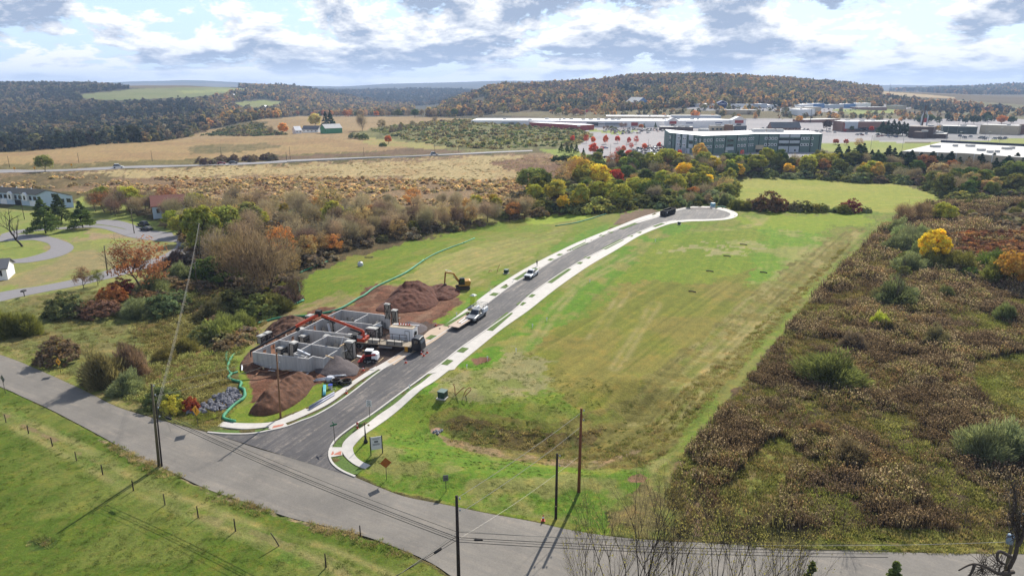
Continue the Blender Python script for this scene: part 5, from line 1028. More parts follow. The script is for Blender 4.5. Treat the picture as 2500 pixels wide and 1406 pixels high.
for i, (u, v, w, h) in enumerate([(697, 893, .9, 2.2), (706, 894, 1.0, 1.6), (716, 896, 1.2, 1.0), (735, 897, 1.2, 1.0), (750, 893, .5, 1.8), (655, 885, 1.7, 1.1), (820, 857, .9, 1.5), (781, 866, .5, 1.4), (792, 866, .9, 1.4), (790, 814, .6, 1.2)]):
    p = fbx(u, v, .0); mb = MB(); M_ = Matrix.Translation(p) @ Matrix.Rotation(WD, 4, 'Z') @ Matrix.Rotation(-.2, 4, 'X'); mb.box(-w / 2, w / 2, -.05, .05, 0, h, M=M_)
    for k in range(int(h / .28)): mb.box(-w / 2 + .04, w / 2 - .04, -.09, -.052, .1 + k * .28, .17 + k * .28, M=M_)
    tag(mb.build('leaning_formwork', panelm), ['ribbed form panel leaning on the front foundation wall', 'ribbed form panel standing inside a cellar room'][i > 5], 'formwork', 'form panels leaning on the walls')
for i, (u, v) in enumerate([(648, 853), (672, 846), (718, 822), (698, 828), (768, 795), (815, 774)]):
    p = fbx(u, v, .9); r = MB(); M_ = Matrix.Translation((p.x, p.y, .7)) @ Matrix.Rotation(BD, 4, 'Z'); r.box(-.5, -.4, -.1, .1, 0, 1.4, M=M_); r.box(.4, .5, -.1, .1, 0, 1.4, M=M_); r.box(-.4, .4, -.1, .1, 0, .1, M=M_); r.box(-.4, .4, -.1, .1, 1.3, 1.4, M=M_)
    tag(r.build('window_buck', wood2), 'orange wooden window frame set in the back foundation wall', 'window frame', 'wooden window frames in the back wall')
rd = random.Random(12)
for i in range(46):
    u, v = rd.choice([(rd.uniform(640, 780), rd.uniform(898, 912)), (rd.uniform(840, 930), rd.uniform(880, 905)), (rd.uniform(590, 625), rd.uniform(885, 915)), (rd.uniform(700, 900), rd.uniform(800, 862)), (rd.uniform(900, 960), rd.uniform(772, 800))]); a_ = fbx(u, v, .05 + rd.uniform(0, .1)); w_ = rd.uniform(0, 6.28); l_ = rd.uniform(.5, 2.2)
    board('scrap_board', a_, a_ + Vector((math.cos(w_) * l_, math.sin(w_) * l_, rd.uniform(0, .35))), rd.uniform(.1, .3), .05, [wood, whitep, wood2, panelm][i % 4], 'scrap of board lying about the muddy site', 'board', 'scrap boards in the mud')
for i in range(34):
    u, v = rd.choice([(670, 862), (700, 858), (735, 830), (770, 838), (795, 812), (840, 800), (870, 808), (905, 802), (870, 780), (920, 812), (940, 800), (800, 850)])
    p = fbx(u + rd.uniform(-22, 22), v + rd.uniform(-7, 7), 0); w, h = rd.uniform(.5, 1.3), rd.uniform(.8, 2.2); mb = MB(); M_ = Matrix.Translation(p) @ Matrix.Rotation(rd.choice([WD, BD]) + rd.uniform(-.2, .2), 4, 'Z') @ Matrix.Rotation(rd.uniform(-.35, .1), 4, 'X'); mb.box(-w / 2, w / 2, -.05, .05, 0, h, M=M_)
    for k in range(int(h / .28)): mb.box(-w / 2 + .04, w / 2 - .04, -.09, -.052, .1 + k * .28, .17 + k * .28, M=M_)
    tag(mb.build('leaning_formwork', [panelm, alu, whitep][i % 3]), 'loose form panel propped up among the cellar rooms', 'formwork', 'loose form panels in the cellar rooms')
# ---- heaps
def mound(name, poly, hmax, m, label, cat='dirt pile', pw=.9, seed=0, nz=.5, step=.2, ridge=None):
    gp = [g(*p) for p in poly]; gp = [tuple(q)[:2] for q in resample(smooth([(*q[:2], 0) for q in gp], 5, True), 60)[:-1]]; x0, x1 = min(q[0] for q in gp), max(q[0] for q in gp); y0, y1 = min(q[1] for q in gp), max(q[1] for q in gp)
    nx = int((x1 - x0) / step) + 2; ny = int((y1 - y0) / step) + 2; X, Y = np.meshgrid(np.linspace(x0, x1, nx), np.linspace(y0, y1, ny), indexing='ij')
    ins = inside(gp, X, Y); d = seg_dist(gp + [gp[0]], X, Y)
    if ridge: rp = [g(*q)[:2] for q in ridge]; dr = seg_dist(rp, X, Y) if len(rp) > 1 else np.hypot(X - rp[0][0], Y - rp[0][1]); t = d / (d + dr + 1e-6)
    else: t = d / d[ins].max()
    n = fbm(X / 1.6, Y / 1.6, seed, 4) - .5; Z = hmax * np.clip(t, 0, 1) ** pw + nz * n * 2 * np.clip(t * 4, 0, 1) + .3 * (fbm(X / .7, Y / .7, seed + 3, 3) - .5) * (nz / .4) * np.clip(t * 6, 0, 1)
    Z = np.where(ins, Z, -.4) + hf(X, Y); mb = MB(); idx = -np.ones((nx, ny), int)
    import itertools
    grow = ins.copy(); grow[1:] |= ins[:-1]; grow[:-1] |= ins[1:]; grow[:, 1:] |= ins[:, :-1]; grow[:, :-1] |= ins[:, 1:]
    vs = []
    for i, j in zip(*np.nonzero(grow)): idx[i, j] = len(vs); vs.append((X[i, j], Y[i, j], Z[i, j]))
    fs = [(idx[i, j], idx[i + 1, j], idx[i + 1, j + 1], idx[i, j + 1]) for i in range(nx - 1) for j in range(ny - 1) if min(idx[i, j], idx[i + 1, j], idx[i + 1, j + 1], idx[i, j + 1]) >= 0]
    mb.add(vs, fs); o = mb.build(name, m, smooth_=True); return tag(o, label, cat)
dirtm = mat('red_brown_dirt', A(120,70,50,.9), .95, .55, 1.6, bump=.9); dirtb = mat('brown_dirt', A(122,82,58,.95), .95, .55, 1.6, bump=.9); grav = mat('grey_gravel', A(112,102,102,1.1), .95, .3, 4, bump=.8)
mound('dirt_pile', [(915,758),(940,735),(965,714),(995,700),(1035,700),(1066,712),(1072,735),(1050,754),(990,764),(945,764)], 3.8, dirtm, 'largest red-brown dirt pile, rising behind the foundation', ridge=[(990,728),(1020,722)], seed=2)
mound('dirt_pile', [(1045,705),(1075,695),(1105,700),(1125,712),(1110,728),(1070,735),(1040,722)], 1.3, dirtm, 'low dark heap of dug earth under the excavator bucket', seed=3, pw=.7)
mound('dirt_pile', [(645,808),(680,790),(720,780),(752,782),(765,795),(735,822),(700,830),(668,822)], 2.6, dirtb, 'brown dirt pile behind the left part of the foundation', ridge=[(695,800),(715,798)], seed=4)
mound('dirt_pile', [(608,1010),(628,985),(660,955),(700,925),(740,915),(768,925),(758,955),(735,978),(700,1000),(650,1016)], 2.3, dirtb, 'long brown dirt pile beside the bend of the left pavement', ridge=[(650,990),(700,955),(735,935)], seed=5, pw=.8)
mound('dirt_pile', [(585,890),(600,868),(625,862),(640,900),(618,915),(590,905)], 1.0, dirtb, 'low bank of earth against the left foundation corner', seed=6)
mound('gravel_pile', [(765,905),(790,885),(825,872),(860,885),(880,900),(862,918),(800,920)], 2.0, grav, 'grey gravel pile in front of the foundation', 'gravel pile', ridge=[(822,893)], seed=7, nz=.12)
mound('gravel_pile', [(960,800),(985,790),(1020,788),(1045,800),(1030,815),(990,815)], 1.3, grav, 'smaller grey gravel pile behind the white box trailer', 'gravel pile', ridge=[(1000,800)], seed=8, nz=.12)
# ---- wheels
def wheel(parent, x, y, r, w, name='wheel', z=None, dual=False):
    s = 1 if y > 0 else -1; z = r if z is None else z
    mb = MB(); mb.lathe([(r * .6, -w / 2), (r * .92, -w / 2), (r, -w * .35), (r, w * .35), (r * .92, w / 2), (r * .6, w / 2)], 20, (x, y, z), 'Y'); o = mb.build(name, blackp, parent)
    mb = MB(); mb.lathe([(r * .12, s * w * .3), (r * .2, s * w * .42), (r * .56, s * w * .3), (r * .6, s * w * .5)], 14, (x, y, z), 'Y'); mb.build('rim', chrome, o); return o
# ---- crane truck
q0 = Vector(g(878, 851)); q1 = Vector(g(1000, 862)); ct_h = heading(q0, q1)
ct = thing('crane_truck', 'long flatbed truck with an orange knuckle boom reaching over the foundation', 'crane truck', tuple(q0 + Vector((math.cos(ct_h + 1.57), math.sin(ct_h + 1.57), 0)) * 1.2), ct_h)
LX = (q1 - q0).length
mb = MB(); mb.box(-1.6, LX + 1.5, -.5, .5, .75, 1.05); mb.box(-1.6, LX + .6, -1.2, -1.05, .95, 1.1); mb.build('chassis', steel, ct)
mb = MB(); mb.box(-1.4, LX + .3, -1.25, 1.25, 1.12, 1.27); [mb.box(-1.4, LX + .3, -1.2 + i * .3, -1.19 + i * .3, 1.272, 1.285) for i in range(9)]; mb.build('deck', mat('deck_planks', A(206,190,166,1.1), .8, .2, 3), ct)
mb = MB()
for y in (-1.2, 1.2):
    for i in range(6): x = 1.2 + i * (LX - 2.6) / 5; mb.box(x - .04, x + .04, y - .04, y + .04, 1.27, 2.5)
    for z in (1.85, 2.45): mb.box(1.2, LX - 1.36, y - .03, y + .03, z, z + .07)
mb.build('side_rail', steel, ct)
for x in (-.2, 1.2, LX - .1):
    for y in (-1.05, 1.05): wheel(ct, x if x != 1.2 else 2.45, y, .52, .35)
mb = MB(); mb.box(3.8, 5.0, -1.22, -1.0, .55, .95); mb.box(5.1, 6.4, -1.22, -1.0, .55, .95); mb.build('tool_box', alu, ct)
mb = MB(); mb.side([(LX + .4, .6), (LX + .4, 2.75), (LX + 1.0, 2.95), (LX + 1.9, 2.8), (LX + 2.2, 1.9), (LX + 2.3, .6)], 1.2, 1.05, zt=1.6); cb = mb.build('cab', mat('navy_cab', A(30,34,48), .3, .1, 1), ct, .05)
mb = MB(); mb.side([(LX + 2.02, 2.0), (LX + 1.86, 2.7), (LX + 1.89, 2.71), (LX + 2.23, 1.98)], 1.0, .9); [mb.box(LX + .9, LX + 1.7, y, y + .03, 1.95, 2.6) for y in (-1.2, 1.17)]; mb.build('window', glass, cb)
mb = MB(); mb.box(LX + .36, LX + .4, -.9, .0, 1.3, 2.3); mb.build('cab_back_panel', whitep, ct); mb = MB(); mb.tube([(LX + .2, .9, 1.2), (LX + .2, .9, 3.1)], .09, 8); mb.build('exhaust', chrome, ct)
mb = MB(); mb.box(LX - .9, LX - .3, -1.3, -1.26, .3, 1.3); mb.beam((LX - 1, -1.35, .1), (LX - .6, -1.35, 1.3), .05, .05); mb.build('ladder', yelm, ct)
# bundles on deck
mb = MB(); mb.box(1.6, 3.6, -.9, .3, 1.29, 1.75); [mb.box(5.2, 8.3, -1.0, -.2, 1.29 + i * .16, 1.41 + i * .16) for i in range(4)]; tag(mb.build('formwork_bundle', panelm), 'bundle of form panels lying on the crane truck deck', 'formwork'); bpy.data.objects['formwork_bundle'].matrix_world = Matrix.Translation(ct.location) @ Matrix.Rotation(ct_h, 4, 'Z')
# boom in world space, carried by the column
col_b = Vector((ct.location.x, ct.location.y, 1.3)) + Vector((math.cos(ct_h), math.sin(ct_h), 0)) * .3
tip = fbx(612, 858, 3.4)
def on_plane(u, v, a, b):
    n = Vector((-(b - a).y, (b - a).x, 0)); d = Vector(ray(u, v)); o = Vector((0, 0, H)); t = (a - o).dot(n) / d.dot(n); return o + d * t
inv = (Matrix.Translation(ct.location) @ Matrix.Rotation(ct_h, 4, 'Z')).inverted()
ctop = on_plane(886, 808, col_b, tip); apex = on_plane(779, 767, col_b, tip); ext = on_plane(722, 797, col_b, tip); tip = on_plane(611, 857, col_b, tip)
Lc = lambda p: tuple(inv @ p)
mb = MB(); mb.beam(Lc(col_b), Lc(ctop), .55, .5); mb.box(-.5, 1.0, -1.1, 1.1, 1.28, 1.9); colm = mb.build('crane_column', orange, ct, .03)
mb = MB(); mb.beam(Lc(ctop), Lc(apex), .34, .46); mb.build('inner_boom', orange, ct, .03)
mb = MB(); mb.beam(Lc(apex), Lc(ext), .38, .48); mb.build('outer_boom', orange, ct, .03)
mb = MB(); mb.beam(Lc(ext), Lc(tip), .26, .3); mb.beam(Lc(tip), Lc(tip - Vector((0, 0, 1.1))), .12, .12); mb.build('boom_extension', mat('boom_black', A(40,40,44), .5, .1, 1), ct)
mb = MB(); a_ = apex.lerp(ctop, .35) - Vector((0, 0, .5)); b_ = apex.lerp(ctop, .05) - Vector((0, 0, .4)); mb.tube([Lc(a_), Lc(b_)], .13, 8); mb.build('ram', steel, ct); mb = MB(); a_ = ctop.lerp(apex, .3) - Vector((0, 0, .6)); mb.tube([Lc(a_), Lc(col_b + Vector((0, 0, 1.2)))], .14, 8); mb.build('ram', steel, ct)
mb = MB(); mb.lathe([(.05, -.3), (.4, -.3), (.4, .3), (.05, .3)], 12, Lc(apex), 'Y'); mb.box(*[c for p in zip(Lc(apex + Vector((-.6, -.3, .1))), Lc(apex + Vector((.5, .3, .7)))) for c in sorted(p)]); mb.build('boom_joint', steel, ct)
mb = MB(); p = Lc(ext - Vector((-.3, 0, .5))); mb.lathe([(.05, -.25), (.32, -.25), (.32, .25), (.05, .25)], 12, p, 'Y'); mb.build('hose_drum', blackp, ct)
mb = MB(); mb.box(-1.5, -.5, -1.3, 1.3, 1.3, 2.6); mb.build('crane_control_stand', steel, ct)
# ---- box trailer
q0 = Vector(g(955, 836)); q1 = Vector(g(1006, 841)); bh = heading(q0, q1); bt = thing('box_trailer', 'white enclosed box trailer with beams and orange gear on its roof', 'trailer', tuple((q0 + q1) / 2 + Vector((math.cos(bh + 1.57), math.sin(bh + 1.57), 0)) * 1.2), bh); hl = (q1 - q0).length / 2 + .25
mb = MB(); mb.box(-hl, hl, -1.15, 1.15, .55, 3.0); mb.build('body', whitep, bt, .06)
mb = MB(); mb.box(-hl - .02, hl + .02, -1.17, 1.17, 3.0, 3.08); mb.build('roof', mat('tan_roof', A(214,196,170,1.1), .8, .2, 2), bt)
mb = MB(); mb.box(hl - 1.55, hl - .75, -1.19, -1.152, .6, 2.5); dd = mb.build('door', whitep, bt); mb = MB(); [mb.box(a, b, -1.2, -1.16, c, d) for a, b, c, d in ((hl - 1.62, hl - 1.56, .55, 2.6), (hl - .74, hl - .68, .55, 2.6), (hl - 1.56, hl - .74, 2.52, 2.6))]; mb.build('door_frame', steel, dd)
for y in (-1.05, 1.05): wheel(bt, -.6, y, .36, .25); wheel(bt, .2, y, .36, .25)
mb = MB(); mb.box(hl + .02, hl + .3, -.5, .1, 1.7, 2.3); mb.build('heater_box', steel, bt)
def onbt(x, y, z): return Matrix.Translation(bt.location) @ Matrix.Rotation(bh, 4, 'Z') @ Vector((x, y, z))
for i, (a, b, m_, l) in enumerate([((-1.6, .6, 3.18), (2.9, .75, 3.18), whitep, 'long white beam along the trailer roof'), ((-2.2, .2, 3.16), (.8, .35, 3.16), whitep, 'shorter white beam on the left of the trailer roof'), ((-1.0, -.1, 3.16), (1.9, .0, 3.16), wood, 'tan plank on the trailer roof')]): board('roof_beam', onbt(*a), onbt(*b), .16, .12, m_, l, 'beam')
for i in range(5):
    mb = MB(); p = onbt(-.9 + i * .5, .25 + .1 * (i % 2), 3.1); mb.lathe([(.02, 0), (.25, 0), (.22, .05), (.1, .3), (.06, .5)], 10, tuple(p)); tag(mb.build('traffic_cone', orange), 'orange cone lying among the beams on the box trailer roof', 'traffic cone', 'cones on the trailer roof')
# ---- skid steer
q0 = Vector(g(884, 885)); q1 = Vector(g(921, 884)); sh = heading(q1, q0) - .15; sk = thing('track_loader', 'white and red compact track loader facing the foundation', 'loader', tuple((q0 + q1) / 2 + Vector((0, .7, 0))), sh)
for y in (-.78, .78):
    mb = MB(); mb.side([(-1.1, .15), (-1.3, .4), (-1.0, .72), (.9, .62), (1.15, .35), (.9, .0), (-.9, .0)], .2); t_ = mb.build('track', blackp, sk); t_.location = (0, y, 0)
    mb = MB(); [mb.lathe([(.02, -.22), (.2, -.22), (.2, .22), (.02, .22)], 10, (x, 0, .25), 'Y') for x in (-.8, -.3, .2, .7)]; mb.build('roller', chrome, t_)
mb = MB(); mb.side([(-1.5, .5), (-1.5, 1.5), (-1.0, 1.75), (-.4, 1.7), (-.4, .5)], .75, .6); mb.build('engine_cover', whitep, sk, .06)
mb = MB(); mb.side([(-.45, .6), (-.45, 2.0), (.6, 2.0), (.8, 1.2), (.8, .6)], .52); mb.build('cab', mat('cab_dark', A(48,54,64), .3, .1, 1), sk, .03)
mb = MB(); mb.box(-.6, .75, -.6, .6, 2.0, 2.12); mb.build('cab_roof', whitep, sk, .03)
for y in (-.82, .82):
    mb = MB(); mb.beam((-1.2, y, 1.5), (.6, y, 1.25), .12, .3); mb.beam((.6, y, 1.35), (1.35, y, .4), .12, .26); mb.build('lift_arm', dred, sk)
mb = MB(); mb.side([(1.2, .1), (1.35, .8), (1.5, .8), (1.6, .15), (2.1, .05), (2.1, .0)], .95); mb.build('bucket', dred, sk)
# ---- excavator
q = Vector(g(1130, 705)); ex = thing('excavator', 'yellow tracked excavator digging at the edge of the big dirt pile', 'excavator', tuple(q), math.radians(188))
for y in (-.95, .95):
    mb = MB(); mb.side([(-1.5, .1), (-1.75, .4), (-1.5, .75), (1.5, .75), (1.75, .4), (1.5, .1), (1.2, 0), (-1.2, 0)], .27); t_ = mb.build('track', mat('dusty_track', A(92,76,62), .9, .3, 4), ex); t_.location = (0, y, 0)
mb = MB(); mb.box(-.7, .7, -.7, .7, .5, .95); mb.build('undercarriage', steel, ex)
mb = MB(); mb.box(-1.75, 1.0, -1.15, 1.15, .98, 1.25); mb.side([(-1.75, 1.25), (-1.85, 2.1), (-1.5, 2.25), (-.5, 2.15), (-.5, 1.25)], 1.12); mb.build('house', yelm, ex, .05)
mb = MB(); mb.side([(-.4, 1.26), (-.4, 2.85), (.7, 2.85), (1.05, 2.0), (1.05, 1.26)], .45); c_ = mb.build('cab', mat('cab_black', A(34,34,38), .3, .1, 1), ex, .03); c_.location = (0, .65, 0)
mb = MB(); [mb.box(-.25, .6, y, y + .02, 1.85, 2.7) for y in (-.472, .452)]; mb.side([(.72, 2.75), (1.07, 2.0), (1.08, 2.02), (.74, 2.76)], .38); mb.build('window', glass, c_)
mb = MB(); mb.beam((.6, -.1, 1.4), (2.2, -.1, 3.9), .3, .42); mb.beam((2.1, -.1, 3.8), (4.0, -.1, 4.2), .28, .38); mb.build('boom', yelm, ex, .03)
mb = MB(); mb.beam((4.0, -.1, 4.3), (4.3, -.1, 1.5), .24, .34); mb.build('stick', mat('worn_yellow', A(176,124,58,1.1), .6, .25, 2), ex, .02)
mb = MB(); mb.side([(3.9, 1.5), (3.75, .9), (3.9, .4), (4.4, .25), (4.9, .6), (4.75, .75), (4.4, .6), (4.45, 1.5)], .45); mb.build('bucket', mat('bucket_dirt', A(112,84,66), .8, .3, 3), ex)
mb = MB(); mb.tube([(2.2, -.1, 3.2), (.9, -.1, 1.5)], .08, 8); mb.build('ram', chrome, ex); mb = MB(); mb.tube([(2.6, -.1, 4.35), (4.05, -.1, 4.75)], .07, 8); mb.build('ram', chrome, ex)
# ---- cars and trucks
paint = mat('car_paint', rough=.3, var=.04, objcol=True, spec=.6)
def lights(r, x, y, z, nm, m, L_=.05):
    for s in (-1, 1): mb = MB(); mb.box(x, x + L_, s * y - .14, s * y + .14, z - .09, z + .09); mb.build(nm, m, r)
def pickup(loc, rz, label, color, name='pickup_truck', util=False, sc=1.0):
    r = thing(name, label, 'pickup truck', loc, rz); W_ = .98
    mb = MB(); mb.side([(-2.9, .55), (-2.9, 1.12), (-1.0, 1.12), (1.2, 1.12), (2.7, 1.02), (2.88, .85), (2.9, .5), (2.2, .42), (-2.3, .42)], W_, .92, zt=.9); bd = mb.build('body', paint, r, .06, color=color)
    mb = MB(); mb.side([(-1.05, 1.1), (-.95, 1.82), (.35, 1.85), (1.25, 1.12)], .86, .7); mb.build('cab', paint, r, .04, color=color)
    mb = MB(); mb.side([(.5, 1.74), (1.17, 1.17), (1.2, 1.19), (.52, 1.78)], .74, .64); mb.build('windscreen', glass, r)
    for s in (-1, 1): mb = MB(); mb.add([(-.85, s * .865, 1.2), (.95, s * .865, 1.2), (.35, s * .75, 1.72), (-.8, s * .75, 1.72)], [(0, 1, 2, 3)]); mb.build('side_window', glass, r)
    if not util:
        mb = MB(); mb.box(-2.8, -1.1, -.8, .8, 1.122, 1.13); mb.build('bed', blackp, r)
    mb = MB(); mb.box(2.885, 2.93, -.62, .62, .55, .95); mb.build('grille', mat('grille_dark', A(60,60,64), .4, .2, 8), r)
    lights(r, 2.84, .78, .85, 'headlight', lampm); lights(r, -2.95, .85, .95, 'tail_light', redl)
    for x in (-1.85, 1.85):
        for y in (-.9, .9): wheel(r, x, y, .4, .26)
    for s in (-1, 1): mb = MB(); mb.box(.8, .95, s * 1.12 - .1, s * 1.12 + .1, 1.15, 1.38); mb.build('mirror', blackp, r)
    if util:
        mb = MB(); mb.box(-3.1, -1.1, -1.1, -.65, .8, 1.6); mb.box(-3.1, -1.1, .65, 1.1, .8, 1.6); mb.box(-3.1, -1.1, -.65, .65, .8, .95); mb.build('utility_body', whitep, r, .03)
        mb = MB()
        for x in (-3.0, -2.05, -1.15, .3):
            for y in (-.95, .95): mb.box(x - .03, x + .03, y - .03, y + .03, 1.6 if x < 0 else 1.75, 2.3)
            mb.box(x - .03, x + .03, -.95, .95, 2.3, 2.36)
        for y in (-.95, 0, .95): mb.box(-3.0, .33, y - .03, y + .03, 2.361, 2.42)
        mb.build('ladder_rack', alu, r)
    r.scale = (sc, sc, sc); return r
RH = heading((0, 0), RD); rzb = RH + math.pi
pt = Vector(g(1297, 676)); pickup(tuple(pt + Vector((0, 0, .05))), rzb, 'white pickup truck parked alone on the left side of the new road', A(232,236,240,1.3), sc=1.0)
pt = Vector(g(1163, 778)); pickup(tuple(pt + Vector((0, 0, .05))), rzb + .03, 'silver work truck with ladder rack in front of the flatbed trailer', A(160,164,170,1.1), 'utility_truck', True, 1.12)
# flatbed trailer
a = Vector(g(1098, 807)); b = Vector(g(1138, 782)); th_ = heading(a, b); ft = thing('flatbed_trailer', 'tan flatbed trailer loaded with boards, hitched behind the silver work truck', 'trailer', tuple((a + b) / 2 + Vector((.9, .3, .05))), th_); hl = (b - a).length / 2 + .4
mb = MB(); mb.box(-hl, hl, -1.2, 1.2, .68, .82); mb.build('deck', mat('deck_tan', A(220,196,176,1.15), .8, .15, 2), ft)
mb = MB(); mb.box(-hl, hl, -1.22, -1.12, .5, .68); mb.box(-hl, hl, 1.12, 1.22, .5, .68); mb.box(hl, hl + 1.3, -.06, .06, .5, .6); mb.build('chassis', steel, ft)
for x in (0.3, 1.1):
    for y in (-1.0, 1.0): wheel(ft, x, y, .34, .24)
mb = MB(); mb.box(hl - .06, hl, -1.2, 1.2, .82, 1.2); mb.build('headboard', mat('rust_wood', A(150,108,84), .8, .2, 3), ft)
for i in range(4): p0 = ft.location + Vector((math.cos(th_), math.sin(th_), 0)) * (-1.6 + .1 * i) + Vector((-math.sin(th_), math.cos(th_), 0)) * (-.5 + .3 * i) + Vector((0, 0, .88)); board('deck_board', p0, p0 + Vector((math.cos(th_ + .04 * i), math.sin(th_ + .04 * i), 0)) * 3.0, .25, .09, [whitep, wood][i % 2], 'pale board lying along the deck of the flatbed trailer', 'board', 'boards on the flatbed trailer')
# portable toilet
q = Vector(g(1156, 744)); po = thing('portable_toilet', 'lime green portable toilet with a white roof beside the left pavement', 'portable toilet', tuple(q), RH)
lime = mat('lime_plastic', A(190,214,60,1.8), .5, .06, 1)
mb = MB(); mb.box(-.55, .55, -.55, .55, .05, 2.1); [mb.box(-.57, .57, y - .03, y + .03, .1, 2.05) for y in (-.3, 0, .3)]; mb.build('cabin', lime, po, .04); mb = MB(); mb.box(-.6, .6, -.6, .6, 2.1, 2.22); mb.side([(-.55, 2.22), (-.3, 2.42), (.3, 2.42), (.55, 2.22)], .55, .3); mb.build('roof', mat('translucent_white', A(226,232,222,1.2), .5, .05, 1), po, .03)
mb = MB(); mb.box(-.6, -.56, -.38, .38, .12, 1.95); d_ = mb.build('door', lime, po); mb = MB(); mb.box(-.64, -.6, .25, .33, 1.0, 1.15); mb.build('handle', whitep, d_); mb = MB(); mb.box(-.6, .6, -.6, .6, -.1, .05); mb.build('base', blackp, po)
# dumpster
a = Vector(g(1620, 530)); b = Vector(g(1644, 522)); dm = thing('dumpster', 'black roll-off dumpster at the mouth of the turning circle', 'dumpster', tuple((a + b) / 2 + Vector((0, 1.2, .06))), heading(a, b)); hl = (b - a).length / 2
dk = mat('dumpster_black', A(38,38,40), .6, .2, 2)
mb = MB(); mb.box(-hl, hl, -1.2, 1.2, .2, .35); mb.box(-hl, hl, -1.2, -1.1, .35, 2.0); mb.box(-hl, hl, 1.1, 1.2, .35, 2.0); mb.box(-hl, -hl + .1, -1.1, 1.1, .35, 2.0); mb.box(hl - .1, hl, -1.1, 1.1, .35, 2.0); mb.build('container', dk, dm)
mb = MB(); [mb.box(-hl + i * (2 * hl / 8), -hl + .12 + i * (2 * hl / 8), y - .06, y + .06, .3, 1.9) for i in range(1, 8) for y in (-1.26, 1.26)]; mb.build('rib', dk, dm); mb = MB(); [mb.box(-hl, hl, y - .08, y + .08, 0, .2) for y in (-.8, .8)]; mb.build('skid', steel, dm); mb = MB(); mb.box(-hl + .3, -hl + 1.0, -1.335, -1.33, 1.2, 1.7); mb.build('sticker', whitep, dm)
# person
def person(loc, rz, label):
    r = thing('person', label, 'person', loc, rz); 
    me = bpy.data.meshes.new('body'); V_ = [(0,0,.95),(0,0,1.15),(0,0,1.42),(0,0,1.52),(0,0,1.68),(0,.19,1.4),(.05,.26,1.12),(.12,.25,.88),(0,-.19,1.4),(.05,-.26,1.12),(.14,-.24,.9),(0,.1,.9),(.08,.11,.5),(.0,.12,.06),(.14,.13,.03),(0,-.1,.9),(-.04,-.11,.5),(-.16,-.12,.08),(-.03,-.13,.03)]
    E_ = [(0,1),(1,2),(2,3),(3,4),(2,5),(5,6),(6,7),(2,8),(8,9),(9,10),(0,11),(11,12),(12,13),(13,14),(0,15),(15,16),(16,17),(17,18)]; R_ = [.14,.13,.15,.055,.095,.07,.05,.035,.07,.05,.035,.1,.065,.045,.04,.1,.065,.045,.04]
    me.from_pydata(V_, E_, []); me.materials.append(mat('dark_clothing', A(44,44,52), .9, .15, 6)); o = bpy.data.objects.new('body', me); COL.objects.link(o); o.parent = r; sk_ = o.modifiers.new('skin', 'SKIN'); me.skin_vertices or me.vertex_colors
    if not me.skin_vertices:
        import bmesh; b_ = bmesh.new(); b_.from_mesh(me); b_.verts.layers.skin.verify(); b_.to_mesh(me); b_.free()
    for i, sv in enumerate(me.skin_vertices[0].data): sv.radius = (R_[i], R_[i]); sv.use_root = i == 0
    o.modifiers.new('sub', 'SUBSURF').render_levels = 1
    mb = MB(); mb.lathe([(.02, 1.5), (.08, 1.54), (.1, 1.64), (.09, 1.72), (.02, 1.77)], 12, (0, 0, 0)); mb.box(.09, .12, -.015, .015, 1.6, 1.65); mb.build('head', mat('skin', A(196,150,126), .6, .05, 2), r, smooth_=True); mb = MB(); mb.lathe([(.105, 1.66), (.108, 1.7), (.08, 1.78), (.02, 1.8)], 12); mb.build('cap', blackp, r, smooth_=True); return r
person(tuple(Vector(g(1311, 651)) + Vector((0, 0, .08))), RH + 2.6, 'person in dark clothes walking on the left pavement beyond the white pickup')
# ------------------------------------------------------------------ cones, pipes, signs, poles, wires
def cone(u, v, label, h=.75):
    p = g(u, v, .06); r = thing('traffic_cone', label, 'traffic cone', p, 0, 'orange traffic cones'); mb = MB(); mb.box(-.22, .22, -.22, .22, 0, .04); mb.build('base', orange, r)
    mb = MB(); mb.lathe([(.17, .04), (.03, h)], 12); c_ = mb.build('body', orange, r); mb = MB(); mb.lathe([(.115, .33), (.085, .5)], 12); mb.build('band', whitep, r)
for u, v, l in [(1029,865,'leftmost of the three cones on the road by the crane truck'),(1035,869,'nearest of the three cones on the road by the crane truck'),(1043,862,'rightmost of the three cones on the road by the crane truck'),(887,905,'cone on the grass edge below the loader'),(846,961,'cone on the verge beside the white pipes'),(1064,795,'cone on the grass by the smaller gravel pile'),(1326,1271,'cone at the roadside beside the black pole'),(991,886,'cone at the edge of the site entrance')]: cone(u, v, l)
def tube_thing(name, pts, r, m, label, cat, n=10, group=None): mb = MB(); mb.tube(pts, r, n); return tag(mb.build(name, m, smooth_=True), label, cat, group)
def coil(u, v, R_, label):
    p = Vector(g(u, v)); rt = thing('pipe_coil', label, 'pipe coil', tuple(p), 0, 'black corrugated pipe coils')
    for k in range(3):
        pts = [(math.cos(i * math.pi / 16) * (R_ - .12 * (k % 2)), math.sin(i * math.pi / 16) * (R_ - .12 * (k % 2)), .12 + k * .22) for i in range(33)]
        mb = MB(); mb.tube(pts, .12, 8); mb.build('turn', blackp, rt, smooth_=True)
coil(820, 936, .75, 'left black pipe coil beside the white pipe bundle'); coil(845, 937, .85, 'right black pipe coil at the pavement edge')
pvc = mat('white_pvc', A(222,226,236,1.2), .4, .05, 1); pvcg = mat('grey_pvc', A(176,180,200,1.2), .45, .08, 1); teal = mat('teal_pipe', A(90,190,200,1.2), .45, .08, 1)
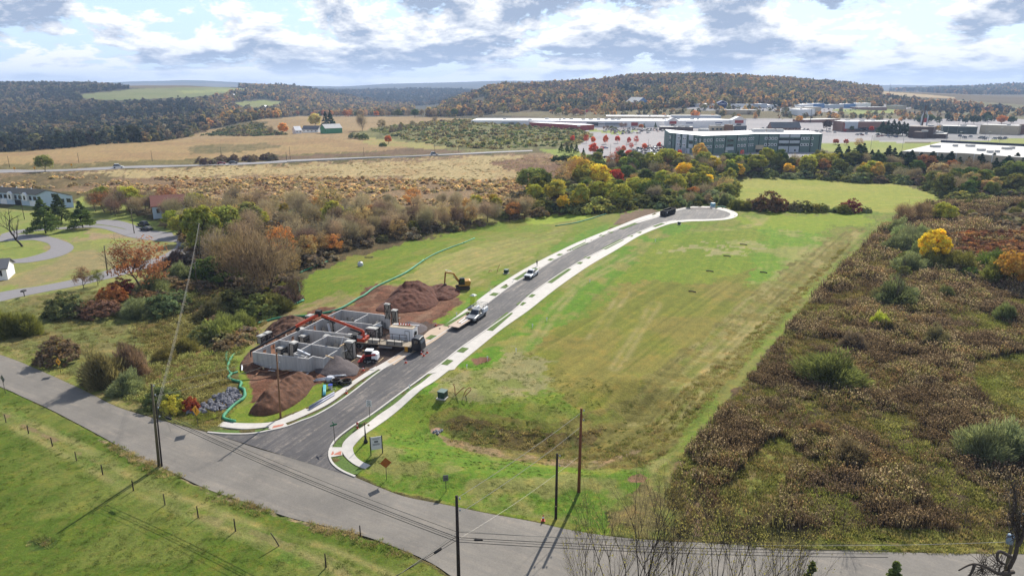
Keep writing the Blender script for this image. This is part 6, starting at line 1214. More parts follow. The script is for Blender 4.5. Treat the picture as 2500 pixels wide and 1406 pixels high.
for i in range(3): a = Vector(g(756, 996 + 3 * i)); b = Vector(g(816, 961 + 2.5 * i)); tube_thing('pipe', [tuple(a + Vector((0, 0, .22 + .2 * (i == 1)))), tuple(b + Vector((0, 0, .22 + .2 * (i == 1))))], .14, pvcg, 'grey pipe in the bundle lying on the left pavement', 'pipe', group='grey pipes on the pavement')
for i, (a, b) in enumerate([((750,933),(815,928)), ((770,931),(822,924)), ((812,925),(845,924))]): tube_thing('pipe', [tuple(g(*a, .15 + .2 * i)), tuple(g(*b, .2 + .2 * i))], .13, pvc, 'white pipe lying in the grass behind the black coils', 'pipe', group='white pipes behind the coils')
for i in range(2): tube_thing('pipe', [tuple(g(790 + 3 * i, 967, .18)), tuple(g(791 + 3 * i, 943, .18))], .16, teal, 'teal pipe lying on the grass left of the blue bucket', 'pipe', group='teal pipes on the grass')
p = g(807, 948); bk = thing('bucket', 'white and blue bucket with a loose hose on the grass', 'bucket', p); mb = MB(); mb.lathe([(.02, 0), (.28, 0), (.36, .6), (.02, .6)], 14); mb.build('pail', pvc, bk); mb = MB(); mb.lathe([(.02, .6), (.38, .6), (.38, .68), (.02, .7)], 14); mb.build('lid', mat('blue_plastic', A(40,70,190,1.2), .4, .05, 1), bk); mb = MB(); mb.tube([(.6 + .35 * math.cos(i * .6), -.5 + .35 * math.sin(i * .6), .06) for i in range(10)], .03, 6); tag(mb.build('hose', pvc), 'pale hose curled beside the blue-lidded bucket', 'hose').location = p
mb = MB(); rs_ = random.Random(3); p = Vector(g(806, 929)); mb.lathe([(.1, .05), (.7, .05), (.8, .4), (.5, .75), (.05, .8)], 9, tuple(p)); tag(mb.build('plastic_sheet', pvc), 'crumpled white plastic wrap between the pipes and coils', 'plastic wrap')
# green sediment socks
sockg = mat('green_sock', A(76,170,124,1.1), .7, .4, 1.0, bump=.6)
def sock(px, r, label, sub=5): pts = smooth([Vector(g(*q)) + Vector((0, 0, r * .8)) for q in px], sub); rn = random.Random(len(px)); tube_thing('sediment_sock', [tuple(q) for q in pts], [r * rn.uniform(.8, 1.15) for _ in pts], sockg, label, 'sediment sock', 8)
sock([(574,1031),(560,1028),(550,1025),(546,1019),(556,1006),(574,989),(595,974),(598,962),(595,952),(586,948),(589,936),(577,932),(562,928),(559,922),(566,914)], .24, 'green sediment sock winding past the boulders at the site corner')
sock([(580,910),(566,914),(557,906),(556,898),(563,878),(571,867),(584,863)], .22, 'green sediment sock bending up the slope left of the foundation'); sock([(555,884),(553,868),(562,853),(590,842)], .2, 'loose green sock end in the weeds above the bend')
sock([(630,792),(664,771.6),(699,754),(741,735)], .28, 'rumpled green sock running up the slope behind the foundation'); sock([(630,792),(650,786),(680,778),(715,774),(754,773),(798,765),(834,754),(872,731.6),(890,722),(920,701),(984,671),(1016,650),(1034,637)], .26, 'long green sock passing behind the dirt piles')
sock([(1034,637),(1060,622),(1101,605),(1130,595)], .2, 'green sock stretch above the excavator'); sock([(1130,595),(1158,583)], .2, 'faded green sock end on the left lawn'); sock([(1356,552.6),(1400,546),(1432,538),(1480,523)], .2, 'far green sock stretch near the gravel pad'); sock([(732,667),(766,652),(820,632)], .2, 'green sock at the edge of the trees left of the lawn'); sock([(727,693),(730,702),(731,714)], .3, 'short upright tangle of green sock at the tree edge')
sock([(1742,505),(1750,507),(1765,506),(1772,508)], .25, 'pale green sock bundle beside the water tank')
# riprap
stone = mat('riprap_stone', A(142,142,150,1.1), .9, .25, 2, bump=.4); rnd = random.Random(9); k = 0
RP = [(455,1008),(500,985),(530,965),(560,948),(582,955),(592,970),(580,988),(550,1000),(510,1005),(480,1012)]; gp = [g(*q)[:2] for q in RP]; xs = [q[0] for q in gp]; ys = [q[1] for q in gp]
rocks = []
for i in range(3):
    import bmesh; b = bmesh.new(); bmesh.ops.create_icosphere(b, subdivisions=1, radius=.5)
    for v in b.verts: v.co *= rnd.uniform(.65, 1.15); v.co.z *= .7
    me = bpy.data.meshes.new('boulder'); b.to_mesh(me); b.free(); me.materials.append(stone); rocks.append(me)
while k < 230:
    x = rnd.uniform(min(xs), max(xs)); y = rnd.uniform(min(ys), max(ys))
    if not inside(gp, np.array([x]), np.array([y]))[0]: continue
    o = bpy.data.objects.new('boulder', rocks[k % 3]); COL.objects.link(o); s = rnd.uniform(.35, 1.1); o.location = gz(x, y, .1 * s); o.scale = (s, s, s); o.rotation_euler = (rnd.uniform(0, 3), rnd.uniform(0, 3), rnd.uniform(0, 6)); tag(o, 'grey boulder in the rock bed between the road and the green sock', 'boulder', 'grey boulders in the rock bed'); k += 1
# utility boxes
gbox = mat('utility_green', A(52,84,76), .5, .1, 1)
def ubox(u, v, label, s=1.0):
    r = thing('utility_box', label, 'utility box', g(u, v), RH, 'green transformer boxes'); mb = MB(); mb.box(-.55 * s, .55 * s, -.5 * s, .5 * s, .08, .95 * s); mb.build('cabinet', gbox, r, .04); mb = MB(); mb.box(-.6 * s, .6 * s, -.55 * s, .55 * s, .951 * s, 1.02 * s); mb.build('lid', mat('utility_green_top', A(110,140,132), .5, .1, 1), r); mb = MB(); mb.box(-.7 * s, .7 * s, -.65 * s, .65 * s, -.1, .08); mb.build('pad', conc, r)
ubox(1081, 970, 'nearest green utility box on the lawn right of the new road', 1.15); ubox(1236, 667, 'green utility box on the lawn above the silver work truck'); ubox(1658, 548, 'green utility box beside the turning circle')
cond = mat('orange_conduit', A(176,84,52,1.1), .5, .1, 2)
for px, l in [([(1107,938,1.6),(1110,946,1.2),(1111,962,0)], 'bent orange conduit sticking up beside the green utility box'), ([(1132,965,0),(1138,952,1.1),(1147,946,1.6),(1149,952,1.4),(1136,966,.1)], 'looped dark conduit standing in the lawn'), ([(1112,964,.05),(1125,952,.3),(1133,945,.6)], 'thin orange conduit lying between the two bent ones'), ([(1214,664,0),(1216,655,.9),(1220,646,1.8)], 'bent orange conduit left of the far utility box'), ([(1193,665,0),(1196,660,.6),(1201,662,.2)], 'low looped conduit in the left lawn')]:
    pts = []
    for u, v, z in px: b0 = Vector(g(px[0][0], px[0][1])) ; pts.append(on_plane(u, v, Vector((b0.x, px and g(px[0][0], max(q[1] for q in px))[1], 0)), Vector((b0.x + 1, g(px[0][0], max(q[1] for q in px))[1], 0))))
    tube_thing('conduit', [tuple(q) for q in smooth(pts, 5)], .06, cond, l, 'conduit', 6)
for u, v, l in [(1815,597,'dark log lying on the upper lawn'),(1775,625,'dark log lying below the other on the lawn'),(1733,662,'flat board in the middle of the lawn'),(1690,712,'short log on the lawn above the mown patch'),(1864,665,'twiggy dead branches at the lawn edge')]: a = Vector(g(u - 9, v)); b = Vector(g(u + 9, v + 2)); tube_thing('log', [tuple(a + Vector((0, 0, .15))), tuple((a + b) / 2 + Vector((0, 0, .22))), tuple(b + Vector((0, 0, .12)))], .13, BARK, l, 'log', 6)
q = Vector(g(880, 650)); r = thing('water_tote', 'white round-shouldered container on the left lawn', 'container', tuple(q)); mb = MB(); mb.lathe([(.05, 0), (.75, 0), (.85, .5), (.7, 1.1), (.25, 1.35), (.05, 1.4)], 14); mb.build('tank', pvc, r); mb = MB(); mb.lathe([(.05, 1.4), (.16, 1.4), (.16, 1.55), (.05, 1.55)], 10); mb.build('cap', blackp, r)
tube_thing('hose_ring', [(q.x + 2.6 + 1.2 * math.cos(i * math.pi / 12), q.y - .4 + .8 * math.sin(i * math.pi / 12), .12) for i in range(25)], .09, blackp, 'dark hose ring on the grass beside the white container', 'hose')
q = Vector(g(1740, 506)); r = thing('water_tank', 'pale blue water tank at the far side of the turning circle', 'tank', tuple(q)); mb = MB(); mb.lathe([(.05, .3), (.9, .35), (1.1, 1.0), (.9, 1.7), (.05, 1.8)], 16); mb.build('tank', mat('pale_blue', A(150,200,220,1.2), .5, .05, 1), r); mb = MB(); mb.box(-1, 1, -.7, .7, 0, .3); mb.build('stand', whitep, r)
mb = MB(); q = Vector(g(1713, 511)); mb.box(-4, 4, -.08, .08, .3, .5); mb.box(-4, -3.9, -.08, .08, 0, .3); mb.box(3.9, 4, -.08, .08, 0, .3); o = tag(mb.build('barrier', mat('faded_pink', A(214,170,160), .7, .1, 1)), 'low faded barrier at the far rim of the turning circle', 'barrier'); o.location = q
for i, (u, v) in enumerate([(1115,772),(1198,712),(1253,688),(1300,800),(1335,784),(1190,880),(1140,900),(1260,860),(1430,590),(1395,612),(1600,590),(1440,690),(1000,950)]): mb = MB(); p = g(u, v); mb.tube([(p[0], p[1], p[2]), (p[0], p[1], p[2] + .8)], .05, 6); mb.box(p[0] - .12, p[0] + .12, p[1] - .02, p[1] + .02, p[2] + .5, p[2] + .8); tag(mb.build('survey_stake', whitep), 'small white survey stake in the lawn', 'stake', 'white survey stakes in the lawns')
# hydrant
r = thing('fire_hydrant', 'orange-red fire hydrant on the verge of the new road', 'hydrant', g(873, 1046)); hyr = mat('hydrant_red', A(196,70,44,1.1), .5, .1, 2)
mb = MB(); mb.lathe([(.02, 0), (.2, 0), (.2, .06), (.13, .08), (.13, .75), (.17, .78), (.15, .9), (.04, 1.0)], 12); mb.build('barrel', hyr, r)
for s in (-1, 1): mb = MB(); mb.lathe([(.02, s * .1), (.08, s * .12), (.08, s * .24), (.02, s * .25)], 10, (0, 0, .6), 'Y'); mb.build('nozzle', whitep, r)
# signs
signy = mat('sign_yellow', A(240,170,30,1.5), .5, .04, 1); signw = mat('sign_white', A(236,238,240,1.3), .5, .03, 1); signb = mat('sign_back', A(150,152,154), .5, .1, 1, .5); ink = mat('sign_ink', A(16,16,18), .6, .05, 1); greens = mat('street_green', A(40,130,92), .5, .05, 1)
def text(parent, s, size, loc, m, face=-1):
    cu = bpy.data.curves.new('lettering', 'FONT'); cu.body = s; cu.size = size; cu.align_x = 'CENTER'; cu.align_y = 'CENTER'; cu.extrude = .004; cu.materials.append(m); t_ = bpy.data.objects.new('lettering_source', cu); me_ = bpy.data.meshes.new_from_object(t_); bpy.data.objects.remove(t_); me_.materials.clear(); me_.materials.append(m); o = bpy.data.objects.new('lettering', me_); COL.objects.link(o); o.parent = parent; o.location = loc; o.rotation_euler = (math.pi / 2, 0, 0) if face < 0 else (math.pi / 2, 0, math.pi); return o
def sign(u, v, hp, label, kind, rz=0.0, cat='road sign'):
    r = thing('road_sign', label, cat, g(u, v), rz); mb = MB(); mb.box(-.035, .035, .0, .05, -.2, hp); mb.build('post', mat('sign_post', A(90,84,80), .6, .1, 2, .3), r); return r
def diamond(r, z, s, m, back=False):
    q = s * .707; mb = MB(); mb.add([(0, -.03, z - q), (q, -.03, z), (0, -.03, z + q), (-q, -.03, z), (0, -.005, z - q), (q, -.005, z), (0, -.005, z + q), (-q, -.005, z)], [(0, 1, 2, 3), (7, 6, 5, 4), (0, 4, 5, 1), (1, 5, 6, 2), (2, 6, 7, 3), (3, 7, 4, 0)]); return mb.build('panel', m, r)
s = sign(484, 1043, 2.4, 'yellow diamond sign with a winding black arrow at the corner of the old road', 0, math.radians(-28)); pn = diamond(s, 2.6, 1.15, signy)
mb = MB(); pts = [(.05, -.04, 2.28), (.02, -.04, 2.42), (-.1, -.04, 2.5), (.1, -.04, 2.66), (-.03, -.04, 2.76), (-.02, -.04, 2.95)]; [mb.beam(pts[i], pts[i + 1], .012, .09) for i in range(5)]; mb.add([(-.12, -.045, 2.86), (.1, -.045, 2.9), (-.02, -.045, 3.06)], [(0, 1, 2)]); mb.build('arrow', ink, pn)
s = sign(148, 911, 1.9, 'yellow diamond sign with a black truck on the far side of the old road', 0, math.radians(-25)); pn = diamond(s, 2.1, 1.0, signy)
mb = MB(); mb.box(-.25, .12, -.045, -.035, 2.05, 2.22); mb.box(.13, .27, -.045, -.035, 2.05, 2.16); [mb.lathe([(.001, -.046), (.05, -.046), (.05, -.036), (.001, -.036)], 10, (x, 0, 2.02), 'Y') for x in (-.15, .0, .2)]; mb.build('truck_symbol', ink, pn)
s = sign(14, 960, 2.4, 'grey back of a diamond sign at the left edge by the old road', 0, math.radians(150)); pn = diamond(s, 2.5, .95, signb)
s = sign(944, 1171, 2.3, 'orange-backed diamond sign on the grass by the old road', 0, math.radians(12)); pn = diamond(s, 2.35, 1.0, mat('dull_orange', A(190,110,40,1.1), .6, .3, 2))
def rect(r, w, z0, z1, m, nm='panel'): mb = MB(); mb.box(-w / 2, w / 2, -.03, -.005, z0, z1); return mb.build(nm, m, r)
s = sign(903, 1021, 2.6, 'white speed limit 25 sign beside the new road', 0, math.radians(-6)); pn = rect(s, .78, 1.9, 2.85, signw); text(pn, 'SPEED', .2, (0, -.036, 2.7), ink); text(pn, 'LIMIT', .2, (0, -.036, 2.5), ink); text(pn, '25', .55, (0, -.036, 2.16), ink)
s = sign(1089, 1199, 1.9, 'pale back view of a speed sign on the lawn near the old road', 0, math.radians(10)); pn = rect(s, .62, 1.4, 2.2, signb); text(pn, '20', .4, (0, -.036, 1.7), ink)
s = sign(818, 1083, 2.9, 'green street name sign on a thin post at the junction', 0, math.radians(35), 'street sign'); rect(s, .95, 2.7, 2.92, greens); mb = MB(); mb.box(-.012, .012, -.45, .5, 2.95, 3.15); mb.build('cross_panel', greens, s)
r = thing('sale_sign', 'white sale board on two black posts beside the right pavement', 'sign board', g(920, 1108), math.radians(18)); 
for x in (-.75, .75): mb = MB(); mb.box(x - .06, x + .06, -.06, .06, -.2, 2.6); mb.build('post', blackp, r)
mb = MB(); mb.box(-.69, .69, -.03, .03, .7, 2.5); pn = mb.build('board', signw, r); gy = mat('grey_print', A(110,116,124), .6, .05, 1)
mb = MB(); [mb.box(-.45, .45, -.036, -.032, z, z + .05) for z in (2.25, 2.12, 1.5, 1.4, 1.3)]; mb.box(-.25, .25, -.036, -.032, 1.7, 1.95); mb.build('print', gy, pn)
r = thing('lamp_stub', 'short black ornamental post base beside the sale board', 'post', g(893, 1080)); mb = MB(); mb.lathe([(.02, 0), (.3, 0), (.28, .2), (.16, .5), (.1, .9), (.09, 1.6), (.05, 2.3), (.05, 2.9), (.01, 2.95)], 12); mb.build('shaft', blackp, r, smooth_=True); mb = MB(); mb.lathe([(.02, .9), (.18, .92), (.18, 1.0), (.02, 1.02)], 10); mb.build('collar', blackp, r)
r = thing('mailbox', 'dark mailbox on a post by the residential road', 'mailbox', g(60, 724)); mb = MB(); mb.box(-.06, .06, -.06, .06, 0, 1.2); mb.build('post', blackp, r); mb = MB(); mb.side([(-.35, 1.2), (-.35, 1.45), (-.25, 1.55), (.25, 1.55), (.35, 1.45), (.35, 1.2)], .55); mb.build('box', blackp, r)
# stones at the culvert in the basin
for i, (du, dv) in enumerate([(0, 0), (7, 2), (-6, 3), (3, 6), (12, -1)]): o = bpy.data.objects.new('boulder', rocks[i % 3]); COL.objects.link(o); o.location = g(1066 + du, 1053 + dv, .1); o.scale = (.7, .7, .7); o.color = (.1, .1, .1, 1); tag(o, 'grey stone at the pipe outlet in the grassy basin', 'boulder', 'stones at the basin outlet')
# ------------------------------------------------------------------ poles
polew = mat('pole_brown', A(150,92,58), .85, .25, 2, stretch=(4, 4, .4), bump=.3); poled = mat('pole_dark', A(58,46,42), .85, .25, 2, stretch=(4, 4, .4)); poleg = mat('pole_grey_green', A(122,112,84), .85, .2, 2, stretch=(4, 4, .4)); insul = mat('insulator', A(196,204,210), .4, .05, 1)
def top_z(u, v, base):
    d = ray(u, v); return H + d[2] / d[1] * base[1]
def pole(bx, top_v, label, m, r0=.2, arm=0, lean=None, base=None, tu=None, ht=None):
    b = Vector(g(*bx)) if base is None else Vector(base); zt = top_z(bx[0], top_v, b) if ht is None else ht; r = thing('utility_pole', label, 'utility pole', tuple(b), 0, 'wooden utility poles')
    dx = 0
    if tu is not None: dx = atz(tu, top_v, zt)[0] - b.x
    h = zt - b.z; mb = MB(); mb.tube([(0, 0, -.3), (dx * .5, 0, h / 2), (dx, 0, h)], [r0, r0 * .85, r0 * .68], 10); mb.build('post', m, r, smooth_=True)
    if arm: mb = MB(); mb.box(dx - arm, dx + arm, -.25, -.15, h - .7, h - .55); mb.build('crossarm', m, r); 
    for i, z in enumerate((h - .3, h - 1.5)): mb = MB(); mb.lathe([(.02, z), (.08, z + .03), (.1, z + .12), (.03, z + .22)], 8, (dx + .28, -.1, 0)); mb.build('insulator', insul, r)
    return b + Vector((dx, 0, h)), r
topN, pN = pole((1117, 1466), 1210, 'dark utility pole at the bottom edge carrying all the road wires', poled, .19, base=gz(atz(1117, 1300, 7.4)[0] * 1.0 * 53 / atz(1117, 1300, 7.4)[1], 53))
topB, pB_ = pole((1413, 1200), 997, 'tall orange-brown utility pole on the lawn', polew, .2); topK, pK = pole((1357, 1265), 1107, 'black shorter utility pole at the verge of the old road', poled, .17)
topL, pL = pole((388, 1138), 937, 'tall pale leaning utility pole on the near side of the old road', poleg, .18, tu=370); topL2, pL2 = pole((395, 1138), 990, 'dark stub pole strapped beside the pale leaning pole', poled, .11, tu=381)
topS, pS = pole((685, 1019), 861, 'tan utility pole between the dirt pile and the pavement', mat('pole_tan', A(168,124,88), .85, .25, 2, stretch=(4, 4, .4)), .15, tu=675)
topM, pM = pole((490, 662), 545, 'grey utility pole in the wooded strip at the end of the white cable run', poleg, .16, tu=485); topF, pF = pole((263, 673), 600, 'utility pole on the residential lawn', poleg, .16, tu=254); topG, pG = pole((328, 570), 510, 'utility pole by the shaded parked car', poleg, .14)
topO, pO = pole((60, 536), 470, 'slim pole in front of the townhouses', poleg, .12); topI, pI = pole((482, 700), 640, 'short grey pole below the cable run', poleg, .14); 
for u, v0, v1 in [(24,410,381),(193,398,374),(372,394,368),(541,386,359),(709,391,358),(889,384,360),(1062,378,352),(700,392,372),(1120,372,356)]: pole((u, v0), v1, 'thin distant utility pole along the highway', poled, .13)
def wire(a, b, sag, r, m, label, cat='cable', grp='overhead cables'):
    a = Vector(a); b = Vector(b); n = 18; pts = [a.lerp(b, i / n) - Vector((0, 0, sag * 4 * (i / n) * (1 - i / n))) for i in range(n + 1)]
    mb = MB(); mb.tube([tuple(q) for q in pts], r, 5); return tag(mb.build('overhead_cable', m), label, cat, grp)
wb = mat('cable_black', A(28,28,30), .6, .05, 1); wl = mat('cable_pale', A(190,186,176), .5, .05, 1, .3)
nx, ny = pN.location.x, pN.location.y
def npt(v): return Vector((nx, ny, top_z(1117, v, (nx, ny))))
def lpt(v, u=383): return Vector((topL.x + (388 - 370) / 1667 * 0 + (u - 376) * .03, topL.y, top_z(376, v, (0, topL.y))))
for i, (v0, v1) in enumerate([(1298, 1000), (1311, 1008), (1316, 1012), (1322, 1018)]):
    wire(npt(v0), lpt(v1), .5, .02 + .012 * (i in (1, 3)), wb, 'black cable crossing over the old road between the two near poles', grp='black cables over the old road'); q = Vector(atz(2760, v0 + 18 + i * 4, 7.2 + .2 * i)); e = Vector((npt(v0).x + 38, npt(v0).y - 2, npt(v0).z + .2 - .1 * i)); wire(npt(v0), e, .35, .02 + .01 * (i in (1, 3)), wb, 'black cable running right along the old road from the near pole', grp='black cables to the right')
TR = Vector(aty(2462, 1322, 50)); wire(npt(1294) , TR, .9, .018, wl, 'pale cable running right to the transformer pole')
wire(npt(1216), topB - Vector((0, 0, .5)), .25, .022, wl, 'upper pale cable from the near pole to the orange-brown pole', grp='pale cables to the brown pole'); wire(npt(1256), topB - Vector((0, 0, 2.3)), .35, .022, wl, 'lower pale cable from the near pole to the orange-brown pole', grp='pale cables to the brown pole')
wire(topB - Vector((0, 0, 6)), topN - Vector((0, 0, 4.5)), .4, .01, wl, 'thin wire low between the near pole and the brown pole')
wire(topL - Vector((0, 0, .1)), topS - Vector((0, 0, .3)), .3, .018, wl, 'upper pale cable from the leaning pole to the site pole', grp='cables to the site pole'); wire(lpt(967), topS - Vector((0, 0, 1.4)), .3, .018, wl, 'lower pale cable from the leaning pole to the site pole', grp='cables to the site pole')
for i in range(3): wire(lpt(988 + 5 * i, 384 + 2 * i), topM - Vector((-.05 * i, 0, .2 + .15 * i)), 1.2 + .05 * i,   .014 if i < 2 else .009, wl, 'pale cable climbing from the leaning pole over the trees', grp='cable bundle over the wooded strip')
wire(topM, topF, .6, .015, wb, 'thin cable from the wooded-strip pole to the lawn pole'); wire(topM - Vector((0, 0, .2)), topG, .6, .015, wl, 'thin cable from the wooded-strip pole towards the parked car'); wire(topL - Vector((0, 0, .2)), gz(topL.x - 3.5, topL.y + 9), 0, .012, wl, 'guy wire staying the leaning pole', 'guy wire')
# bundle towards the camera, with splice cases
nb = Vector(atz(965, 1412, 6.2)); 
for i in range(3): wire(npt(1298 + 9 * i), nb + Vector((-.9, -.8, .12 * i)), .1, .025, wl if i == 0 else wb, 'cable running down to the lower left from the near pole', grp='cables to the lower left')
a = npt(1312).lerp(nb, .27); d = (nb - npt(1312)).normalized(); tube_thing('splice_case', [tuple(a), tuple(a + d * .12), tuple(a + d * .75), tuple(a + d * .85)], [.04, .13, .13, .04], blackp, 'black splice case hanging left of the near pole', 'splice case', 10)
a = npt(1316) + Vector((1.45, -.05, -.02)); tube_thing('splice_case', [tuple(a), tuple(a + Vector((.1, 0, 0))), tuple(a + Vector((.75, -.02, 0))), tuple(a + Vector((.85, -.02, 0)))], [.03, .1, .1, .03], blackp, 'slim black splice case on the cable right of the near pole', 'splice case', 10)
a = lpt(1010).lerp(npt(1311), .035); d = (npt(1311) - lpt(1010)).normalized(); tube_thing('splice_case', [tuple(a), tuple(a + d * .15), tuple(a + d * 1.0), tuple(a + d * 1.15)], [.04, .14, .14, .04], blackp, 'black splice case beside the leaning pole', 'splice case', 10)
# transformer pole at the right edge
tb = gz(TR.x + .35, 50); topR, pR = pole((2470, 1400), 1200, 'dark transformer pole behind the dead tree at the right edge', poleg, .18, base=tb, ht=TR.z + 3)
mb = MB(); z = TR.z - tb[2]; mb.lathe([(.02, z + .0), (.26, z + .02), (.28, z + .8), (.2, z + .9), (.02, z + .95)], 16, (-.45, -.2, 0)); mb.build('transformer', mat('pale_blue_can', A(150,176,200,1.2), .4, .05, 1), pR, smooth_=True)
# fence posts of the near field
for i, (u, v, h) in enumerate([(15,1031,20),(70,1058,20),(128,1089,21),(187,1124,22),(251,1158,24),(326,1197,25),(403,1232,27),(484,1262,27),(575,1296,30),(683,1332,32),(796,1384,33),(880,1308,26)]):
    p = g(u, v); hh = top_z(u, v - h, p) - p[2]; mb = MB(); dx = -.5 if i == 9 else .0
    mb.tube([(0, 0, -.2), (dx * hh * .5, 0, hh * .5), (dx * hh, 0, hh)], [.075, .07, .06], 7); o = tag(mb.build('fence_post', poled if i % 3 else poleg), 'leaning weathered fence post in the near field' if i == 9 else ('fence post at the roadside by the near field' if i == 11 else 'weathered fence post in the row across the near field'), 'fence post', 'fence posts across the near field'); o.location = p
# ------------------------------------------------------------------ trees that stand out, one by one
def ta(kind, u, vf, vt, c, label, wid=1.0, var=None, grp=None, y=None, rz=None):
    p = g(u, vf) if y is None else gz(aty(u, vf, y)[0], y); h = max(1.0, top_z(u, vt, p) - p[2]); return tree(kind, (p[0], p[1], p[2] - .1), h, c, label, grp, wid, var, rz)
ta('pine', 112, 570, 482, CGR, 'largest broad green pine on the residential lawn', 1.0, 0); ta('pine', 150, 548, 474, T(76,88,48), 'olive pine standing just behind the largest pine', 1.0, 1); ta('pine', 203, 558, 491, CGR, 'right-hand green pine standing alone on the residential lawn', 1.05, 2)
ta('sparse', 350, 716, 578, CRUST, 'rusty autumn tree with dark limbs right of the residential lawn', 1.15, 1); ta('sparse', 205, 703, 648, T(130,100,78), 'small thin tree at the edge of the residential road', .9); ta('sparse', 240, 697, 655, COL_OL, 'small olive tree beside the residential road', .9)
ta('willow', 426, 650, 600, CPUR, 'purple shrub at the bend of the residential road', .9); ta('willow', 440, 680, 632, CSAGE, 'grey-green shrub below the purple shrub'); ta('willow', 372, 712, 660, CSAGE, 'grey-green shrub under the rusty tree', 1.2); ta('shrub', 300, 715, 672, CMAR, 'dark red bush left of the rusty tree'); ta('shrub', 275, 735, 686, COR, 'orange bush below the thin roadside trees', .9)
for u, vf, vt, c, l, w in [(25,815,738,COL_OL,'large olive shrub at the left edge, left one of a pair',1),(72,812,752,COL_OL,'olive shrub right of the large one at the left edge',1),(165,768,705,T(92,98,60),'dark green shrub below the residential road',1),(200,770,735,T(120,96,70),'brown shrub right of the dark green one',1),(145,882,818,T(108,88,66),'brown shrub above the yellow truck sign',1),(262,935,826,T(122,112,76),'big brown-green bush beside the old road',.8),(322,915,822,T(116,92,80),'purplish bush behind the big brown-green bush',.7),(308,955,897,CSAGE,'grey-green shrub right of the big roadside bush',1.1),(250,770,722,T(118,86,70),'reddish brown brush in the rough meadow',1.2),(330,770,715,CSAGE,'grey-green thicket shrub in the rough meadow',1.1),(395,765,712,T(90,104,66),'green thicket shrub left of the cable run',1.1),(430,745,700,T(96,110,70),'green bush beside the short grey pole',1),(350,740,700,T(120,92,62),'brown bush under the rusty tree',1.1),(548,828,757,T(124,132,70),'big rounded willow bush left of the foundation',1.15),(592,808,752,T(114,120,66),'rounded bush behind the big willow bush',1.1),(500,835,790,T(108,112,64),'low green bush left of the big willow bush',1.2),(515,775,722,T(110,104,70),'olive bush in the dip behind the willow bush',1.2),(560,760,705,T(112,112,60),'yellowish bush above the rumpled green sock',1.3),(640,770,712,T(104,112,58),'dark green bush at the top of the rumpled sock',1.2),(680,760,705,T(118,116,64),'olive bush next to the sock end',1.2),(600,745,690,T(112,100,72),'brown bush in the creek dip',1.2),(423,1005,955,T(176,168,60,.85),'bright yellow-green shrub beside the leaning pole',.7),(466,1000,964,T(160,72,50,.85),'red sumac shrub at the left end of the rock bed',.75),(395,985,935,T(90,100,58),'dark green shrub behind the leaning pole',1.1),(450,860,815,T(118,112,62),'olive shrub crossed by the cable run',1.1),(400,880,840,T(122,112,66),'low olive shrub in the rough meadow by the cables',1.1)]:
    ta('willow' if ('big rounded' in l or 'grey-green' in l or 'olive' in l or 'rounded' in l or 'brown-green' in l) else 'shrub', u, vf, vt, tuple(q * 1.1 for q in c), l, w)
ta('sparse', 688, 655, 545, T(188,118,60), 'bright orange tree rising in the middle of the wooded strip', .8, 0); ta('leafy', 500, 625, 505, T(128,130,50), 'yellow-green tree at the left end of the wooded strip', .9); ta('leafy', 475, 590, 510, T(140,138,52), 'yellowish tree behind the shaded car', .9); ta('leafy', 555, 590, 498, T(134,136,58), 'olive-yellow tree in the wooded strip', 1.0); ta('leafy', 610, 575, 495, T(130,128,70), 'pale olive tree in the wooded strip', 1.1)
ta('bare', 610, 720, 565, T(120,98,78), 'large leafless tree with upright twigs in the wooded strip', 1.15, 0); ta('bare', 655, 725, 552, T(122,102,84), 'large leafless tree left of the bright orange tree', 1.1, 1); ta('bare', 560, 690, 560, T(118,100,74), 'brown leafless tree at the left of the wooded strip', 1.1, 2)
ta('shrub', 530, 680, 610, CGR, 'green shrub under the yellow-green trees', 1.2); ta('shrub', 700, 740, 690, CPUR, 'dark purple bush at the lawn edge of the wooded strip', 1.0); ta('bare', 725, 745, 660, T(84,70,62), 'dark leaning leafless tree at the end of the wooded strip', .7, 3)
belt([(430,560),(480,520),(640,515),(760,520),(900,530),(860,600),(740,640),(690,700),(560,690),(460,620)], 42, [('bare',CBR,5),('bare',CBR2,4),('leafy',COL_OL,1),('leafy',CYG,1),('shrub',COL_OL,1),('sparse',CTAN,2)], (7,11), 'in the wooded strip behind the residential lane', 'trees of the wooded strip', 11, 4)
belt([(690,700),(740,648),(860,604),(1000,572),(1180,545),(1320,528),(1290,520),(1100,535),(900,545),(760,610),(640,660)], 62, [('bare',CBR,5),('bare',CPUR,2),('bare',CBR2,4),('sparse',COR,1),('shrub',COL_OL,1),('sparse',CTAN,2)], (5.5,9), 'in the row along the creek behind the left lawn', 'trees along the creek', 12, 3.5)
belt([(560,860),(520,760),(600,700),(690,690),(710,740),(640,790)], 22, [('shrub',COL_OL,3),('shrub',CSAGE,2),('brush',CBR,3),('shrub',CTAN,1)], (4,6.5), 'in the dip behind the construction site', 'bushes in the dip', 13, 3)
belt([(230,520),(240,498),(330,505),(420,512),(440,560),(380,548),(300,535)], 26, [('bare',CBR,3),('leafy',CYG,2),('sparse',CRUST,1),('leafy',COL_OL,2),('bare',CPUR,2)], (6,10), 'screening the brown-roofed house', 'trees round the brown-roofed house', 14, 3.5)
belt([(460,500),(900,506),(1240,500),(1260,512),(1000,530),(700,522),(460,516)], 34, [('bare',CBR,3),('sparse',COR,1),('shrub',COL_OL,3),('bare',CBR2,2),('leafy',CYG,1)], (4,8), 'dotting the rough ground behind the wooded strip', 'scattered trees behind the wooded strip', 15, 8)
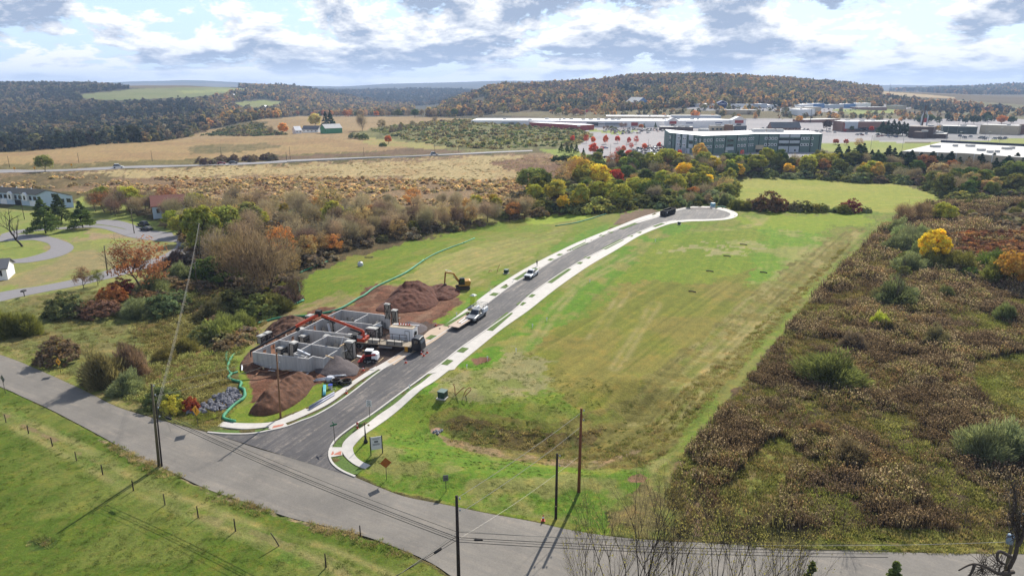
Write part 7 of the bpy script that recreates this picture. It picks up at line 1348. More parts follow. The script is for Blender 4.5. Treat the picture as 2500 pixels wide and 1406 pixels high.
for u, vf, vt, c, l in [(695,525,493,T(150,130,50),'golden shrubby tree behind the wooded strip'),(1206,506,472,T(160,136,48),'golden tree alone in the brush field'),(1142,520,482,T(180,130,70),'orange-topped thin tree left of the golden tree'),(1247,525,478,CBR,'thin brown tree left of the yellow clump')]: ta('leafy' if 'thin' not in l else 'sparse', u, vf, vt, c, l, .8)
# belt north of the lawn
MIX1 = [('leafy',CY,3),('leafy',CYG,3),('leafy',COL_OL,4),('leafy',CGR,2),('bare',CBR,4),('leafy',COR,1),('shrub',CSAGE,2),('bare',CPUR,2),('sparse',CTAN,2)]
belt([(1290,500),(1290,470),(1400,430),(1520,420),(1640,425),(1790,440),(1780,492),(1640,496),(1520,515),(1380,522)], 78, MIX1, (7,12), 'in the colourful belt behind the turning circle', 'trees of the belt behind the turning circle', 16, 5)
belt([(1400,430),(1390,410),(1520,402),(1790,402),(2000,402),(2180,410),(2200,444),(2000,432),(1860,426),(1790,440),(1640,425),(1520,420)], 82, [('leafy',COL_OL,5),('leafy',CYG,3),('leafy',CY,1),('bare',CBR,4),('shrub',CSAGE,3),('sparse',CRUST,2),('leafy',CGR,3)], (7,12), 'in the hedge belt below the green office building', 'trees of the hedge belt below the offices', 17, 6)
belt([(2180,410),(2520,425),(2700,430),(2700,470),(2500,480),(2300,492),(2290,465),(2200,446)], 52, [('leafy',COL_OL,4),('leafy',CGR,3),('leafy',CTAN,2),('bare',CBR,2),('leafy',T(96,84,56),2),('shrub',CSAGE,1)][:4] + [('leafy',CRUST,1)], (8,12), 'in the dark belt below the warehouse', 'trees of the belt below the warehouse', 18, 6)
belt([(2200,402),(2520,412),(2700,420),(2700,432),(2500,424),(2190,410)], 40, [('conifer',CDG,5),('pine',CDG,3)], (9,12.5), 'in the dark row in front of the warehouse', 'evergreens in front of the warehouse', 19, 6, (1.3,1.8))
belt([(2035,395),(2180,400),(2180,412),(2040,408)], 12, [('conifer',CDG,3),('pine',CGR,1)], (9,13), 'left of the warehouse', 'evergreens left of the warehouse', 20, 6, (1.3,1.8))
for u, vf, vt, c, l, k in [(1500,462,412,CRED,'bright red maple in the belt behind the turning circle','leafy'),(1460,470,398,T(206,180,50),'tall yellow tree left of the bright red maple','leafy'),(1430,455,388,T(190,160,60),'tall golden tree at the left of the colourful belt','leafy'),(1410,450,378,T(150,108,70),'tall thin brown tree beside the tall golden tree','bare'),(1670,438,392,T(222,182,40),'brilliant yellow tree in the middle of the belt','leafy'),(1375,515,475,T(200,166,44),'golden bush tree at the near edge of the belt','leafy'),(1415,512,470,T(196,160,50),'second golden bush tree at the near edge of the belt','leafy'),(1505,488,452,T(84,128,60),'rounded green tree below the red maple','leafy'),(1640,470,425,T(112,120,48),'dark olive tree below the brilliant yellow tree','leafy'),(2140,440,396,T(190,156,70),'large tan tree right of the hedge belt','leafy'),(1875,514,463,T(112,84,62),'tall brown bush on the crest behind the lawn','shrub'),(1905,511,480,T(118,60,56),'dark red bush beside the tall brown bush','shrub'),(1855,512,486,COL_OL,'low olive bush at the left of the crest row','shrub'),(1900,513,492,T(150,140,56),'low yellowish bush on the crest','shrub'),(1940,515,486,T(112,106,78),'greyish bush right of the crest row','shrub'),(1965,516,488,T(100,100,58),'dark bush at the right of the crest row','shrub'),(1990,517,494,T(140,130,60),'small yellowish bush ending the crest row','shrub'),(2076,517,480,T(128,62,62),'small dark red tree alone on the crest','shrub'),(2115,519,502,CSAGE,'low grey-green bush right of the dark red tree','shrub'),(2205,548,492,T(130,104,84),'leafless bushy tree at the corner of the green field','bare'),(2250,546,490,T(122,100,80),'leafless bushy tree left of the yellow-green tree','bare'),(2302,548,490,T(158,156,60),'yellow-green tree at the corner of the meadow','leafy'),(2272,650,560,T(222,190,40),'brilliant yellow tree in the meadow','leafy'),(2475,700,606,T(180,132,50),'golden-orange tree at the right edge','leafy')]:
    ta(k, u, vf, vt, c, l, {'shrub': 1.0, 'bare': 1.2}.get(k, .95))
belt([(2120,600),(2200,560),(2320,580),(2240,640),(2200,690)], 14, [('willow',CSAGE,4),('shrub',COL_OL,2)], (5.5,7.5), 'left of the brilliant yellow tree in the meadow', 'grey-green bushes of the meadow edge', 21, 3.5)
belt([(2300,585),(2520,570),(2700,590),(2700,630),(2500,625),(2340,620)], 34, [('shrub',CRUSTD,5),('shrub',CRUST,1)], (5.5,7.5), 'in the sumac thicket behind the yellow tree', 'rusty sumac thicket', 22, 3)
belt([(2210,650),(2330,640),(2520,650),(2700,660),(2700,715),(2500,705),(2330,680)], 30, [('willow',CGR,2),('willow',COL_OL,2),('shrub',CGR,3),('shrub',COL_OL,2)], (5,8), 'in the dark thicket below the yellow tree', 'dark thicket of the meadow', 23, 3.2)
belt([(2260,500),(2500,490),(2700,500),(2420,530),(2320,560),(2240,530)], 34, [('shrub',COL_OL,3),('shrub',CSAGE,2),('brush',CBR,3),('shrub',CYG,1)], (4,7), 'between the green field and the far lawn', 'bushes beyond the meadow', 24, 5)
for u, vf, vt, c, l, w in [(2030,936,848,T(110,116,64),'large rounded olive bush in the meadow',1.5),(2085,850,800,T(112,96,86),'round greyish-brown bush above the large olive bush',1.2),(2190,738,672,T(104,112,76),'round grey-green bush high in the meadow',1.4),(2165,735,690,T(110,106,72),'grey-green bush touching the round one',1.2),(2285,842,786,T(112,104,76),'small round bush in the middle of the meadow',1.0),(2456,780,728,T(100,110,70),'small round tree-like bush near the right edge',.9),(2145,800,752,T(150,158,54),'yellow-green bush in the meadow',.9),(2165,812,770,T(80,74,52),'dark bush behind the yellow-green bush',1),(2080,1125,1060,T(118,102,80),'round brown bush in the lower meadow',1.2),(2400,1120,1020,T(124,130,92),'large grey-green bush at the right of the lower meadow',.95),(2460,1110,1010,T(116,124,92),'grey-green bush at the right edge of the lower meadow',.95),(2310,725,690,T(104,108,72),'pale bush below the dark thicket',1.1),(2000,1060,1020,T(120,96,74),'low brown clump in the meadow',1.2)]: ta('willow', u, vf, vt, tuple(q * 1.15 for q in c), l, w)
ta('sapling', 2057, 1312, 1218, T(96,84,70), 'small bare tree at the roadside below the meadow', .75, 0); ta('sapling', 2352, 1288, 1232, T(96,84,70), 'smaller bare sapling in the lower meadow', .6, 1); ta('sapling', 2185, 745, 640, T(100,88,80), 'thin bare tree among the meadow bushes', .6, 2)
# trees beyond the highway
ta('leafy', 110, 420, 377, T(120,124,58), 'round olive tree alone beside the highway', 1.1, 0)
for u, vf, vt, c, l, k in [(770,314,276,T(190,172,96),'pale yellow willow behind the white farmhouse','leafy'),(796,313,270,CDG,'left dark spruce behind the green barn','conifer'),(808,313,267,CDG,'right dark spruce behind the green barn','conifer'),(885,320,275,CBR,'tall bare tree right of the green barn','bare'),(932,318,290,T(120,104,70),'ragged tree right of the tall bare tree','sparse'),(692,329,300,T(214,150,70),'orange tree left of the farmhouse','leafy'),(661,331,306,CBR,'small bare tree left of the orange tree','bare'),(948,352,330,T(204,112,60),'orange tree on the brushy knoll','leafy'),(935,358,345,CGR,'dark bush in front of the knoll orange tree','shrub'),(862,338,322,CSAGE,'left dark bush below the farm track','shrub'),(875,339,325,COL_OL,'middle dark bush below the farm track','shrub'),(888,341,324,T(100,112,60),'right dark bush below the farm track','shrub')]: ta(k, u, vf, vt, c, l)
belt([(560,292),(720,283),(850,287),(1060,289),(1180,293),(1180,288),(1040,285),(860,284),(700,281),(560,287)], 70, [('bare',CBR,4),('bare',CBR2,2),('leafy',COR,2),('leafy',CTAN,2),('leafy',COL_OL,1),('leafy',CGR,1)], (10,15), 'in the tree line behind the tan hill field', 'tree line behind the tan fields', 25, 9)
belt([(480,398),(560,392),(660,388),(680,393),(560,400),(480,404)], 16, [('shrub',CBR,3),('shrub',COL_OL,1),('shrub',T(96,84,78),2)][:2] + [('shrub',CPUR,2)], (7,10), 'on the bank above the highway', 'bushes on the highway bank', 26, 4)
belt([(900,330),(1060,298),(1090,296),(920,332)], 14, [('shrub',CBR,3),('leafy',COL_OL,1),('bare',CBR,1)], (6,9), 'in the hedge up the knoll', 'hedge up the knoll', 27, 6)
belt([(1790,506),(1850,509),(1850,514),(1790,511)], 7, [('willow',COL_OL,3),('shrub',CBR,2)], (3,5), 'left of the crest bushes behind the turning circle', 'low bushes left of the crest row', 71, 3)
belt([(2000,514),(2060,517),(2060,521),(2000,518)], 5, [('willow',CSAGE,2),('shrub',COL_OL,2)], (2.5,4), 'between the crest row and the dark red tree', 'low bushes right of the crest row', 72, 3)
belt([(1640,500),(1780,492),(1785,499),(1650,506)], 10, [('willow',CSAGE,2),('shrub',COL_OL,2),('bare',CBR,1)], (4,6), 'just behind the turning circle', 'bushes just behind the turning circle', 73, 4)
# parking lot trees
REDS = [(1398,348),(1431,350),(1448,352),(1448,378),(1469,372),(1478,352),(1507,350),(1509,388),(1522,372),(1535,386),(1541,366),(1552,386),(1535,352),(1553,352),(1573,368),(1609,362),(1612,384),(1640,386),(1658,384),(1811,380)]
for i, (u, v) in enumerate(REDS): ta(['leafy', 'sparse', 'leafy'][i % 3], u, v, v - (31 if i in (3, 7) else [17, 22, 19, 15][i % 4]), [T(210,84,56), T(184,60,48), T(216,112,70)][i % 3], 'small red maple planted in the office car park', .8, None, 'red maples in the office car park')
for u, v in [(1370,372),(1384,374),(1395,373),(1407,374),(1424,386),(1648,396),(1815,400),(1778,400),(1787,397),(1830,398),(1800,392)]: ta('conifer', u, v, v - 25, CGR, 'young evergreen at the edge of the office grounds', 1.1, None, 'young evergreens at the office grounds')
for u, v, vt, c, l, k in [(1706,396,350,T(200,164,80),'golden tree in front of the office building corner','leafy'),(1464,384,362,CGR,'small green tree in the office car park','leafy'),(1565,315,302,T(190,120,60),'orange tree by the shopping centre car park','leafy'),(1600,314,298,CGR,'dark tree by the shopping centre','conifer'),(1572,314,300,CGR,'green tree left of the dark one by the shopping centre','conifer'),(1697,290,268,T(214,150,90),'orange tree above the shopping centre roof','leafy'),(1365,281,262,T(150,150,90),'pale green tree behind the shopping centre','leafy'),(1405,283,263,T(160,110,80),'brownish tree behind the shopping centre','leafy'),(2018,319,291,T(90,66,60),'dark round tree beside the brick shops','leafy'),(2078,322,306,CGR,'small dark tree by the brick shops','leafy'),(2126,323,308,T(200,70,50),'small red tree by the brick shops','leafy'),(1950,299,281,T(210,160,60),'golden tree in the town','leafy'),(2290,323,306,T(190,150,70),'tan tree by the pylon sign','leafy'),(2415,326,310,T(110,110,56),'olive tree in front of the tan shops','leafy'),(2040,353,338,T(180,90,70),'small reddish tree on the far green bank','leafy'),(2065,354,339,T(190,90,70),'second reddish tree on the far green bank','leafy'),(2095,362,336,T(170,130,80),'tan tree on the far green bank','sparse'),(2380,281,258,T(60,76,90),'dark round tree on the rough hillside','leafy'),(2437,275,256,T(54,72,86),'tall dark tree on the rough hillside','leafy'),(2408,276,260,T(110,70,80),'purplish tree on the rough hillside','leafy')]: ta(k, u, v, vt, c, l)
for u, v, h in [(2152,330,34),(2165,331,36),(2178,331,38),(2190,332,36),(2203,332,34),(2212,331,30)]: ta('pine', u, v, v - h, CDG, 'dark evergreen in the clump beside the brown building', 1.1, None, 'dark evergreen clump beside the brown building')
belt([(2240,295),(2400,292),(2500,300),(2500,306),(2240,303)], 16, [('leafy',CDG,2),('leafy',COR,1),('leafy',CGR,2)], (8,13), 'behind the shops at the right', 'trees behind the right-hand shops', 28, 10)
belt([(1385,318),(1530,312),(1530,316),(1400,322)], 10, [('bare',CPUR,2),('shrub',COL_OL,2)], (5,8), 'beside the red-walled building', 'bushes beside the red building', 29, 6)
belt([(1350,392),(1640,400),(1640,404),(1350,396)], 16, [('shrub',CDG,4)], (4,5), 'in the clipped hedge of the office car park', 'hedge of the office car park', 30, 5)
# ---- near bare trees rising past the bottom edge
for i, (u, vt, y, w) in enumerate([(1445,1262,47,.8),(1510,1232,48,.9),(1572,1188,50,1.0),(1655,1215,49,.9),(1765,1232,48,.9),(1835,1262,47,.9),(1925,1290,46,.8)]):
    p = gz(aty(u, 1406, y)[0], y); h = top_z(u, vt, p) - p[2]; tree('sapling', (p[0], p[1], p[2] - .1), h, T(150,140,80), ['leafless tree at the bottom edge, leftmost','slender leafless tree second from the left at the bottom edge','tallest leafless tree at the bottom edge','leafless tree just right of the tallest one','leafless tree in the middle of the bottom right','leafless tree right of the middle at the bottom','low leafless tree nearest the two young spruces'][i], 'leafless trees at the bottom edge', w * .8, i)
for i, (u, vt) in enumerate([(1980, 1366), (2184, 1362)]): p = gz(aty(u, 1406, 47)[0], 47); tree('conifer', p, top_z(u, vt, p) - p[2], T(96,110,58), ['young spruce at the bottom edge, left of the two', 'larger young spruce at the bottom edge, right of the two'][i], 'young spruces at the bottom edge', .75)
r = thing('dead_tree', 'thick gnarled dead tree with vines in the bottom right corner', 'tree', gz(aty(2478, 1406, 46)[0], 46)); base = r.location
def dl(pts, rr, nm='branch'):
    mb = MB(); P3 = [Vector(aty(u, v, y)) - base for u, v, y in pts]; S = smooth([tuple(q) for q in P3], 5); mb.tube(S, [rr[0] + (rr[1] - rr[0]) * i / (len(S) - 1) for i in range(len(S))], 8); mb.build(nm, BARK, r, smooth_=True)
p0 = (2470, 1430, 46); mb = MB(); q = Vector(aty(2470, 1420, 46)) - base; mb.tube([(q.x - .3, 0, -.3), (q.x - .15, 0, q.z * .6), tuple(q)], [.5, .4, .34], 10); mb.build('trunk', BARKD, r, smooth_=True)
dl([(2470,1420,46),(2462,1392,46),(2480,1350,46),(2484,1300,46.3),(2472,1262,46.5),(2480,1220,46.8),(2470,1180,47)], (.2, .05)); dl([(2474,1395,46),(2440,1400,45.6),(2410,1385,45.3),(2375,1376,45),(2340,1392,44.8)], (.17, .05)); dl([(2470,1360,46),(2440,1345,45.5),(2436,1365,45.2),(2455,1378,45.2)], (.14, .08)); dl([(2484,1330,46),(2496,1310,46),(2510,1240,46.4)], (.2, .06)); dl([(2380,1376,45),(2370,1400,44.8),(2350,1420,44.6)], (.13, .06))
rn = random.Random(4); mb = MB()
for i in range(320):
    a = rn.choice([(2480,1300),(2474,1250),(2490,1270),(2440,1385),(2400,1390),(2478,1200)]); u, v = a[0] + rn.uniform(-12, 12), a[1] + rn.uniform(-20, 20); y = 46.2; P_ = [aty(u, v, y)]; du, dv = rn.uniform(-14, 8), rn.uniform(-16, 10)
    for k in range(1, 4): P_.append(aty(u + du * k + rn.uniform(-5, 5), v + dv * k + rn.uniform(-5, 5), y + rn.uniform(-.4, .4) * k))
    mb.tube([tuple(Vector(q) - base) for q in P_], [.03, .022, .016, .008], 3, cap=False)
mb.build('twigs', BARK, r)
# dark-limbed dead tree on the residential lawn
p = g(56, 602); r = thing('bare_tree', 'dark leafless tree with spreading crooked limbs on the lawn inside the loop drive', 'tree', p); h = top_z(56, 508, p) - p[2]; Tm, Bm = limb_tree(404, h * 1.15, .34, 3, .62, .42, 3, up=.35, gnarl=.32); Tm.build('trunk', BARKD, r, smooth_=True); Bm.build('limbs', BARKD, r)
# ------------------------------------------------------------------ buildings
def bm_(name, c, rough=.75, var=.1, scale=.3, **k): return mat(name, c, rough, var, scale, **k)
mw = bm_('shop_white', A(232,230,228,1.9)); mroof = bm_('white_roof', A(244,244,246,1.7), .6, .05); mgreyroof = bm_('grey_roof', A(206,204,200,1.5), .8, .08); mgreen = bm_('office_green', A(96,118,112,1.9)); mgrey = bm_('office_grey', A(186,192,198,1.8)); mred = bm_('red_wall', A(166,72,66,1.7)); mtan = bm_('tan_wall', A(200,184,158,1.7)); mbrk = bm_('brick_wall', A(146,110,96,1.7), scale=1); mdkroof = bm_('shingle_roof', A(110,112,118,1.3), .85, .12, .8); mblue = bm_('blue_wall', A(96,136,184,1.7)); mnavy = bm_('navy_wall', A(44,60,120,1.6)); mbrown = bm_('brown_wall', A(100,80,72,1.5)); msid = bm_('blue_siding', A(188,206,220,1.7), .6, .05, .8); mbarn = bm_('barn_green', A(84,150,108,1.6), .8, .15, .8, stretch=(3, 3, .3)); mhouse = bm_('white_siding', A(238,238,238,1.75), .6, .05, .8); mdkwin = mat('far_glass', A(48,56,68), .2, .15, .5, spec=.7)
def prismroof(r, pts, z0, z1, wallm, roofm, para=.5):
    mb = MB(); mb.prism(pts, z0, z1); w = mb.build('wall', wallm, r); c = Vector((sum(p[0] for p in pts) / len(pts), sum(p[1] for p in pts) / len(pts), 0)); ins_ = [tuple((Vector((*p, 0)) * .995 + c * .005)[:2]) for p in pts]; mb = MB(); mb.prism(ins_, z1 + .002, z1 + .15); mb.build('roof', roofm, r); return w
def bldg(name, label, cat, front, top_v, depth, wallm, roofm, units=0, seed=0, win=None, group=None):
    P3 = [Vector(g(*q)) for q in front]; o = sum(P3, Vector()) / len(P3); r = thing(name, label, cat, tuple(o), 0, group); k = len(P3) // 2
    h = top_z(front[k][0], top_v, P3[k]) - o.z; d = (P3[-1] - P3[0]); d.z = 0; d.normalize(); n = Vector((-d.y, d.x, 0)); 
    if n.y < 0: n = -n
    f = [p - o for p in P3]; pts = [(p.x, p.y) for p in f] + [(p.x + n.x * depth, p.y + n.y * depth) for p in reversed(f)]
    if d.x < 0: pts = pts[::-1]
    prismroof(r, pts, -4, h, wallm, roofm); rn = random.Random(seed)
    for i in range(units):
        t = rn.uniform(.08, .92); q = f[0].lerp(f[-1], t) + n * rn.uniform(.25, .75) * depth; s = rn.uniform(1.2, 2.8); mb = MB(); mb.box(q.x - s, q.x + s, q.y - s * .7, q.y + s * .7, h + .1, h + 1.6); mb.build('roof_unit', mgreyroof, r)
    def onf(t, off=.0):
        L_ = [(f[i + 1] - f[i]).length for i in range(len(f) - 1)]; T_ = sum(L_) * t
        for i, l in enumerate(L_):
            if T_ <= l or i == len(L_) - 1: q = f[i].lerp(f[i + 1], T_ / l); e = (f[i + 1] - f[i]).normalized(); m_ = Vector((-e.y, e.x, 0)); m_ = -m_ if m_.y > 0 else m_; return q + m_ * off, e, m_
            T_ -= l
    def facebox(nm, t, w, z0, z1, th, m, par=None):
        q, e, m_ = onf(t); M_ = Matrix(((e.x, m_.x, 0, q.x), (e.y, m_.y, 0, q.y), (0, 0, 1, 0), (0, 0, 0, 1))); mb = MB(); mb.box(-w / 2, w / 2, -.05, th, z0, z1, M=M_); return mb.build(nm, m, par or r)
    return r, h, onf, facebox, f, n
# green office building
r, h, onf, fb, f, n = bldg('office_building', 'long three-storey green and grey office building with a white roof', 'office building', [(1631,368),(1712,378),(1822,374),(1838,372),(2003,372)], 329, 42, mgreen, mroof)
Ltot = sum((f[i + 1] - f[i]).length for i in range(4)); cum = [0]
for i in range(4): cum.append(cum[-1] + (f[i + 1] - f[i]).length)
us = [1631, 1712, 1822, 1838, 2003]
def tu(u):
    for i in range(4):
        if u <= us[i + 1]: return (cum[i] + (u - us[i]) / (us[i + 1] - us[i]) * (cum[i + 1] - cum[i])) / Ltot
    return 1
px2m = Ltot / 372
for u in (1639,1647,1662,1678,1694,1704,1711,1739,1768,1796,1824,1850,1872,1898,1924,1950,1976,1997): fb('pilaster', tu(u), .5, -.5, h, .18, bm_('dark_joint', A(60,76,74)))
for u0, u1, z0, z1 in [(1648,1661,.2,h),(1663,1677,.2,h),(1679,1693,.72 * h,h),(1679,1693,.3 * h,.5 * h),(1899,1923,.82 * h,h),(1925,1949,.82 * h,h),(1899,1923,.5 * h,.64 * h),(1925,1949,.5 * h,.64 * h),(1899,1923,0,.32 * h),(1925,1949,0,.32 * h),(1769,1790,.18 * h,.36 * h),(1650,1690,0,.25 * h)]: fb('grey_panel', tu((u0 + u1) / 2), (u1 - u0) * px2m * .92, z0, z1, .1, mgrey)
for u0, u1, z0 in [(1899,1923,.66 * h),(1925,1949,.66 * h),(1899,1923,.36 * h),(1925,1949,.36 * h),(1679,1693,.55 * h),(1772,1788,.66 * h),(1772,1788,.4 * h)]: fb('window_band', tu((u0 + u1) / 2), (u1 - u0) * px2m * .85, z0, z0 + .1 * h, .12, mdkwin)
for zc in (.70, .36):
    for u in [1697,1707,1718,1726,1733,1747,1755,1762,1801,1809,1816,1826,1831,1836,1867,1875,1883,1891,1955,1962,1969,1979,1655,1659,1668,1672,1634]:
        w = fb('window', tu(u), 1.75, zc * h - .15, zc * h + 1.7, .12, mhouse); fb('pane', tu(u), 1.05, zc * h + .2, zc * h + 1.35, .16, mdkwin, w)
for u in (1902,1909,1916,1940): fb('window', tu(u), 1.2, .6, 2.0, .13, mdkwin)
for u in (1853,): fb('entrance_panel', tu(u), 6, 2.2, 5.2, .5, mtan)
fb('entrance', tu(1853), 5, 0, 2.2, .3, mdkwin)
for t, s in ((.25,2.6),(.62,3.2),(.7,2.2),(.76,2.0)):
    q = f[0].lerp(f[-1], t) + n * 18; mb = MB(); mb.box(q.x - s * 1.4, q.x + s * 1.4, q.y - s, q.y + s, h + .1, h + 2.4); mb.build('roof_unit', mgreyroof, r)
# warehouse
r, h, onf, fb, f, n = bldg('warehouse', 'large flat-roofed tan warehouse with roof units behind the dark evergreens', 'warehouse', [(2196,402),(2350,411),(2560,424)], 375, 100, mtan, mgreyroof, 9, 5)
mb = MB(); b0 = f[0] + n * 100; b1 = f[-1] + n * 100; mb.beam((b0.x, b0.y, h + .9), (b1.x, b1.y, h + .9), .4, 1.7); mb.build('parapet', bm_('dark_blue_trim', A(52,64,84)), r)
for i in range(1, 8): fb('downpipe', i / 8, .3, 0, h, .3, mhouse)
# shopping centre
r, h, onf, fb, f, n = bldg('shopping_centre', 'long white shopping centre wing stretching to the left', 'shopping centre', [(1150,301),(1290,307),(1420,311),(1560,311),(1632,311)], 296, 60, mw, mroof, 14, 6)
for t, w, m_ in [(.05,16,mw),(.2,20,mgrey),(.46,12,mdkwin),(.62,14,mdkwin),(.83,8,mred),(.72,18,mgrey)]: fb('shopfront', t, w, .5, h * .75, .6, m_)
fb('shop_canopy', .68, 46, h * .45, h * .55, 2.0, mdkroof)
def gablefront(par_label, u0, u1, vb, vt, m_, sign_m=None, txt=None, cat='entrance hall', name='entrance_hall'):
    a = Vector(g(u0, vb)); b = Vector(g(u1, vb)); r = thing(name, par_label, cat, tuple((a + b) / 2), heading(a, b)); w = (b - a).length / 2; H1 = top_z((u0 + u1) / 2, vt, a) - a.z; E_ = H1 * .68
    mb = MB(); prof = [(-w, -3), (-w, E_), (0, H1), (w, E_), (w, -3)]; mb.add([(x, 0, z) for x, z in prof] + [(x, 14, z) for x, z in prof], [(0,1,2,3,4),(9,8,7,6,5)] + [(i, i + 5, (i + 1) % 5 + 5, (i + 1) % 5) for i in range(5)]); mb.build('wall', m_, r)
    mb = MB(); mb.box(-w * .35, w * .35, -.15, 0, 0, E_ * .55); mb.build('doorway', mdkwin, r)
    for s in (-1, 1): mb = MB(); mb.beam((0, -.5, H1 + .1), (s * w * 1.08, -.5, E_ - .1), 1.4, .5); mb.build('gable_trim', mhouse, r)
    if sign_m: mb = MB(); mb.box(-w * .6, w * .6, -.5, 0.0, E_ * .62, E_ * 1.0); s_ = mb.build('sign_panel', sign_m, r); 
    if txt: text(s_, txt, E_ * .34, (0, -.52, E_ * .81), mhouse)
    return r
gablefront('white gabled entrance at the middle of the shopping centre', 1628, 1656, 314, 288, mw, mred); gablefront('white gabled entrance with an arched doorway at the right of the shopping centre', 1786, 1820, 313, 285, mw, mred)
r, h, onf, fb, f, n = bldg('shopping_centre', 'white shopping centre wing between the two gabled entrances', 'shopping centre', [(1656,313),(1786,312)], 294, 50, mw, mroof, 5, 7)
for t in (.2, .75): fb('lettering_strip', t, 9, h * .6, h * .72, .2, mnavy)
bldg('shop', 'grey-roofed store rising behind the shopping centre', 'shop', [(1480,297),(1640,296)], 285, 40, mtan, mroof, 3, 8)
r, h, onf, fb, f, n = bldg('red_building', 'long low red-walled building with a white roof', 'building', [(1292,308),(1396,317),(1416,319)], 305, 22, mred, mroof); fb('corner_sign', .97, 6, h * .7, h * .95, .2, mhouse)
r, h, onf, fb, f, n = bldg('low_shop', 'low dark-walled shop with a grey roof in front of the shopping centre', 'shop', [(1610,319),(1692,320)], 311, 16, mbrown, mgreyroof, 5, 9)
r, h, onf, fb, f, n = bldg('tan_shop', 'tan shop with an orange-brown block beside the gabled entrance', 'shop', [(1733,320),(1822,321)], 309, 18, mtan, mdkroof, 2, 10); fb('block', .5, 9, 0, h * 1.35, 3, bm_('orange_brown', A(170,120,78))); fb('dark_block', .83, 13, 0, h * 1.15, 1.5, mdkroof); [fb('window', t, 2.5, 1, 3.2, .2, mdkwin) for t in (.08, .2, .3)]
def gable(name, label, cat, a, b, depth, eave, ridge, wallm, roofm, over=.4, win=0, group=None):
    a = Vector(a); b = Vector(b); r = thing(name, label, cat, tuple(a), heading(a, b), group); w = (b - a).length; mb = MB()
    prof = [(0, -2), (0, eave), (depth / 2, ridge), (depth, eave), (depth, -2)]; mb.add([(0, y, z) for y, z in prof] + [(w, y, z) for y, z in prof], [(0,1,2,3,4),(9,8,7,6,5),(0,5,6,1),(3,8,9,4),(0,4,9,5)]); mb.build('wall', wallm, r)
    mb = MB(); sl = (ridge - eave) / (depth / 2)
    for s in (0, 1):
        y0, y1 = (-over, depth / 2) if s == 0 else (depth / 2, depth + over); z0 = eave - over * sl; q = [(-over, y0, z0 if s == 0 else ridge), (w + over, y0, z0 if s == 0 else ridge), (w + over, y1, ridge if s == 0 else z0), (-over, y1, ridge if s == 0 else z0)]; mb.add([(x, y, z + .03) for x, y, z in q] + [(x, y, z + .22) for x, y, z in q], [(0,1,2,3),(4,5,6,7),(0,1,5,4),(2,3,7,6),(0,3,7,4),(1,2,6,5)])
    mb.build('roof', roofm, r)
    for i in range(win): x = w * (i + .5) / win; mb = MB(); mb.box(x - .5, x + .5, -.06, 0, eave * .45, eave * .8); mb.build('window', mdkwin, r)
    return r
a, b = g(795, 327), g(836, 325); gable('barn', 'green wooden barn with a pale metal roof among the tan fields', 'barn', a, b, 13, 5.5, 9.5, mbarn, mgreyroof); 
a, b = g(738, 325), g(776, 324); hr = gable('farmhouse', 'white farmhouse with a grey roof left of the green barn', 'farmhouse', a, b, 10, 3.8, 7.5, mhouse, mdkroof, win=4); mb = MB(); mb.side([(8, 3.6), (8, 6.4), (12.5, 3.6)], 0.1); 
a, b = g(722, 327), g(737, 326); gable('farmhouse_wing', 'small white gabled wing left of the farmhouse', 'farmhouse', a, b, 9, 3.5, 7.5, mhouse, mhouse, win=2)
for i in range(3): a = Vector(g(1884 + 24 * i, 321)); b = Vector(g(1906 + 24 * i, 321)); gable('brick_house', 'brick house with a dark gabled roof, %s of three in the town' % ['left one', 'middle one', 'right one'][i], 'house', tuple(a), tuple(b), 14, 4, 9.5, mbrk, mdkroof, win=3, group='brick houses in the town')
# hardware store row on the hill foot
r, h, onf, fb, f, n = bldg('retail_row', 'long white hardware store far behind on the rise', 'store', [(1617,263),(1740,263),(1850,263)], 255, 70, mw, mroof, 6, 11); fb('blue_band', .3, 30, h * .2, h * .6, .4, mnavy)
gablefront('blue gabled hardware store front with white lettering', 1752, 1774, 264, 246, mnavy, mnavy, "LOWE'S", 'store front', 'store_front')
for i, (u0, u1, vt, m_, l) in enumerate([(1853,1872,254,mgrey,'pale grey shop with a taller front on the far rise'),(1874,1925,255,mw,'white shop right of the pale grey one on the far rise'),(1926,1985,255,mw,'white shop left of the blue front on the far rise'),(1986,2012,253,mblue,'blue-fronted shop on the far rise'),(2013,2060,255,mgrey,'grey shop right of the blue front on the far rise'),(2062,2088,254,mblue,'second bluish shop on the far rise'),(2090,2125,252,mw,'white gabled shop at the right of the far rise')]): bldg('retail_shop', l, 'shop', [(u0, 264), (u1, 264)], vt, 50, m_, mroof, 2, i)
a, b = g(1527, 266), g(1556, 266); gable('blue_building', 'tall blue building with a sloping roof before the wooded hill', 'building', a, b, 24, 12, 20, mblue, mgreyroof); bldg('blue_annex', 'low pale annex right of the tall blue building', 'building', [(1557,266),(1572,266)], 257, 15, mgrey, mgreyroof)
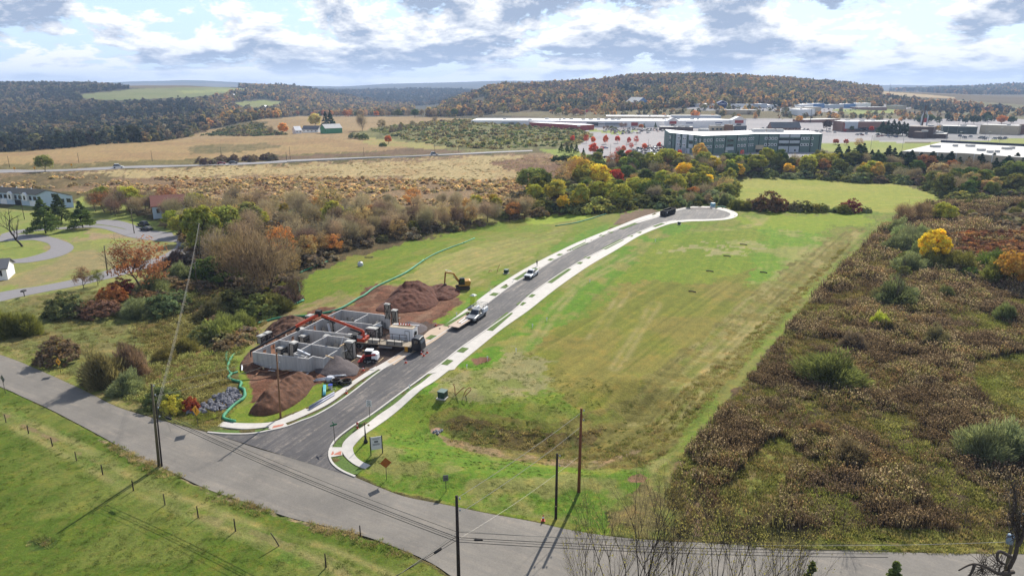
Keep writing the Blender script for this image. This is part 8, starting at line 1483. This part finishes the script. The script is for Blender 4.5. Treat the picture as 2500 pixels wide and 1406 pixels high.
for fr, vt, l, wm, rm in [([(1756,279),(1850,279)],269,'wide tan block among the town trees',mtan,mgreyroof),([(1948,283),(1988,283)],267,'white shed with a bright roof in the town',mhouse,mroof),([(2095,268),(2165,270)],262,'brownish strip shop right of the far rise',mbrk,mgreyroof),([(2188,268),(2212,268)],258,'teal-roofed small shop at the right of the town',mtan,bm_('teal_roof', A(90,140,150))),([(1640,292),(1760,291)],283,'grey flat store behind the white shopping centre wing',mgrey,mgreyroof),([(1936,272),(2004,273)],262,'tan flat store below the far rise',mtan,mgreyroof),([(2300,326),(2384,328)],310,'long dark green-grey shop at the right',bm_('greygreen', A(96,106,96)),mgreyroof),([(2390,327),(2482,330)],308,'tan flat shop at the right',mtan,mgreyroof),([(2484,328),(2600,332)],308,'brown-roofed shop at the right edge',mbrk,mbrown),([(2216,336),(2276,338)],311,'dark brown boxy building beside the pylon sign',mbrown,mbrown),([(2228,338),(2252,339)],323,'small dark brown block in front of the boxy building',mbrown,mbrown),([(2276,338),(2308,339)],328,'low dark wall building right of the boxy one',mbrown,mgreyroof),([(1965,300),(2050,300)],291,'dim grey workshop in the middle of the town',mbrk,mgreyroof)]: bldg('town_building', l, 'building', fr, vt, 22, wm, rm, 1, len(l))
r, h, onf, fb, f, n = bldg('brick_shops', 'white-fronted brick shopping strip in the town at right', 'shop', [(2055,322),(2082,322),(2168,322)], 297, 22, mbrk, mroof, 3, 21); fb('front_panel', .18, 14, h * .3, h, 1.0, mgrey); fb('shop_window', .6, 34, .8, h * .4, .3, mdkwin); fb('red_door', .06, 3, 0, h * .8, .6, mred)
# pylon sign and tall pole
p = g(2251, 330); r = thing('pylon_sign', 'tall arched pylon sign with a red panel in the town', 'sign', p); hh = top_z(2251, 271, p) - p[2]
for x in (-3, 3): mb = MB(); mb.box(x - .5, x + .5, -.5, .5, 0, hh * .8); mb.build('leg', mgrey, r)
mb = MB(); mb.beam((-3, 0, hh * .8), (0, 0, hh), .8, .8); mb.beam((0, 0, hh), (3, 0, hh * .8), .8, .8); mb.build('arch', mgrey, r); mb = MB(); mb.box(-1.9, 1.9, -.6, .2, hh * .52, hh * .7); mb.build('sign_panel', mred, r)
p = g(2246, 332); mb = MB(); hh = top_z(2246, 259, p) - p[2]; mb.tube([(0, 0, 0), (1.2, 0, hh)], [.9, .6], 8); o = tag(mb.build('chimney_pole', mbrown), 'tall dark brown pole beside the arched pylon sign', 'pole'); o.location = p
for u, v, vt, l in [(627,212,193,'thin radio mast on the left skyline'),(1434,252,224,'white mast in front of the wooded hill'),(1978,300,266,'dark pole in the middle of the town'),(2170,235,205,'thin mast on the right skyline')]: p = g(u, v); hh = top_z(u, vt, p) - p[2]; mb = MB(); mb.tube([(0, 0, 0), (0, 0, hh)], [.5, .2], 6); o = tag(mb.build('mast', steel), l, 'mast'); o.location = p
p = g(1428, 300); r = thing('flagpole', 'flagpole behind the shopping centre', 'flagpole', p); mb = MB(); mb.tube([(0, 0, 0), (0, 0, 18)], .2, 6); mb.build('pole', mhouse, r); mb = MB(); mb.box(.1, 4, -.05, .05, 14.5, 17.5); mb.build('flag', mred, r)
for i, (u, v, vt) in enumerate([(1490,380,352),(1528,372,346),(1582,366,340),(1614,390,352),(1700,394,358),(1480,336,312),(1520,322,300),(1558,318,296),(1650,330,304),(1870,404,366),(1910,402,366),(1770,404,370),(2060,322,300),(2125,366,330),(2200,380,332),(2340,362,322),(2410,360,322),(2310,345,308),(2290,330,292),(2336,330,288),(2405,332,290),(2440,348,312)]):
    p = g(u, v); hh = top_z(u, vt, p) - p[2]; r = thing('lamp_post', 'thin grey car park lamp post' if u < 2100 else 'thin grey street lamp near the warehouse road', 'lamp post', p, 0, 'lamp posts of the office and shopping car parks' if u < 2100 else 'street lamps near the warehouse'); mb = MB(); mb.tube([(0, 0, 0), (0, 0, hh)], [.13, .09], 6); mb.build('post', alu, r); mb = MB(); mb.box(-.9, .9, -.2, .2, hh - .1, hh + .1); mb.build('lamp_head', mhouse, r)
# ---- residential buildings on the left
a = Vector(g(97, 505)); b = Vector(g(181, 507)); gw = heading(a, b); wdt = (b - a).length; hr_ = top_z(122, 464, a) - a.z; he = top_z(178, 477, b) - b.z; hl_ = top_z(97, 475, a) - a.z
r = thing('townhouses', 'row of pale blue-grey townhouses with a grey shingle roof at the left edge', 'townhouses', tuple(a), gw); Lr = 60; rx = wdt * .3
side = Vector(g(0, 497)) - a; side.z = 0; side.normalize(); sl = Matrix.Rotation(-gw, 4, 'Z') @ side
mb = MB(); prof = [(0, -1), (0, hl_), (rx, hr_), (wdt, he), (wdt, -1)]; o_ = sl * Lr; mb.add([(x, 0, z) for x, z in prof] + [(x + o_.x, o_.y, z) for x, z in prof], [(0,1,2,3,4),(9,8,7,6,5),(0,5,6,1),(3,8,9,4),(0,4,9,5)]); mb.build('wall', msid, r)
mb = MB()
for (x0, z0), (x1, z1) in (((-.5, hl_ - .3), (rx, hr_)), ((rx, hr_), (wdt + .4, he - .15))):
    q = [(x0, -.4, z0), (x1, -.4, z1), (x1 + o_.x, o_.y - .4, z1), (x0 + o_.x, o_.y - .4, z0)]; mb.add([(x, y, z + .05) for x, y, z in q] + [(x, y, z + .25) for x, y, z in q], [(0,1,2,3),(4,5,6,7),(0,1,5,4),(2,3,7,6),(0,3,7,4),(1,2,6,5)])
mb.build('roof', bm_('shingles_warm', A(150,146,142,1.1), .9, .1, 1), r)
for i in range(1, 6): q = sl * (i * 8.5); mb = MB(); mb.beam((q.x - .5, q.y, hl_), (q.x + rx, q.y, hr_ + .3), .35, .35); mb.build('roof_divider', mhouse, r)
for i in range(6):
    for k, (t, w, z0, z1) in enumerate([(.12, 1.6, hl_ * .5, hl_ * .8), (.42, 1.1, hl_ * .5, hl_ * .8)]):
        q = sl * ((i + .1 + t) * 8.5); n_ = Vector((sl.y, -sl.x, 0)); n_ = -n_ if n_.dot(Vector((-1, -.3, 0))) < 0 else n_; q = q + n_ * .1; e = sl; M_ = Matrix(((e.x, n_.x, 0, q.x), (e.y, n_.y, 0, q.y), (0, 0, 1, 0), (0, 0, 0, 1))); mb = MB(); mb.box(-w / 2, w / 2, -.1, .05, z0, z1, M=M_); mb.build('window', mdkwin, r)
    q = sl * ((i + .75) * 8.5) + n_ * .5; M_ = Matrix(((e.x, n_.x, 0, q.x), (e.y, n_.y, 0, q.y), (0, 0, 1, 0), (0, 0, 0, 1))); mb = MB(); mb.box(-1.3, 1.3, -.6, .6, hl_ * .45, hl_ * .92, M=M_); mb.add([tuple(M_ @ Vector(v)) for v in [(-1.5, -.8, hl_ * .9), (0, -.8, hl_ * 1.12), (1.5, -.8, hl_ * .9), (-1.5, .8, hl_ * .9), (0, .8, hl_ * 1.12), (1.5, .8, hl_ * .9)]], [(0,1,4,3),(1,2,5,4),(3,4,5),(0,1,2)]); bay = mb.build('bay', mhouse, r); mb = MB(); mb.box(-.5, .5, .6, .66, hl_ * .52, hl_ * .84, M=M_); mb.build('window', mdkwin, bay)
    q = sl * ((i + .4) * 8.5) + n_ * .1; M_ = Matrix(((e.x, n_.x, 0, q.x), (e.y, n_.y, 0, q.y), (0, 0, 1, 0), (0, 0, 0, 1))); mb = MB(); mb.box(-1.8, 1.8, -.1, .06, 0, 2.2, M=M_); mb.build('garage_door', mdkwin if i % 2 else mhouse, r)
for u, v in ((136,477),(143,477),(155,489),(171,488)):
    x = (u - 97) / 84 * wdt; z = top_z(u, v, a) - a.z; mb = MB(); mb.box(x - .9, x - .45, -.08, 0, z - .8, z + .8); mb.box(x + .45, x + .9, -.08, 0, z - .8, z + .8); sh_ = None; w_ = mb.build('shutter', mdkwin, r); mb = MB(); mb.box(x - .42, x + .42, -.07, 0, z - .75, z + .75); mb.build('window', glass, r)
a = Vector(g(-60, 690)); b = Vector(g(20, 683)); gable('white_house', 'corner of a white house with black shutters at the left edge', 'house', tuple(a), tuple(b), 7, 2.9, 4.6, mhouse, mdkroof); q = Vector(g(8, 680))
mb = MB(); wl_ = (b - a).length; o = bpy.data.objects[-1] if False else None
ws = [o for o in COL.objects if o.name.startswith('white_house')][0]; mb.box(wl_ - 2.2, wl_ - 1.4, -.08, 0, 1.2, 2.4); mb.build('window', glass, ws); mb = MB(); mb.box(wl_ - 1.35, wl_ - 1.0, -.08, 0, 1.1, 2.5); mb.build('shutter', blackp, ws)
a = Vector(g(375, 535)); b = Vector(g(455, 528)); gable('brown_house', 'house with a rusty brown roof half hidden by trees', 'house', tuple(a), tuple(b), 12, 4.5, 7.5, msid, bm_('rusty_roof', A(140,84,70,1.1), .8, .15, 1), win=3)
mb = MB(); q = Vector(g(962, 512)); mb.box(-1.3, 1.3, -.6, .6, 0, 1.9); o = tag(mb.build('white_hut', mhouse), 'tiny white hut behind the wooded strip', 'hut'); o.location = q; mb = MB(); mb.box(-.8, .8, -.66, -.61, .4, 1.4); mb.build('opening', mdkwin, o)
for i, (u, v, c) in enumerate([(1105,236,0),(540,239,0),(556,238,1),(570,237,0),(1060,0,0)][:4] + [(718,247,0),(724,247,1),(45,203,0),(85,203,0),(120,204,1),(150,204,0),(182,203,0),(650,266,0),(80,300,0),(136,302,0)]):
    if u == 1105: continue
    a = Vector(g(u, v + 2)); b = Vector(g(u + (14 if v < 210 else 7), v + 2)); gable('distant_house', ['pale house on the wooded left hills', 'pale house with a grey roof on the wooded left hills'][c], 'house', tuple(a), tuple(b), 12, 6, 10, mhouse, [mhouse, mgreyroof][c], group='pale houses on the left hills')
# ---- vehicles far away
def far_car_mesh(nm, kind):
    mb = MB(); L2, hr2 = {'car': (2.2, 1.42), 'suv': (2.35, 1.75), 'van': (2.6, 2.1)}[kind]
    mb.side([(-L2, .35), (-L2, .85), (-L2 * .6, .95), (L2 * .5, .92), (L2, .72), (L2, .35)], .9, .86, 0, .7); mb.side([(-L2 * .85, .93), (-L2 * .62, hr2 - .08), (L2 * .12, hr2 - .08), (L2 * .5, .93)], .84, .68, 1); mb.side([(-L2 * .66, hr2 - .09), (-L2 * .6, hr2), (L2 * .08, hr2), (L2 * .14, hr2 - .09)], .7, .66, 0)
    for x in (-L2 * .62, L2 * .62):
        for y in (-.8, .8): mb.lathe([(.02, -.11), (.33, -.11), (.33, .11), (.02, .11)], 10, (x, y, .33), 'Y', 2)
    me = mb.mesh(nm); [me.materials.append(q) for q in (paint, glass, blackp)]; me.polygons.foreach_set('material_index', mb.m); return me
CM = {k: far_car_mesh('far_' + k, k) for k in ('car', 'suv', 'van')}
CC = [('white', A(236,238,240,1.3)), ('silver', A(180,184,190,1.2)), ('dark grey', A(70,74,80)), ('black', A(30,32,36)), ('red', A(170,40,38)), ('blue', A(48,76,140)), ('white', A(236,238,240,1.3)), ('grey', A(130,132,136))]
def car(p, rz, k, c, label, group=None):
    o = bpy.data.objects.new('parked_car' if group else 'car', CM[k]); COL.objects.link(o); o.location = (p[0], p[1], p[2] + .06); o.rotation_euler = (0, 0, rz); o.color = (*c, 1); return tag(o, label, 'car', group)
def lot(poly, n, where, group, seed, rz=0.0, row=7.5, colw=3.0, fill=.9):
    rs = random.Random(seed); gp = [g(*q) for q in poly]; gx = [(q[0], q[1]) for q in gp]; x0, x1 = min(q[0] for q in gx), max(q[0] for q in gx); y0, y1 = min(q[1] for q in gx), max(q[1] for q in gx); k = 0; cand = []
    cy, sy = math.cos(rz), math.sin(rz); R_ = int(max(x1 - x0, y1 - y0) / colw) + 2; cx, cyy = (x0 + x1) / 2, (y0 + y1) / 2
    for j in range(-60, 60):
        for i in range(-R_, R_):
            lx, ly = i * colw, j * row * (1.0) + (3.2 if j % 2 else 0); x = cx + lx * cy - ly * sy; y = cyy + lx * sy + ly * cy
            if x0 < x < x1 and y0 < y < y1 and inside(gx, np.array([x]), np.array([y]))[0] and rs.random() < fill: cand.append((x, y))
    rs.shuffle(cand)
    for x, y in cand[:n]: nm, c = rs.choice(CC); car(gz(x, y), rz + math.pi / 2 + rs.choice((0, math.pi)) + rs.uniform(-.03, .03), rs.choice(['car', 'suv', 'suv', 'car', 'van']), c, '%s car parked %s' % (nm, where), group)
lot([(1545,392),(1530,372),(1560,362),(1620,356),(1628,385),(1640,394)], 105, 'in the office car park', 'cars in the office car park', 41, .08)
lot([(1500,330),(1470,322),(1500,314),(1640,316),(1600,326)], 80, 'in front of the shopping centre', 'cars in front of the shopping centre', 42, .05)
lot([(1830,322),(1960,323),(2050,326),(2040,316),(1840,312)], 45, 'beside the gabled shopping entrance', 'cars beside the gabled entrance', 43, .0)
lot([(1700,268),(2100,268),(2100,272),(1900,275),(1700,272)], 60, 'on the far rise by the hardware store', 'cars on the far rise', 44, 0, 12, 5)
lot([(2100,328),(2210,333),(2200,338),(2070,333)], 14, 'beside the brick shopping strip', 'cars by the brick shops', 45, .0)
lot([(2340,334),(2460,338),(2460,343),(2340,340)], 16, 'in front of the right-hand shops', 'cars by the right-hand shops', 46, .0)
lot([(1840,386),(1990,386),(1990,390),(1840,391)], 12, 'below the green office building', 'cars below the office building', 47, .0, 9, 3.2)
HWh = heading(g(0, 418), g(560, 402))
for u, v, k, c, l in [(289,411,'van',A(236,238,240,1.3),'white van driving on the highway at left'),(570,401,'suv',A(60,62,66),'dark car driving on the highway'),(541,402,'car',A(190,60,60),'reddish car driving on the highway'),(1060,380,'van',A(220,222,226,1.2),'pale van on the highway bend')]: car(g(u, v, .12), HWh, k, c, l).scale = (1.15, 1.15, 1.15)
car(g(358, 563), math.radians(160), 'car', A(30,32,38), 'black car parked in the shade by the brown-roofed house'); car(g(350, 552), math.radians(150), 'suv', A(44,46,52), 'dark car half hidden behind the black parked car')
car(g(20, 496), math.radians(190), 'suv', A(226,230,234,1.3), 'white car parked in front of the townhouses'); car(g(1480, 386), 0.1, 'car', A(60,70,90), 'dark blue car driving alone in the office car park'); car(g(1478, 363), 0.1, 'car', A(40,90,190), 'bright blue car in the office car park')
# guard rail of the highway
mb = MB(); pts = [g(u, v, .7) for u, v in [(700,399),(900,389),(1060,383),(1200,377)]]; pts = resample(smooth(pts, 6), 60)
for a, b in zip(pts[:-1], pts[1:]): mb.beam(a, b, .08, .5)
for q in pts[::2]: mb.box(q.x - .08, q.x + .08, q.y - .08, q.y + .08, q.z - .8, q.z)
tag(mb.build('guard_rail', alu), 'pale guard rail along the near side of the highway', 'guard rail')
for u, v in ((176,412),(37,421),(86,420)): s = sign(u, v, 2.0, 'small yellow sign beside the far highway', 0); s['group'] = 'yellow signs beside the far highway'; diamond(s, 2.3, 1.2, signy)
# ------------------------------------------------------------------ haze
mb = MB(); mb.box(-16000, 16000, -300, 13500, -260, 290); hz = mb.build('haze', [])
m = bpy.data.materials.new('haze'); m.use_nodes = True; nt = m.node_tree; nt.nodes.clear(); out = nt.nodes.new('ShaderNodeOutputMaterial'); pv = nt.nodes.new('ShaderNodeVolumePrincipled'); pv.inputs['Color'].default_value = (.5, .68, 1, 1); pv.inputs['Density'].default_value = HAZE; pv.inputs['Anisotropy'].default_value = .1; nt.links.new(pv.outputs[0], out.inputs['Volume']); hz.data.materials.append(m); tag(hz, None, None, None, 'stuff')
